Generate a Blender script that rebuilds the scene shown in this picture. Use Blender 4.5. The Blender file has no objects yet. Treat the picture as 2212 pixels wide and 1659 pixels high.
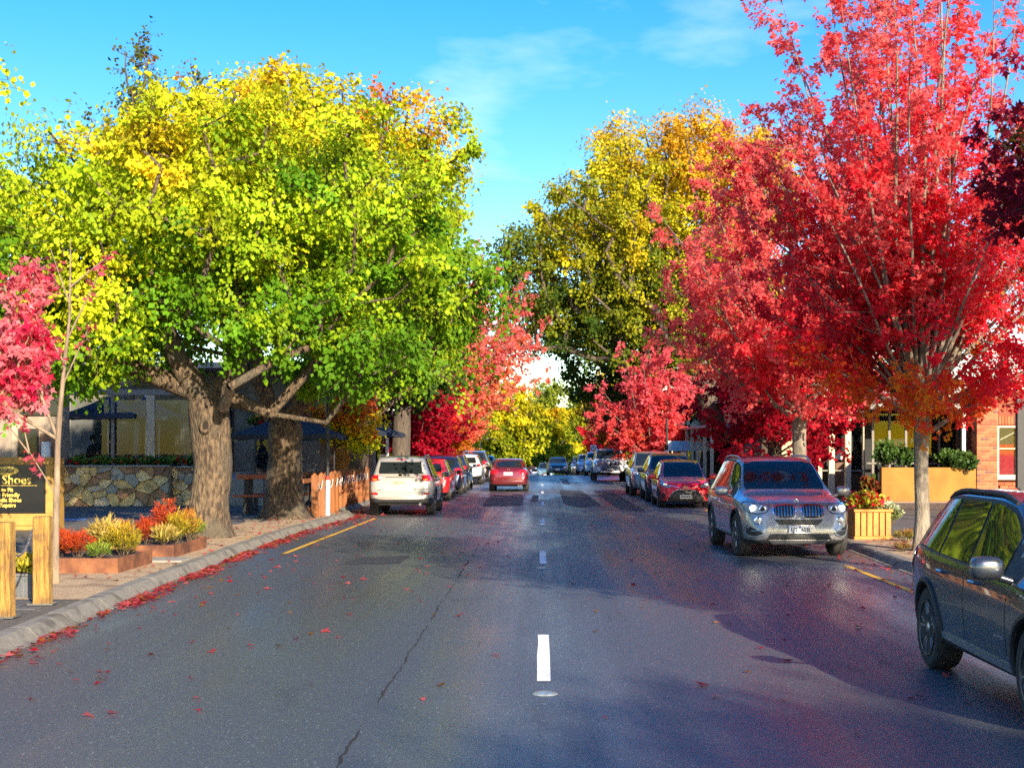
import bpy, bmesh, math, random
import numpy as np
from mathutils import Vector, Matrix, noise as mnoise
from mathutils.bvhtree import BVHTree
from mathutils.geometry import delaunay_2d_cdt

SC = bpy.context.scene
COL = SC.collection
R = math.radians

# ---------------------------------------------------------------- camera, sky, sun, exposure
cam_d = bpy.data.cameras.new("camera")
cam = bpy.data.objects.new("camera", cam_d)
COL.objects.link(cam)
cam.location = (0.0, 0.0, 1.92)
cam.rotation_euler = (R(90), 0, 0)
cam_d.sensor_width = 36.0
cam_d.lens = 50.45
cam_d.shift_x = -65.0 / 2212
cam_d.shift_y = 135.5 / 2212
cam_d.clip_start = 0.1
cam_d.clip_end = 4000
SC.camera = cam

SUN_EL, SUN_AZ = R(20), R(23)          # low morning sun behind the camera, to its right
to_sun = Vector((math.sin(SUN_AZ) * math.cos(SUN_EL), -math.cos(SUN_AZ) * math.cos(SUN_EL), math.sin(SUN_EL)))
world = bpy.data.worlds.new("World")
SC.world = world
world.use_nodes = True
wt = world.node_tree
wt.nodes.clear()
w_out = wt.nodes.new('ShaderNodeOutputWorld')
w_bg = wt.nodes.new('ShaderNodeBackground')
w_sky = wt.nodes.new('ShaderNodeTexSky')
w_sky.sky_type = 'NISHITA'
w_sky.sun_disc = False
w_sky.sun_elevation = SUN_EL
w_sky.sun_rotation = math.pi - SUN_AZ
w_sky.air_density = 1.0
w_sky.dust_density = 0.4
w_sky.ozone_density = 2.0
w_bg.inputs['Strength'].default_value = 0.108
w_hs = wt.nodes.new('ShaderNodeHueSaturation')
w_hs.inputs['Hue'].default_value = 0.514
w_hs.inputs['Saturation'].default_value = 1.53
w_hs.inputs['Value'].default_value = 1.0
wt.links.new(w_sky.outputs[0], w_hs.inputs['Color'])
# thin high cloud wisps
w_tc = wt.nodes.new('ShaderNodeTexCoord')
w_map = wt.nodes.new('ShaderNodeMapping')
w_map.inputs['Scale'].default_value = (2.2, 2.2, 7.0)
w_map.inputs['Location'].default_value = (0.30, 0.0, 0.98)
w_n = wt.nodes.new('ShaderNodeTexNoise')
w_n.inputs['Scale'].default_value = 1.5
w_n.inputs['Detail'].default_value = 7
w_n.inputs['Roughness'].default_value = 0.55
w_r = wt.nodes.new('ShaderNodeValToRGB')
w_r.color_ramp.elements[0].position = 0.56
w_r.color_ramp.elements[1].position = 0.80
w_r.color_ramp.elements[1].color = (0.45, 0.45, 0.45, 1)
w_mix = wt.nodes.new('ShaderNodeMix')
w_mix.data_type = 'RGBA'
w_mix.inputs[7].default_value = (6.2, 6.5, 7.0, 1)
wt.links.new(w_tc.outputs['Generated'], w_map.inputs['Vector'])
wt.links.new(w_map.outputs[0], w_n.inputs['Vector'])
wt.links.new(w_n.outputs['Fac'], w_r.inputs[0])
wt.links.new(w_r.outputs[0], w_mix.inputs[0])
wt.links.new(w_hs.outputs[0], w_mix.inputs[6])
wt.links.new(w_mix.outputs[2], w_bg.inputs['Color'])
wt.links.new(w_bg.outputs[0], w_out.inputs['Surface'])

sun_d = bpy.data.lights.new("sun", 'SUN')
sun_d.energy = 4.3
sun_d.angle = R(0.55)
sun_d.color = (1.0, 0.86, 0.66)
sun = bpy.data.objects.new("sun", sun_d)
sun.rotation_euler = (-to_sun).to_track_quat('-Z', 'Y').to_euler()
sun.location = (30, -60, 40)
COL.objects.link(sun)

SC.view_settings.view_transform = 'Standard'
SC.view_settings.look = 'None'
SC.view_settings.exposure = 1.42
SC.view_settings.gamma = 1.0
SC.view_settings.use_curve_mapping = False
SC.render.engine = 'CYCLES'
SC.cycles.use_denoising = False
SC.cycles.max_bounces = 6
SC.cycles.diffuse_bounces = 3
SC.cycles.use_adaptive_sampling = True
SC.cycles.adaptive_threshold = 0.015
SC.cycles.glossy_bounces = 4
SC.cycles.transmission_bounces = 6
SC.cycles.transparent_max_bounces = 8
SC.cycles.sample_clamp_indirect = 3.0

# ---------------------------------------------------------------- helpers
def gz(y):
    """height of the road along the street: level, then over a crest and down"""
    if y < 85: return 0.0
    if y < 150: return -((y - 85) ** 2) / 2530.0
    return -1.67 - 0.0514 * (y - 150) if y < 400 else -14.5

def tag(o, label=None, cat=None, group=None, kind=None):
    if label: o['label'] = label
    if cat: o['category'] = cat
    if group: o['group'] = group
    if kind: o['kind'] = kind
    return o

def empty(name, loc=(0, 0, 0), rz=0.0, label=None, cat=None, group=None, kind=None):
    o = bpy.data.objects.new(name, None)
    o.empty_display_size = 0.2
    o.location = loc
    o.rotation_euler = (0, 0, rz)
    COL.objects.link(o)
    return tag(o, label, cat, group, kind)

def link(name, me, mat=None, parent=None, loc=None, rot=None, objmat=False):
    o = bpy.data.objects.new(name, me)
    COL.objects.link(o)
    if parent: o.parent = parent
    if loc is not None: o.location = loc
    if rot is not None: o.rotation_euler = rot
    if mat is not None:
        if objmat:
            if not me.materials: me.materials.append(None)
            o.material_slots[0].link = 'OBJECT'
            o.material_slots[0].material = mat
        elif not me.materials: me.materials.append(mat)
    return o

class MB:
    """collects verts and faces for ONE mesh"""
    def __init__(s): s.v = []; s.f = []
    def add(s, vs, fs):
        b = len(s.v)
        s.v.extend([tuple(p) for p in vs]); s.f.extend([tuple(i + b for i in f) for f in fs])
        return s
    def box(s, x0, x1, y0, y1, z0, z1, bev=0.0):
        if bev <= 0:
            vs = [(x0,y0,z0),(x1,y0,z0),(x1,y1,z0),(x0,y1,z0),(x0,y0,z1),(x1,y0,z1),(x1,y1,z1),(x0,y1,z1)]
            return s.add(vs, [(3,2,1,0),(4,5,6,7),(0,1,5,4),(1,2,6,5),(2,3,7,6),(3,0,4,7)])
        b = bev
        vs = []
        for (z, i) in ((z0, b), (z0 + b, 0), (z1 - b, 0), (z1, b)):
            X0, X1, Y0, Y1 = x0 + i, x1 - i, y0 + i, y1 - i
            c = 0 if i else b
            if i: c = b * 0.6
            vs += [(X0+c,Y0,z),(X1-c,Y0,z),(X1,Y0+c,z),(X1,Y1-c,z),(X1-c,Y1,z),(X0+c,Y1,z),(X0,Y1-c,z),(X0,Y0+c,z)]
        fs = [tuple(range(7, -1, -1)), tuple(range(24, 32))]
        for k in range(3):
            for j in range(8):
                a = k * 8 + j; n = k * 8 + (j + 1) % 8
                fs.append((a, n, n + 8, a + 8))
        return s.add(vs, fs)
    def obox(s, c, sx, sy, sz, rz=0.0, rx=0.0, ry=0.0, bev=0.0):
        t = MB().box(-sx/2, sx/2, -sy/2, sy/2, -sz/2, sz/2, bev)
        m = Matrix.Translation(c) @ Matrix.Rotation(rz, 4, 'Z') @ Matrix.Rotation(rx, 4, 'X') @ Matrix.Rotation(ry, 4, 'Y')
        return s.add([m @ Vector(p) for p in t.v], t.f)
    def tube(s, pts, rad, n=8, cap=True):
        pts = [Vector(p) for p in pts]
        if not isinstance(rad, (list, tuple)): rad = [rad] * len(pts)
        vs = []; fs = []
        prev = None
        for i, p in enumerate(pts):
            d = (pts[min(i + 1, len(pts) - 1)] - pts[max(i - 1, 0)])
            if d.length < 1e-9: d = Vector((0, 0, 1))
            d.normalize()
            if prev is None:
                u = d.orthogonal().normalized()
            else:
                u = prev - d * prev.dot(d)
                u = u.normalized() if u.length > 1e-6 else d.orthogonal().normalized()
            prev = u
            w = d.cross(u)
            for k in range(n):
                a = 2 * math.pi * k / n
                vs.append(p + (u * math.cos(a) + w * math.sin(a)) * rad[i])
        for i in range(len(pts) - 1):
            for k in range(n):
                a = i * n + k; b = i * n + (k + 1) % n
                fs.append((a, b, b + n, a + n))
        if cap:
            fs.append(tuple(range(n - 1, -1, -1)))
            fs.append(tuple(range((len(pts) - 1) * n, len(pts) * n)))
        return s.add(vs, fs)
    def lathe(s, prof, n=24, axis='Z', c=(0, 0, 0)):
        vs = []; fs = []
        for (r, h) in prof:
            for k in range(n):
                a = 2 * math.pi * k / n
                if axis == 'Z': p = (c[0] + r * math.cos(a), c[1] + r * math.sin(a), c[2] + h)
                elif axis == 'X': p = (c[0] + h, c[1] + r * math.cos(a), c[2] + r * math.sin(a))
                else: p = (c[0] + r * math.sin(a), c[1] + h, c[2] + r * math.cos(a))
                vs.append(p)
        for i in range(len(prof) - 1):
            for k in range(n):
                a = i * n + k; b = i * n + (k + 1) % n
                fs.append((a, b, b + n, a + n))
        fs.append(tuple(range(n - 1, -1, -1)))
        fs.append(tuple(range((len(prof) - 1) * n, len(prof) * n)))
        return s.add(vs, fs)
    def prism(s, poly, z0, z1, plane='XY', inset=0.0, ih=0.0):
        """polygon in a plane, extruded; inset/ih give a worn, chamfered far face"""
        n = len(poly)
        cx = sum(p[0] for p in poly) / n; cy = sum(p[1] for p in poly) / n
        def P(a, b, h):
            return (a, b, h) if plane == 'XY' else ((a, h, b) if plane == 'XZ' else (h, a, b))
        vs = [P(a, b, z0) for a, b in poly]
        rings = 2
        if inset:
            vs += [P(a, b, z1 - ih) for a, b in poly]
            def shr(a, b):
                d = math.hypot(a - cx, b - cy) + 1e-9
                k = max(0.3, 1 - inset / d)
                return cx + (a - cx) * k, cy + (b - cy) * k
            vs += [P(*shr(a, b), z1) for a, b in poly]
            rings = 3
        else:
            vs += [P(a, b, z1) for a, b in poly]
        fs = [tuple(range(n - 1, -1, -1)), tuple(range((rings - 1) * n, rings * n))]
        for k in range(rings - 1):
            for j in range(n):
                a = k * n + j; b = k * n + (j + 1) % n
                fs.append((a, b, b + n, a + n))
        return s.add(vs, fs)
    def mesh(s, name, smooth=False, angle=35):
        me = bpy.data.meshes.new(name)
        me.from_pydata(s.v, [], s.f)
        me.validate()
        bm = bmesh.new(); bm.from_mesh(me)
        bmesh.ops.recalc_face_normals(bm, faces=bm.faces)
        if smooth:
            lim = R(angle)
            for f in bm.faces: f.smooth = True
            for e in bm.edges:
                if len(e.link_faces) == 2 and e.calc_face_angle(0) > lim: e.smooth = False
        bm.to_mesh(me); bm.free()
        return me
    def build(s, name, mat, parent=None, loc=None, rot=None, smooth=False, angle=35):
        return link(name, s.mesh(name, smooth, angle), mat, parent, loc, rot)

def copy_tree(o, parent=None):
    c = o.copy(); COL.objects.link(c)
    c.parent = parent
    for ch in [x for x in o.children]:
        copy_tree(ch, c)
    return c

# ---------------------------------------------------------------- materials
_M = {}
def nodes_of(name):
    m = bpy.data.materials.new(name); m.use_nodes = True
    nt = m.node_tree; nt.nodes.clear()
    out = nt.nodes.new('ShaderNodeOutputMaterial')
    b = nt.nodes.new('ShaderNodeBsdfPrincipled')
    nt.links.new(b.outputs[0], out.inputs[0])
    return m, nt, b, out

def mat(name, c, rough=0.6, c2=None, scale=4.0, metal=0.0, bump=0.0, bscale=None, coat=0.0, spec=0.5, stretch=(1, 1, 1),
        detail=6.0, contrast=(0.35, 0.65), emit=0.0, ior=None, rvar=0.0, c3=None, s3=1.0, bdist=0.02):
    if name in _M: return _M[name]
    m, nt, b, out = nodes_of(name)
    L = nt.links.new
    b.inputs['Roughness'].default_value = rough
    b.inputs['Metallic'].default_value = metal
    b.inputs['Specular IOR Level'].default_value = spec
    if ior: b.inputs['IOR'].default_value = ior
    b.inputs['Coat Weight'].default_value = coat
    b.inputs['Coat Roughness'].default_value = 0.04
    b.inputs['Base Color'].default_value = (*c, 1)
    if emit:
        b.inputs['Emission Color'].default_value = (*c, 1)
        b.inputs['Emission Strength'].default_value = emit
    if c2 is not None or bump or rvar:
        tc = nt.nodes.new('ShaderNodeTexCoord')
        mp = nt.nodes.new('ShaderNodeMapping')
        mp.inputs['Scale'].default_value = stretch
        L(tc.outputs['Object'], mp.inputs['Vector'])
        n = nt.nodes.new('ShaderNodeTexNoise')
        n.inputs['Scale'].default_value = scale
        n.inputs['Detail'].default_value = detail
        n.inputs['Roughness'].default_value = 0.6
        L(mp.outputs[0], n.inputs['Vector'])
        if c2 is not None:
            rp = nt.nodes.new('ShaderNodeValToRGB')
            rp.color_ramp.elements[0].position = contrast[0]
            rp.color_ramp.elements[1].position = contrast[1]
            rp.color_ramp.elements[0].color = (*c, 1)
            rp.color_ramp.elements[1].color = (*c2, 1)
            L(n.outputs['Fac'], rp.inputs[0])
            src = rp.outputs[0]
            if c3 is not None:
                n3 = nt.nodes.new('ShaderNodeTexNoise'); n3.inputs['Scale'].default_value = s3; n3.inputs['Detail'].default_value = 4
                L(tc.outputs['Object'], n3.inputs['Vector'])
                r3 = nt.nodes.new('ShaderNodeValToRGB')
                r3.color_ramp.elements[0].position = 0.5; r3.color_ramp.elements[1].position = 0.68
                L(n3.outputs['Fac'], r3.inputs[0])
                mx = nt.nodes.new('ShaderNodeMix'); mx.data_type = 'RGBA'
                L(r3.outputs[0], mx.inputs[0]); L(src, mx.inputs[6]); mx.inputs[7].default_value = (*c3, 1)
                src = mx.outputs[2]
            L(src, b.inputs['Base Color'])
        if rvar:
            mr = nt.nodes.new('ShaderNodeMapRange')
            mr.inputs[3].default_value = max(0.02, rough - rvar); mr.inputs[4].default_value = min(1, rough + rvar)
            L(n.outputs['Fac'], mr.inputs[0]); L(mr.outputs[0], b.inputs['Roughness'])
        if bump:
            nb = nt.nodes.new('ShaderNodeTexNoise')
            nb.inputs['Scale'].default_value = bscale or scale * 4
            nb.inputs['Detail'].default_value = 5
            L(mp.outputs[0], nb.inputs['Vector'])
            bp = nt.nodes.new('ShaderNodeBump')
            bp.inputs['Strength'].default_value = bump
            bp.inputs['Distance'].default_value = bdist
            L(nb.outputs['Fac'], bp.inputs['Height'])
            L(bp.outputs[0], b.inputs['Normal'])
    _M[name] = m
    return m

def leaf_mat(name, transl=0.42, rough=0.5, gloss=0.25):
    """leaf colour is stored per leaf; leaves let light through"""
    if name in _M: return _M[name]
    m, nt, b, out = nodes_of(name)
    L = nt.links.new
    at = nt.nodes.new('ShaderNodeAttribute'); at.attribute_name = 'leaf_colour'
    L(at.outputs['Color'], b.inputs['Base Color'])
    b.inputs['Roughness'].default_value = rough
    b.inputs['Specular IOR Level'].default_value = gloss
    tr = nt.nodes.new('ShaderNodeBsdfTranslucent')
    L(at.outputs['Color'], tr.inputs['Color'])
    mx = nt.nodes.new('ShaderNodeMixShader')
    mx.inputs[0].default_value = transl
    L(b.outputs[0], mx.inputs[1]); L(tr.outputs[0], mx.inputs[2])
    L(mx.outputs[0], out.inputs[0])
    _M[name] = m
    return m

def text_mesh(s, size, depth=0.002, bold=0.0, align='CENTER', shear=0.0, space=1.0):
    cu = bpy.data.curves.new('lettering', 'FONT')
    cu.body = s; cu.size = size; cu.extrude = depth; cu.offset = bold
    cu.align_x = align; cu.align_y = 'CENTER'; cu.shear = shear; cu.space_character = space
    cu.resolution_u = 2
    o = bpy.data.objects.new('lettering', cu)
    COL.objects.link(o)
    dg = bpy.context.evaluated_depsgraph_get()
    me = bpy.data.meshes.new_from_object(o.evaluated_get(dg))
    bpy.data.objects.remove(o); bpy.data.curves.remove(cu)
    return me
# ---------------------------------------------------------------- ground, road, kerbs, footpaths
def pchip_x(pts, y):
    for (x0, y0), (x1, y1) in zip(pts, pts[1:]):
        if y <= y1:
            t = max(0.0, (y - y0) / (y1 - y0))
            t = t * t * (3 - 2 * t) * 0.5 + t * 0.5
            return x0 + (x1 - x0) * t
    return pts[-1][0]
KL = [(-4.75, -60), (-4.8, 5), (-4.95, 13), (-5.22, 20.2), (-5.38, 26.5), (-5.4, 32), (-5.25, 36.5), (-5.12, 38.8), (-5.25, 40.2), (-5.7, 41.6), (-5.75, 46), (-5.75, 400)]
KR = [(5.5, -60), (5.5, 16), (5.55, 21.6), (5.68, 26.5), (5.65, 34), (5.6, 44), (5.6, 400)]
kl = lambda y: pchip_x(KL, y)
kr = lambda y: pchip_x(KR, y)
YS = sorted(set([-60, -40, -20, 0] + [5 + 0.75 * i for i in range(60)] + [50 + 2.5 * i for i in range(70)] + [240, 300, 400]))

def strip(name, xa, xb, ys, z, m, nx=6, kind='structure'):
    """a sheet that follows the street between two edge curves"""
    v = []; f = []
    for y in ys:
        a, b = xa(y), xb(y)
        for i in range(nx + 1):
            v.append((a + (b - a) * i / nx, y, gz(y) + z))
    for j in range(len(ys) - 1):
        for i in range(nx):
            a = j * (nx + 1) + i
            f.append((a, a + 1, a + nx + 2, a + nx + 1))
    me = bpy.data.meshes.new(name); me.from_pydata(v, [], f)
    o = link(name, me, m)
    if kind: o['kind'] = kind
    return o

def asphalt(name, base, rough_dry, rough_wet, wet, sheen=0.5, warm=(0, 0, 0)):
    m, nt, b, out = nodes_of(name)
    L = nt.links.new
    tc = nt.nodes.new('ShaderNodeTexCoord')
    def noise(scale, detail=5, stretch=(1, 1, 1), rough=0.6, loc=(0, 0, 0)):
        mp = nt.nodes.new('ShaderNodeMapping'); mp.inputs['Scale'].default_value = stretch; mp.inputs['Location'].default_value = loc
        L(tc.outputs['Object'], mp.inputs[0])
        n = nt.nodes.new('ShaderNodeTexNoise'); n.inputs['Scale'].default_value = scale; n.inputs['Detail'].default_value = detail
        n.inputs['Roughness'].default_value = rough
        L(mp.outputs[0], n.inputs[0]); return n.outputs['Fac']
    def ramp(src, p0, p1, c0=(0, 0, 0, 1), c1=(1, 1, 1, 1)):
        r = nt.nodes.new('ShaderNodeValToRGB')
        r.color_ramp.elements[0].position = p0; r.color_ramp.elements[1].position = p1
        r.color_ramp.elements[0].color = c0; r.color_ramp.elements[1].color = c1
        L(src, r.inputs[0]); return r.outputs[0]
    def mix(fac, a, c, typ='MIX'):
        x = nt.nodes.new('ShaderNodeMix'); x.data_type = 'RGBA'; x.blend_type = typ
        if isinstance(fac, float): x.inputs[0].default_value = fac
        else: L(fac, x.inputs[0])
        for s, i in ((a, 6), (c, 7)):
            if isinstance(s, tuple): x.inputs[i].default_value = (*s, 1)
            else: L(s, x.inputs[i])
        return x.outputs[2]
    grit = noise(46, 4, (1, .35, 1), rough=0.8)
    chips = ramp(noise(38, 3, (1, .32, 1), rough=0.85), 0.60, 0.70)
    blot = noise(0.35, 6, (1.0, 0.22, 1))
    lanes = noise(0.9, 4, (1.0, 0.02, 1), loc=(3.1, 0, 0))
    c = mix(grit, tuple(x * 0.30 for x in base), tuple(x * 1.75 for x in base))
    c = mix(ramp(blot, 0.38, 0.66), c, mix(0.5, c, tuple(x * 0.55 for x in base)))
    c = mix(ramp(lanes, 0.42, 0.62), c, mix(0.45, c, tuple(x * 0.5 for x in base)))
    c = mix(ramp(noise(0.8, 6, (1, .5, 1), loc=(9, 3, 0)), 0.62, 0.70), c, mix(0.5, c, tuple(x * 0.35 for x in base)))
    c = mix(chips, c, tuple(x * 3.2 + 0.03 for x in base))
    L(c, b.inputs['Base Color'])
    w = nt.nodes.new('ShaderNodeMath'); w.operation = 'MULTIPLY_ADD'
    L(lanes, w.inputs[0]); w.inputs[1].default_value = 0.6
    bl = nt.nodes.new('ShaderNodeMath'); bl.operation = 'MULTIPLY'; L(blot, bl.inputs[0]); bl.inputs[1].default_value = 0.6
    L(bl.outputs[0], w.inputs[2])
    wr = ramp(w.outputs[0], wet, wet + 0.16)
    mr = nt.nodes.new('ShaderNodeMapRange'); mr.inputs[3].default_value = rough_wet; mr.inputs[4].default_value = rough_dry
    L(wr, mr.inputs[0]); L(mr.outputs[0], b.inputs['Roughness'])
    b.inputs['Specular IOR Level'].default_value = sheen
    bp = nt.nodes.new('ShaderNodeBump'); bp.inputs['Strength'].default_value = 0.35; bp.inputs['Distance'].default_value = 0.006
    L(grit, bp.inputs['Height'])
    bs = nt.nodes.new('ShaderNodeMapRange'); bs.inputs[3].default_value = 0.3; bs.inputs[4].default_value = 0.6
    L(wr, bs.inputs[0]); L(bs.outputs[0], bp.inputs['Strength'])
    L(bp.outputs[0], b.inputs['Normal'])
    return m

M_road = asphalt('wet_asphalt', (0.084, 0.090, 0.102), 0.50, 0.28, 0.50, 0.85)
M_patch = asphalt('repair_asphalt', (0.045, 0.046, 0.050), 0.65, 0.5, 0.3, 0.4)
M_path = asphalt('footpath_asphalt', (0.145, 0.13, 0.11), 0.8, 0.6, 0.35, 0.3)
M_ground = mat('earth', (0.10, 0.085, 0.06), 0.95, (0.06, 0.06, 0.035), 0.4)
M_soil = mat('granitic_sand', (0.36, 0.24, 0.135), 0.95, (0.54, 0.39, 0.23), 9, bump=0.7, bscale=60, c3=(0.25, 0.16, 0.09), s3=1.6)
M_kerb = mat('kerb_concrete', (0.17, 0.155, 0.13), 0.9, (0.25, 0.23, 0.19), 16, bump=0.6, bscale=60, c3=(0.10, 0.09, 0.072), s3=3.2, bdist=.008)
M_paver = mat('bluestone_paver', (0.085, 0.085, 0.09), 0.7, (0.13, 0.125, 0.12), 6, bump=0.3, bscale=50)
M_white = mat('road_paint_white', (0.88, 0.88, 0.86), 0.6, (0.66, 0.66, 0.65), 22, bump=0.3, bscale=120, contrast=(0.5, 0.78))
M_yellow = mat('road_paint_yellow', (0.75, 0.42, 0.03), 0.6, (0.45, 0.27, 0.05), 14, bump=0.3, bscale=120, contrast=(0.45, 0.8))

g = MB()
gy = [-300, -60, 0, 85] + list(range(90, 400, 10)) + [400, 900, 3000]
for y in gy:
    g.v += [(-1500, y, gz(y) - 0.16), (-30, y, gz(y) - 0.16), (30, y, gz(y) - 0.16), (1500, y, gz(y) - 0.16)]
for j in range(len(gy) - 1):
    for i in range(3):
        a = j * 4 + i; g.f.append((a, a + 1, a + 5, a + 4))
tag(g.build('ground', M_ground), kind='structure')

road = strip('road', lambda y: kl(y) - 0.05, lambda y: kr(y) + 0.05, YS, 0.0, M_road, 8)
strip('footpath_left', lambda y: -40.0, lambda y: kl(y) - 0.22, YS, 0.118, M_path, 8)
strip('footpath_right', lambda y: kr(y) + 0.22, lambda y: 40.0, YS, 0.118, M_path, 8)
ys_v = [16.9 + 0.5 * i for i in range(46)]
strip('verge_left', lambda y: kl(y) - 1.75 + 0.12 * math.sin(y * 1.7) - 0.5 * max(0, 1 - abs(y - 36.5) / 3), lambda y: kl(y) - 0.225, ys_v, 0.124, M_soil, 5)
strip('verge_right', lambda y: kr(y) + 0.225, lambda y: kr(y) + 1.45 + 0.1 * math.sin(y * 2.1), [18 + 0.5 * i for i in range(60)], 0.124, M_soil, 5)

# rolled kerbs: every kerb stone that can be told apart is a piece of its own
def kerb_piece(side, k, y0, y1, n, parent, name='kerb_stone'):
    prof = [(0.0, -0.02), (0.0, 0.010), (0.06, 0.022), (0.11, 0.075), (0.15, 0.112), (0.18, 0.127), (0.33, 0.128), (0.335, 0.05)]
    v = []; f = []; m = len(prof)
    jit = random.uniform(-0.003, 0.003)
    for i in range(n + 1):
        y = y0 + (y1 - y0) * i / n
        for (dx, z) in prof:
            v.append((k(y) + side * (dx + jit - 0.02), y, gz(y) + z + (jit if z > 0.05 else 0)))
    for i in range(n):
        for j in range(m - 1):
            a = i * m + j; f.append((a, a + 1, a + m + 1, a + m))
    f.append(tuple(range(m))); f.append(tuple(range(n * m, n * m + m)))
    b = MB(); b.v = v; b.f = f
    return b.build(name, M_kerb, parent, smooth=True, angle=24)
random.seed(3)
for side, k, nm, ya, yb in ((-1, kl, 'kerb_left', 8.0, 46.0), (1, kr, 'kerb_right', 18.0, 46.0)):
    e = empty(nm, (0, 0, 0), kind='structure')
    y = ya
    while y < yb:
        ln = random.choice((0.9, 1.2, 1.2, 1.5))
        kerb_piece(side, k, y + 0.013, y + ln - 0.013, 4, e)
        y += ln
    kerb_piece(side, k, -60, ya, 20, e, 'kerb_run')
    kerb_piece(side, k, y, 400, 90, e, 'kerb_run')

# paint: dashes on the centre line, yellow no-standing lines, raised markers
def decal(name, poly, m, z=0.005, label=None, group=None):
    b = MB(); b.add([(x, y, gz(y) + z) for x, y in poly], [tuple(range(len(poly)))])
    o = b.build(name, m); o['kind'] = 'structure'
    return o
random.seed(5)
y = 11.75; n = 0
while y < 128:
    w = 0.055
    pts = [(0.012 - w + random.uniform(-.004, .004), y), (0.012 + w + random.uniform(-.004, .004), y)]
    for t in (0.25, 0.5, 0.75): pts.append((0.012 + w + random.uniform(-.005, .005), y + 2.9 * t))
    pts += [(0.012 + w, y + 2.9), (0.012 - w, y + 2.9)]
    for t in (0.75, 0.5, 0.25): pts.append((0.012 - w + random.uniform(-.005, .005), y + 2.9 * t))
    decal('lane_marking', pts, M_white)
    y += 11.75
def line(xa, ya, xb, yb, w, m, name):
    decal(name, [(xa, ya), (xa + w, ya), (xb + w, yb), (xb, yb)], m)
line(-4.68, 25.8, -4.52, 38.6, 0.10, M_yellow, 'yellow_line')
line(4.86, 15.2, 4.86, 23.2, 0.10, M_yellow, 'yellow_line')
line(4.92, 38.0, 4.92, 43.6, 0.10, M_yellow, 'yellow_line')
# asphalt repairs
for poly in ([(-2.05, 57), (-0.75, 57.6), (-0.62, 46.5), (-1.95, 45.8)], [(0.75, 64), (1.75, 62.5), (1.95, 47.0), (1.15, 45.2), (0.72, 48)],
             [(2.2, 62), (3.0, 60), (3.1, 42), (2.35, 44)], [(-0.35, 57), (-0.14, 57), (-0.16, 50), (-0.42, 50)],
             [(-3.25, 23.4), (-2.35, 23.6), (-2.3, 25.2), (-3.2, 25.0)], [(1.0, 88), (1.5, 86), (1.45, 72), (1.1, 74)]):
    pp = []
    for i in range(len(poly)):
        a, b_ = poly[i], poly[(i + 1) % len(poly)]
        for q in range(12):
            t = (q + .5) / 12
            t2 = .06 + .88 * t
            pp.append((a[0] + (b_[0] - a[0]) * t2 + .035 * mnoise.noise((i * 3.1 + t * 5, 2.2, a[1])), a[1] + (b_[1] - a[1]) * t2 + .25 * mnoise.noise((i * 5.1, t * 5, a[0]))))
    decal('asphalt_patch', pp, M_patch, 0.004)
# the long seam between two pours, opened into a ragged crack
M_crack = mat('crack_dark', (0.012, 0.012, 0.013), 0.95)  # near-black colour of the open seam
c = MB(); pl = []; pr = []
for i in range(260):
    y = 8.0 + i * 0.09
    x = -1.235 + 0.02 * mnoise.noise((y * 0.9, 0.3, 0)) + 0.022 * mnoise.noise((y * 5, 1.3, 0)) + 0.012 * mnoise.noise((y * 17, 4.3, 0))
    w = max(0.0, 0.013 * (0.25 + mnoise.noise((y * 1.3, 7.7, 0)) + .6 * mnoise.noise((y * 7.3, 1.7, 0))))
    pl.append((x - w, y, 0.004)); pr.append((x + w, y, 0.004))
c.v = pl + pr; nn = len(pl)
c.f = [(i, nn + i, nn + i + 1, i + 1) for i in range(nn - 1)]
tag(c.build('asphalt_crack', M_crack), kind='structure')
M_rpm = mat('road_marker_glass', (0.26, 0.30, 0.31), 0.3, (0.16, 0.19, 0.20), 20, coat=0.5)
for i, (x, y) in enumerate(((0.02, 11.15), (0.0, 22.6))):
    b = MB().lathe([(0.105, 0.0), (0.10, 0.006), (0.085, 0.013), (0.04, 0.017)], 18)
    o = b.build('road_marker', M_rpm, loc=(x, y, 0.002), smooth=True)
    tag(o, ('round pale raised marker on the road nearest the camera, below the first dash', 'small round raised marker on the road just before the second white dash')[i], 'road marker', 'raised markers on the centre line')

# bluestone paving by the timber posts
pv = empty('paving', (0, 0, 0.118), kind='structure')
pm = MB().box(-0.295, 0.295, -0.145, 0.145, 0, 0.012, 0.004).mesh('paver')
random.seed(8)
for r in range(20):
    for q in range(6):
        x = -8.6 + q * 0.6 + (0.3 if r % 2 else 0); y = 10.9 + r * 0.3
        if x + 0.31 > kl(y) - 0.38 or x + 0.31 > kl(y + .2) - .38: continue
        link('paver', pm, M_paver, pv, (x, y, random.uniform(-0.003, 0.003)), (0, 0, random.uniform(-.006, .006)))
# flat stepping slab and the blue bay paint on the path
M_slab = mat('grey_slab', (0.33, 0.30, 0.25), 0.85, (0.24, 0.22, 0.19), 6, bump=0.3, bscale=40)
tag(MB().box(-6.25, -5.62, 22.35, 23.1, 0.1, 0.15, 0.01).build('step_slab', M_slab), 'flat grey stepping slab between the two rusty planter boxes', 'slab')
M_blue = mat('blue_paint', (0.10, 0.22, 0.50), 0.6, (0.14, 0.26, 0.46), 8)
o = MB().add([(-11.9, 34.9, 0.124), (-11.2, 35.1, 0.124), (-11.4, 36.0, 0.124), (-12.1, 35.8, 0.124)], [(0, 1, 2, 3)]).build('path_marking', M_blue); o['kind'] = 'structure'
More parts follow.
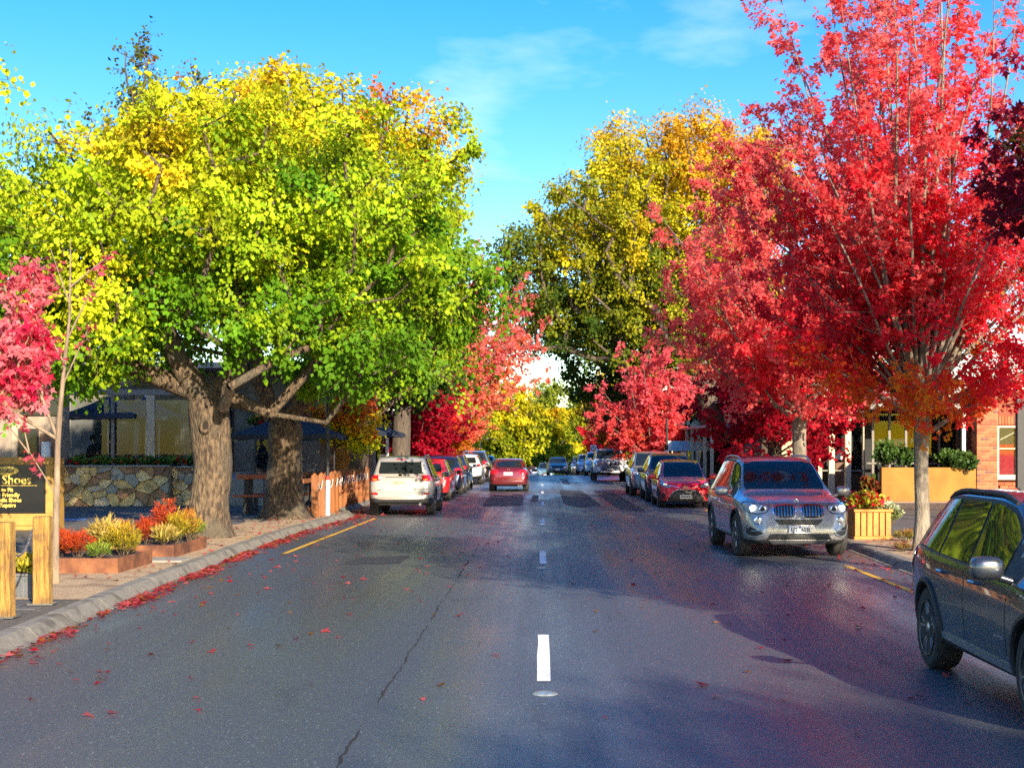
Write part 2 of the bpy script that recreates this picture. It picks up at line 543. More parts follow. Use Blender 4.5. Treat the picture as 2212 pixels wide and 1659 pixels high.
# ---------------------------------------------------------------- trees
M_bark = mat('rough_bark', (0.05, 0.033, 0.021), 0.95, (0.19, 0.13, 0.075), 8, bump=1.0, bscale=11, stretch=(2.2, 2.2, 0.75), bdist=0.09, contrast=(0.40, 0.62), c3=(0.10, 0.085, 0.06), s3=1.6)
M_bark_dark = mat('dark_bark', (0.06, 0.045, 0.035), 0.95, (0.13, 0.10, 0.07), 7, bump=0.9, bscale=16, stretch=(2, 2, 0.5), bdist=0.04)
M_bark_pale = mat('pale_maple_bark', (0.17, 0.135, 0.10), 0.88, (0.32, 0.27, 0.20), 7, bump=0.9, bscale=20, stretch=(2.5, 2.5, 0.5), c3=(0.10, 0.085, 0.065), s3=3.0, bdist=.03)
M_leaf = leaf_mat('leaf', 0.45, 0.55, 0.14)
M_leaf_maple = leaf_mat('maple_leaf', 0.62, 0.6, 0.08)

LEAF_D = np.array([(0, 0, 0), (0.42, 0.5, 0.10), (0, 1.0, -0.06), (-0.42, 0.5, 0.10)])
LEAF_M = np.array([(0, 0, 0), (0.58, 0.40, 0.05), (0.19, 0.50, 0.0), (0, 1.08, -0.05), (-0.19, 0.50, 0.0), (-0.58, 0.40, 0.05)])

def mesh_fast(name, co, faces_len, idx, col=None):
    me = bpy.data.meshes.new(name)
    nv = len(co); nf = len(faces_len)
    me.vertices.add(nv); me.vertices.foreach_set('co', np.ascontiguousarray(co, dtype=np.float32).ravel())
    me.loops.add(len(idx)); me.loops.foreach_set('vertex_index', np.ascontiguousarray(idx, dtype=np.int32))
    me.polygons.add(nf)
    st = np.zeros(nf, dtype=np.int32); st[1:] = np.cumsum(faces_len)[:-1]
    me.polygons.foreach_set('loop_start', st)
    try: me.polygons.foreach_set('loop_total', np.asarray(faces_len, dtype=np.int32))
    except Exception: pass
    if col is not None:
        a = me.attributes.new('leaf_colour', 'FLOAT_COLOR', 'POINT')
        c4 = np.ones((nv, 4), dtype=np.float32); c4[:, :3] = col
        a.data.foreach_set('color', c4.ravel())
    me.update(calc_edges=True)
    return me

def unit(a): return a / (np.linalg.norm(a, axis=-1, keepdims=True) + 1e-9)

def leaves_mesh(name, pos, out, col, size, rng, shape=LEAF_D, droop=0.55, jit=0.25, flat=0.5, spray=0):
    """pos (N,3) leaf bases, out (N,3) twig directions, col (N,3)"""
    N = len(pos)
    if spray:
        # leaves of one spray hang the same way, like shingles
        k_ = np.arange(N) // spray
        g1 = rng.normal(0, 0.32, (k_[-1] + 1, 3))[k_]; g2 = rng.normal(0, 0.50, (k_[-1] + 1, 3))[k_]
        d = unit(out * 0.45 + g1 + rng.normal(0, 0.30, (N, 3)) + np.array([0, 0, -0.8]))
        up = unit(out * np.array([1, 1, .4]) * 0.7 + g2 + rng.normal(0, 0.25, (N, 3)) + np.array([0.05, -0.18, flat]))
    else: d = unit(out * 0.7 + rng.normal(0, 0.6, (N, 3)) + np.array([0, 0, -droop]))
    if not spray: up = unit(rng.normal(0, 0.55, (N, 3)) + out * 0.55 + np.array([0.05, -0.18, flat * 0.7]))
    s = unit(np.cross(d, up)); nrm = np.cross(s, d)
    sz = size * (1 + rng.normal(0, jit, N)).clip(0.5, 1.7)
    k = len(shape)
    co = pos[:, None, :] + (s[:, None, :] * shape[None, :, 0:1] + d[:, None, :] * shape[None, :, 1:2] + nrm[:, None, :] * shape[None, :, 2:3]) * sz[:, None, None]
    co = co.reshape(-1, 3)
    colv = np.repeat(col, k, axis=0)
    idx = np.arange(N * k)
    return mesh_fast(name, co, np.full(N, k), idx, colv)

def segs_mesh(name, segs, n=6):
    """segs: (p0, p1, r0, r1) tapered limbs"""
    P0 = np.array([s[0] for s in segs]); P1 = np.array([s[1] for s in segs])
    r0 = np.array([s[2] for s in segs]); r1 = np.array([s[3] for s in segs])
    d = unit(P1 - P0)
    ref = np.where(np.abs(d[:, 2:3]) > 0.9, np.array([[1.0, 0, 0]]), np.array([[0, 0, 1.0]]))
    u = unit(np.cross(d, ref)); w = np.cross(d, u)
    a = np.arange(n) * 2 * np.pi / n
    ring = u[:, None, :] * np.cos(a)[None, :, None] + w[:, None, :] * np.sin(a)[None, :, None]
    A = P0[:, None, :] - d[:, None, :] * r0[:, None, None] * 0.3 + ring * r0[:, None, None]
    B = P1[:, None, :] + ring * r1[:, None, None]
    co = np.concatenate([A, B], axis=1).reshape(-1, 3)
    S = len(segs); base = (np.arange(S) * 2 * n)[:, None]
    k = np.arange(n)[None, :]; k2 = (np.arange(n) + 1)[None, :] % n
    q = np.stack([base + k, base + k2, base + k2 + n, base + k + n], axis=-1).reshape(-1)
    me = mesh_fast(name, co, np.full(S * n, 4), q)
    me.polygons.foreach_set('use_smooth', np.ones(len(me.polygons), dtype=bool))
    return me

def trunk_mesh(name, pts, radii, flare=0.5, n=28, ny=26, rough=0.06, seed=0, twist=0.0):
    """tapered trunk with root flare and furrowed bark"""
    pts = np.array(pts, float); t = np.linspace(0, 1, len(pts))
    tt = np.linspace(0, 1, ny) ** 1.3
    P = np.stack([np.interp(tt, t, pts[:, i]) for i in range(3)], 1)
    rr = np.interp(tt, t, radii)
    z = P[:, 2] - P[0, 2]
    v = []
    for i in range(ny):
        fl = 1 + flare * math.exp(-z[i] / 0.28)
        for k in range(n):
            a = 2 * math.pi * k / n
            lobes = 1 + (flare * 0.35) * math.exp(-z[i] / 0.35) * math.sin(5 * a + seed)
            nz = mnoise.noise((math.cos(a) * 3.2 + seed, math.sin(a) * 3.2, z[i] * 0.7)) * rough * 1.4 + mnoise.noise((math.cos(a) * 8 + seed, math.sin(a) * 8, z[i] * 1.3)) * rough
            r = rr[i] * fl * lobes * (1 + nz)
            v.append((P[i, 0] + r * math.cos(a), P[i, 1] + r * math.sin(a), P[i, 2]))
    f = []
    for i in range(ny - 1):
        for k in range(n):
            a = i * n + k; b = i * n + (k + 1) % n
            f.append((a, b, b + n, a + n))
    f.append(tuple(range((ny - 1) * n, ny * n)))
    b = MB(); b.v = v; b.f = f
    return b.mesh(name, True, 80)

def scatter_lobes(lobes, n, dmin, rng, shell=0.45, nbump=5):
    L = np.array(lobes, float)
    L[:, 3:6] *= 0.86
    bumps = []
    for l in L:
        for _ in range(nbump):
            d = unit(rng.normal(0, 1, 3)); d[2] = d[2] * 0.8 + 0.15
            k = rng.uniform(0.20, 0.46)
            bumps.append(np.concatenate([l[:3] + d * l[3:6] * rng.uniform(0.88, 1.24), l[3:6].mean() * np.array([k, k, k * rng.uniform(0.7, 1.3)])]))
    L = np.vstack([L] + [np.array(bumps)])
    vol = (L[:, 3] * L[:, 4] * L[:, 5]) ** 0.75
    out = np.zeros((0, 3))
    tries = 0
    while len(out) < n and tries < 60:
        tries += 1
        k = rng.choice(len(L), 300, p=vol / vol.sum())
        u = unit(rng.normal(0, 1, (300, 3))) * (rng.random((300, 1)) ** shell)
        c = L[k, :3] + u * L[k, 3:6]
        for p in c:
            if len(out) == 0 or np.min(np.sum((out - p) ** 2, 1)) > dmin * dmin:
                out = np.vstack([out, p])
                if len(out) >= n: break
    return out

def make_crown(trunk_pts, fork_r, centers, rng, sub=9, per=16, rad=0.75, leaf=0.13, colfn=None, up=0.35, squash=0.75, shape=LEAF_D,
               droop=0.55, twig_tubes=True, r_tip=0.012, exp=0.45, seeds=()):
    """branches that grow out to every clump, then twig sprays and leaves"""
    tp = np.array(trunk_pts, float)
    nodes = [tp[-1]]; par = [-1]; 
    order = np.argsort(np.linalg.norm(centers - tp[-1], axis=1))
    tip_of = []
    fixed = {}
    for (pts, ra, rb) in seeds:
        last = 0
        for q, p in enumerate(pts):
            nodes.append(np.array(p, float)); par.append(last); last = len(nodes) - 1
            fixed[last] = ra + (rb - ra) * q / max(1, len(pts) - 1)
    NA = np.array(nodes)
    for ci in order:
        c = centers[ci]
        dv = c - NA
        dist = np.linalg.norm(dv, axis=1)
        below = np.maximum(0, NA[:, 2] - c[2] + 0.2)
        root_d = np.linalg.norm(NA - tp[-1], axis=1)
        hd = np.hypot(dv[:, 0], dv[:, 1])
        cost = dist + 1.2 * below + 0.35 * root_d + 0.9 * np.maximum(0, 0.55 * hd - dv[:, 2])
        if fixed: cost[0] += 50.0
        j = int(np.argmin(cost))
        p0 = NA[j]; ln = dist[j]
        m = max(1, min(5, int(ln / 0.8)))
        last = j
        bend = rng.normal(0, 0.12, 3) * ln
        new = []
        for q in range(1, m + 1):
            t = q / m
            p = p0 + (c - p0) * t + bend * math.sin(math.pi * t) + np.array([0, 0, -up * ln * 0.35 * math.sin(math.pi * t)])
            nodes.append(p); par.append(last); last = len(nodes) - 1
            new.append(p)
        NA = np.vstack([NA, np.array(new)])
        tip_of.append((last, ci))
    cnt = np.zeros(len(nodes))
    for last, ci in tip_of:
        k = last
        while k >= 0:
            cnt[k] += 1; k = par[k]
    rad_n = r_tip * 1.6 * cnt ** exp
    tot = rad_n[0]
    rad_n = np.where(rad_n > r_tip * 3, rad_n * np.interp(cnt, [1, cnt.max()], [1, fork_r / tot]), rad_n)
    for k_, v_ in fixed.items(): rad_n[k_] = v_
    segs = []
    for k in range(1, len(nodes)):
        p = par[k]
        ra = min(rad_n[p], rad_n[k] * 1.35)
        if k in fixed: ra = fixed[p] if p in fixed else fixed[k] * 1.25
        segs.append((nodes[p], nodes[k], max(ra, r_tip), max(rad_n[k], r_tip)))
    # sprays
    C = centers[[ci for _, ci in tip_of]]
    mid = centers.mean(0)
    outw = unit((C - mid) * np.array([1, 1, 1.1]) + np.array([0, 0, 0.3]))
    K = len(C)
    crad = rad * (1 + rng.normal(0, 0.22, K)).clip(0.55, 1.6)
    dirs = unit(outw[:, None, :] * 0.55 + rng.normal(0, 0.75, (K, sub, 3))) * np.array([1, 1, squash])
    start = C[:, None, :] - outw[:, None, :] * crad[:, None, None] * 0.35
    ends = start + dirs * crad[:, None, None] * (0.55 + 0.75 * rng.random((K, sub, 1)))
    if twig_tubes:
        for k in range(K):
            for s in range(sub):
                segs.append((start[k, 0], ends[k, s], r_tip * 0.55, r_tip * 0.25))
    t = rng.random((K, sub, per, 1)) ** 0.7 * 0.85 + 0.2
    pos = start[:, :, None, :] + (ends - start)[:, :, None, :] * t + rng.normal(0, 1, (K, sub, per, 3)) * (crad[:, None, None, None] * 0.17)
    out = np.broadcast_to(unit(ends - start)[:, :, None, :], pos.shape)
    cid = np.broadcast_to(np.arange(K)[:, None, None], (K, sub, per)).reshape(-1)
    sid = (np.arange(K * sub)).repeat(per)
    pos = pos.reshape(-1, 3); out = out.reshape(-1, 3)
    col = colfn(pos, C[cid], cid, sid, rng)
    return segs, pos, out, col

def jitter_col(col, rng, sid, cid, a=0.08, b=0.10, c=0.10):
    n = len(col)
    gs = np.exp(rng.normal(0, a, (sid.max() + 1, 1)))[sid]
    gc = np.exp(rng.normal(0, c, (cid.max() + 1, 1)))[cid]
    gl = np.exp(rng.normal(0, b, (n, 1)))
    return (col * gs * gc * gl).clip(0.002, 0.9)

def palette(stops):
    ts = np.array([s[0] for s in stops]); cs = np.array([s[1] for s in stops])
    def f(t):
        return np.stack([np.interp(t, ts, cs[:, i]) for i in range(3)], 1)
    return f

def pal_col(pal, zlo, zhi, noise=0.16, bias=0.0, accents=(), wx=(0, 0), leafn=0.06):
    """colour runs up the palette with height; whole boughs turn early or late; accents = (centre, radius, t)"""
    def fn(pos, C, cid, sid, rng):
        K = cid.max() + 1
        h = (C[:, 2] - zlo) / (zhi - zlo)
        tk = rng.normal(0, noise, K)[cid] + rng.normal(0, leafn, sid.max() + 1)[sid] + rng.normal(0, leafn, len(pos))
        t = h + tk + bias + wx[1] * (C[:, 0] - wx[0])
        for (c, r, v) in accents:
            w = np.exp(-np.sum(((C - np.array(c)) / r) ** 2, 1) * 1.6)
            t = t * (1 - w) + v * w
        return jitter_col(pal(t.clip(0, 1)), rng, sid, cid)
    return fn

def tree(name, loc, label, trunk_pts, radii, lobes, n, dmin, colfn, seed, bark, group=None, flare=0.5, leaf=0.13, sub=9, per=16, rad=0.75,
         mat_leaf=None, shape=LEAF_D, droop=0.55, rough=0.06, up=0.35, shell=0.45, twigs=True, r_tip=0.012, fork=None, cat='tree', flat=0.5, nside=28, seeds=(), nbump=7):
    rng = np.random.default_rng(seed)
    root = empty(name, loc, 0, label, cat, group)
    link('trunk', trunk_mesh('trunk', trunk_pts, radii, flare, rough=rough, seed=seed, n=nside, ny=30), bark, root)
    cen = scatter_lobes(lobes, n, dmin, rng, shell, nbump)
    segs, pos, out, col = make_crown(trunk_pts, (fork or radii[-1]), cen, rng, sub, per, rad, leaf, colfn, up=up, shape=shape, droop=droop, twig_tubes=twigs, r_tip=r_tip, seeds=seeds)
    link('limbs', segs_mesh('limbs', segs, 7 if twigs else 5), bark, root)
    link('crown', leaves_mesh('crown', pos, out, col, leaf, rng, shape, droop, flat=flat, spray=per), mat_leaf or M_leaf, root)
    return root

def vase(name, loc, label, trunk_pts, radii, height, spread, colfn, seed, bark, group=None, nb=34, leaf=0.10, per=9, twl=0.75, zfork=None,
         shape=LEAF_M, mat_leaf=None, flare=0.35, dens=None, tmin=0.18, ntw=13, low=(), r_b=0.03, thetamax=52, cat='tree', droop=0.5, sizes=(0.65, 1.0), egg=1.0, lean=0.0):
    """maple: many boughs rising like a fan from the fork, twigs along each, leaves along each twig"""
    rng = np.random.default_rng(seed)
    root = empty(name, loc, 0, label, cat, group)
    link('trunk', trunk_mesh('trunk', trunk_pts, radii, flare, rough=0.05, seed=seed, n=20, ny=22), bark, root)
    tp = np.array(trunk_pts[-1], float)
    segs = []; P = []; O = []; CI = []; SI = []; sid = 0
    H = height - tp[2]
    boughs = []
    for i in range(nb):
        phi = i * 2.39996 + rng.normal(0, 0.25)
        u = (i + 0.5) / nb
        th = R(thetamax) * math.sqrt(u)
        ln = H * (1.0 - 0.32 * u) * rng.uniform(0.85, 1.08) * egg ** u
        boughs.append((phi, th, ln, tp + np.array([0, 0, rng.uniform(-0.1, 0.9) * (1 - u * 0.9)]), r_b * (1.35 - 0.7 * u)))
    for (phi, th, ln, z0, r) in low:
        boughs.append((R(phi), R(th), ln, np.array([tp[0], tp[1], z0]), r))
    sx = spread / (H * math.sin(R(thetamax)) * 0.75)
    for bi, (phi, th, ln, p0, r0) in enumerate(boughs):
        m = 9
        pts = [p0]; d = np.array([math.cos(phi) * math.sin(th) * sx + lean, math.sin(phi) * math.sin(th) * sx, math.cos(th)])
        wob = rng.normal(0, 0.05, 3)
        for q in range(m):
            d = unit(d + np.array([0, 0, 0.035]) + wob * 0.5 + rng.normal(0, 0.035, 3))
            pts.append(pts[-1] + d * ln / m)
        pts = np.array(pts)
        rr = r0 * (1 - np.linspace(0, 1, m + 1) ** 0.9) + 0.004
        for q in range(m):
            segs.append((pts[q], pts[q + 1], rr[q], rr[q + 1]))
        for q in range(ntw):
            t = tmin + (1 - tmin) * (q + rng.random()) / ntw
            fi = t * m; k = min(m - 1, int(fi)); b = pts[k] + (pts[k + 1] - pts[k]) * (fi - k)
            if dens is not None and rng.random() > dens(b): continue
            bd = unit(pts[k + 1] - pts[k])
            side = unit(np.cross(bd, rng.normal(0, 1, 3)))
            td = unit(bd * rng.uniform(0.5, 1.1) + side * rng.uniform(0.5, 1.0))
            tl = twl * rng.uniform(0.5, 1.25) * (1.15 - 0.6 * t)
            e = b + td * tl
            segs.append((b, e, 0.006, 0.002))
            s2 = [(b, e)]
            for _ in range(2):
                tb = b + td * tl * rng.uniform(0.25, 0.8)
                e2 = tb + unit(td + rng.normal(0, 0.7, 3)) * tl * rng.uniform(0.35, 0.65)
                s2.append((tb, e2)); segs.append((tb, e2, 0.004, 0.0015))
            for (a, c) in s2:
                tt = rng.random(per)[:, None] * 0.9 + 0.15
                P.append(a + (c - a) * tt + rng.normal(0, 0.05, (per, 3)))
                O.append(np.broadcast_to(unit(c - a), (per, 3)))
                CI.append(np.full(per, bi)); SI.append(np.full(per, sid)); sid += 1
    P = np.vstack(P); O = np.vstack(O); CI = np.concatenate(CI); SI = np.concatenate(SI)
    col = colfn(P, P, CI, SI, rng)
    link('limbs', segs_mesh('limbs', segs, 5), bark, root)
    link('crown', leaves_mesh('crown', P, O, col, leaf, rng, shape, droop, flat=0.45), mat_leaf or M_leaf_maple, root)
    return root

# palettes (reflectance of the leaves themselves)
GREEN = (0.12, 0.27, 0.012); LIMEC = (0.33, 0.47, 0.014); YGRN = (0.49, 0.54, 0.016); YEL = (0.76, 0.54, 0.016); ORA = (0.78, 0.29, 0.02); RUST = (0.55, 0.09, 0.02)
PAL_A = palette([(0, GREEN), (0.18, LIMEC), (0.45, YGRN), (0.76, YEL), (0.92, ORA), (1.0, RUST)])
DRED = (0.42, 0.010, 0.028); RED = (0.86, 0.016, 0.040); PINK = (0.94, 0.16, 0.15); ORED = (0.78, 0.11, 0.025); OGOLD = (0.70, 0.25, 0.02)
PAL_R = palette([(0, OGOLD), (0.14, ORED), (0.3, RED), (0.65, (0.92, 0.035, 0.060)), (1.0, PINK)])
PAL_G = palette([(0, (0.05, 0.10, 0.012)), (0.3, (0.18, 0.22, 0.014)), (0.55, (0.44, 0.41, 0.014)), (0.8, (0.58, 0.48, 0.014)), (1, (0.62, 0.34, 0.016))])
PAL_Y = palette([(0, (0.10, 0.17, 0.01)), (0.4, (0.42, 0.42, 0.012)), (0.8, (0.68, 0.52, 0.012)), (1, (0.66, 0.36, 0.012))])

GT = 'broad street trees along the left footpath'
# two stout street trees on the left
T1 = tree('street_tree', (-6.65, 28.6, 0.11), 'broad yellow and lime tree with hollow knot in its stout trunk, behind the rusty boxes',
     [(0, 0, -0.05), (0.0, 0, 0.5), (0.08, 0, 1.5), (0.02, 0.0, 2.55), (0.0, 0, 2.75)], [0.42, 0.395, 0.365, 0.40, 0.36],
     [(-3.6, 0.2, 4.4, 2.6, 2.8, 2.0), (-1.2, 0, 6.3, 3.6, 3.8, 2.6), (1.8, 0.2, 6.4, 3.0, 3.4, 2.5), (0.2, 0.5, 7.6, 2.4, 2.8, 1.7), (-4.6, 1.5, 4.9, 2.3, 2.4, 1.7), (3.4, 0.5, 5.4, 2.1, 2.6, 1.7), (1.2, -1.5, 4.2, 1.6, 1.4, 1.0), (-2.4, -1.6, 3.5, 1.2, 1.3, 0.8), (-2.0, -2.4, 4.5, 1.2, 0.9, 0.8), (3.0, -.5, 3.7, 1.2, 1.3, .8), (-4.0, -.5, 3.3, 1.2, 1.2, .6), (-2.6, -2.2, 3.2, 1.3, .9, .6), (-3.7, -1.8, 3.0, 1.1, .9, .5)],
     335, 0.60, pal_col(PAL_A, 2.2, 11.6, 0.13, -0.22, [((-2.2, -1.8, 5.4), 1.0, 0.70), ((-0.3, -2, 7.2), 0.9, 0.95), ((-2.0, -2.4, 4.5), 0.95, 0.94), ((1.2, 0, 8.9), 0.9, 0.86), ((-.9, -1, 8.2), 1.2, .74)]), 11, M_bark, GT, flare=0.42, leaf=0.098, per=38, rad=0.66, fork=0.25, rough=0.11, seeds=[([(-.22, 0, 2.9), (-.55, -.1, 3.5), (-.9, -.1, 4.3), (-1.1, 0, 5.3)], .26, .12), ([(.26, 0, 2.9), (.62, -.1, 3.4), (.80, -.2, 4.2), (.75, -.2, 5.3)], .25, .12)])
T2 = tree('street_tree', (-6.45, 36.0, 0.11), 'tall yellow crowned tree with reddish tips, beside the timber fence',
     [(0, 0, -0.05), (0.0, 0, 0.6), (0.0, 0, 1.5), (-0.02, 0.0, 2.2), (-0.02, 0, 2.5)], [0.47, 0.45, 0.41, 0.43, 0.36],
     [(-1.0, 0, 8.2, 3.6, 3.6, 2.9), (1.6, 0, 7.6, 3.3, 3.4, 2.8), (3.3, 0, 5.9, 2.1, 2.6, 1.9), (0.2, 0.2, 9.6, 2.2, 2.4, 1.6), (2.4, -0.5, 4.5, 1.8, 2.0, 1.2), (-2.6, 0, 5.4, 2.4, 2.4, 1.8), (2.4, 0, 9.3, 0.8, 0.9, 1.2), (3.3, 0.2, 8.2, 0.7, 0.8, 1.1), (1.6, -1.0, 3.4, 1.3, 1.0, .6), (3.4, -.5, 3.7, 1.2, 1.4, .9)],
     325, 0.64, pal_col(PAL_A, 2.4, 14.0, 0.13, -0.19, [((.5, 0, 9.8), 2.2, .74), ((2.5, 0, 10.4), 0.7, 1.0), ((3.5, 0.2, 9.0), 0.8, 0.98), ((-1.2, 0, 10.9), 0.7, 1.0), ((0.2, -1, 9.0), 1.2, 0.80)]), 12, M_bark, GT, flare=0.6, leaf=0.104, per=36, rad=0.70, fork=0.25, rough=0.11, seeds=[([(-.28, 0, 2.6), (-.6, 0, 3.4), (-.8, 0, 4.6), (-.7, 0, 6.0)], .27, .13), ([(.25, 0, 2.7), (.5, 0, 3.5), (.9, -.1, 4.6), (1.3, 0, 6.0)], .25, .12)])
# the knot hole in the nearer trunk
kb = MB().lathe([(0.15, -0.03), (0.15, 0.03), (0.115, 0.055), (0.075, 0.04), (0.065, -0.03)], 20, 'Y')
o = kb.build('knot_hole', M_bark, T1, (-0.02 + 0.06, -0.43, 2.22), (R(180), 0, 0), smooth=True); o.scale = (0.75, 1, 1.05)
o = MB().lathe([(0.066, -0.01), (0.066, 0.0)], 16, 'Y').build('hollow', mat('hollow_dark', (0.02, 0.014, 0.01), 1.0), T1, (0.04, -0.447, 2.22)); o.scale = (0.75, 1, 1.05)

# tree at the left edge whose boughs reach into the picture
tree('street_tree', (-11.3, 23.0, 0.11), 'yellow-green tree at the left edge reaching in above the pink sapling', [(0, 0, -0.05), (0, 0, 1.5), (0.1, 0, 3.0)], [0.34, 0.30, 0.27],
     [(0.3, 0, 5.8, 2.0, 2.4, 1.7), (1.3, 0, 7.5, 1.2, 1.4, 1.3), (1.4, 0.3, 5.0, 1.5, 1.8, 1.2)], 110, 0.6, pal_col(PAL_A, 3.0, 11.5, 0.10, -0.14), 13, M_bark, GT, leaf=0.10, per=26, rad=0.75)
# tall thin tree rising behind
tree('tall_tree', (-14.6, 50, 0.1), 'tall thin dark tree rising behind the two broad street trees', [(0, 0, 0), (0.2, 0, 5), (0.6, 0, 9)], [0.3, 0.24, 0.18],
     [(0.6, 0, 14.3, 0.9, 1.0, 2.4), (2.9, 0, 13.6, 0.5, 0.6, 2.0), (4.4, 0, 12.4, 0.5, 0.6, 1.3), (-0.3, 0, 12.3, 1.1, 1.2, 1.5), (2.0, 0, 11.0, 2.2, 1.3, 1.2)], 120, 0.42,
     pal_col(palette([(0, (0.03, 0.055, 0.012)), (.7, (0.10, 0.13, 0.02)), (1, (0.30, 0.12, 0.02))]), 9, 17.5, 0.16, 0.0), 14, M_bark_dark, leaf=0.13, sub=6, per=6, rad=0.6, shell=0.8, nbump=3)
# trees further along the left footpath
LIME = tree('street_tree', (-6.3, 47, 0.1), 'leaning pale trunked lime tree behind the white SUV', [(0, 0, -0.05), (0.25, 0, 1.2), (0.75, 0, 2.8)], [0.30, 0.26, 0.22],
     [(0.6, 0, 6.0, 2.8, 2.8, 2.4), (0.2, 0.2, 4.3, 2.0, 2.0, 1.0), (2.2, 0, 5.0, 1.3, 2.0, 1.4)], 130, 0.72, pal_col(PAL_A, 3.2, 12, 0.09, -0.02), 15, M_bark, GT, leaf=0.12, per=22, rad=0.85)
tree('street_tree', (-5.7, 58, 0.1), 'dark green tree with straight trunk beyond the umbrellas', [(0, 0, -0.05), (0.0, 0, 1.5), (0.05, 0, 3.2)], [0.40, 0.36, 0.34],
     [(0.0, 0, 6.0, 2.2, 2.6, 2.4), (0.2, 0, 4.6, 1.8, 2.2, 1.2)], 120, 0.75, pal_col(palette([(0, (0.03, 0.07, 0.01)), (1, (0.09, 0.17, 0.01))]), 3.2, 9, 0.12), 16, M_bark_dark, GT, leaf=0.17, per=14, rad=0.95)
# orange young tree between the umbrellas
tree('young_tree', (-6.3, 41.5, 0.1), 'small orange and gold tree among the navy umbrellas', [(0, 0, -0.05), (0.1, 0, 1.2), (0.3, 0, 1.8)], [0.06, 0.05, 0.04],
     [(0.6, 0, 2.75, 1.25, 0.9, 0.75), (1.1, 0, 2.1, 0.7, 0.6, 0.4)], 46, 0.3, pal_col(PAL_A, 1.4, 3.8, 0.12, 0.28), 17, M_bark, leaf=0.10, per=12, sub=7, rad=0.42, r_tip=0.006)

GM = 'red maples along both footpaths'
def redcol(zlo, zhi, bias=0.0, noise=0.12, acc=(), wx=(0, 0)): return pal_col(PAL_R, zlo, zhi, noise, bias, acc, wx, 0.08)
# big red maple, front right
vase('red_maple', (6.55, 24.8, 0.11), 'tall scarlet maple with pale forked trunk beside the slatted flower planter', [(0, 0, -0.05), (0.02, 0, 0.6), (0, 0, 1.5), (0.02, 0, 2.35)], [0.14, 0.122, 0.118, 0.14],
     10.6, 3.9, redcol(1.0, 10.5, 0.22, 0.16, [((0.6, -0.3, 2.7), 0.9, 0.03), ((-1.6, 0, 2.4), 0.9, 0.08)]), 21, M_bark_pale, GM, nb=60, leaf=0.080, per=19, ntw=22, twl=0.85, r_b=0.05,
     dens=lambda b: 1.0 if b[0] < 0.3 or b[2] < 4.5 else max(0.55, 1.0 - 0.16 * (b[2] - 4.5)),
     low=[(-20, 62, 2.6, 2.0, 0.05), (170, 66, 3.0, 2.2, 0.055), (200, 74, 2.8, 2.3, 0.05), (250, 78, 2.4, 2.2, 0.04), (-60, 76, 2.3, 2.3, 0.04), (150, 58, 3.6, 2.4, 0.05), (15, 70, 2.4, 2.4, 0.04), (185, 50, 4.2, 2.5, 0.06), (120, 70, 2.6, 2.3, 0.04)])
# second maple behind the silver SUV
vase('red_maple', (6.45, 36.0, 0.11), 'spreading coral red maple directly behind the silver grey SUV', [(0, 0, -0.05), (0.02, 0, 0.8), (0, 0, 2.0), (0.02, 0, 2.7)], [0.19, 0.175, 0.17, 0.19],
     9.4, 4.0, redcol(1.4, 9.0, 0.62, 0.2, [((-0.3, 0, 3.2), 0.9, 0.1)], ), 22, M_bark_pale, GM, nb=50, leaf=0.088, per=19, ntw=19, twl=0.95, r_b=0.05, shape=LEAF_D,
     low=[(180, 62, 4.4, 2.5, 0.06), (200, 56, 4.6, 2.6, 0.06), (160, 68, 3.6, 2.5, 0.05), (220, 70, 3.2, 2.4, 0.05), (-30, 70, 3.2, 2.4, 0.05), (10, 66, 3.2, 2.5, 0.05), (260, 74, 2.8, 2.4, 0.04), (300, 74, 2.8, 2.4, 0.04)])
# third: low dark red one
vase('red_maple', (7.1, 43.5, 0.11), 'low dark crimson maple between the silver SUV and the thick dark trunk', [(0, 0, -0.05), (0, 0, 0.8), (0, 0, 1.5)], [0.10, 0.09, 0.08],
     5.4, 2.5, pal_col(palette([(0, DRED), (0.6, (0.50, 0.012, 0.04)), (1, RED)]), 1.5, 5.4, 0.2), 23, M_bark_dark, GM, nb=30, leaf=0.12, per=12, ntw=15, twl=0.8, shape=LEAF_D, thetamax=66,
     low=[(180, 80, 2.4, 1.4, 0.03), (230, 84, 2.2, 1.4, 0.03), (280, 84, 2.2, 1.3, 0.03), (320, 82, 2.2, 1.4, 0.03), (0, 80, 2.2, 1.5, 0.03)])
# burgundy tree at the right edge
vase('red_maple', (7.9, 17.2, 0.11), 'burgundy maple cut off by the right edge of the picture', [(0, 0, -0.05), (0, 0, 1.4), (0, 0, 3.0)], [0.14, 0.12, 0.11],
     7.4, 2.7, pal_col(palette([(0, (0.20, 0.11, 0.02)), (0.3, (0.26, 0.02, 0.03)), (1, (0.30, 0.012, 0.05))]), 2.2, 7.5, 0.2), 24, M_bark_dark, GM, nb=36, leaf=0.09, per=13, ntw=16, twl=0.75, low=[(180, 52, 3.4, 3.3, .03), (150, 58, 3.0, 3.3, .03), (205, 58, 3.2, 3.4, .03), (235, 56, 3.0, 3.4, .03), (170, 68, 2.8, 3.6, .03), (190, 40, 3.6, 3.4, .03), (220, 44, 3.4, 3.4, .03), (160, 84, 2.4, 4.0, .03), (200, 82, 2.6, 4.2, .03), (185, 78, 2.8, 4.6, .03), (225, 80, 2.4, 4.4, .03)])
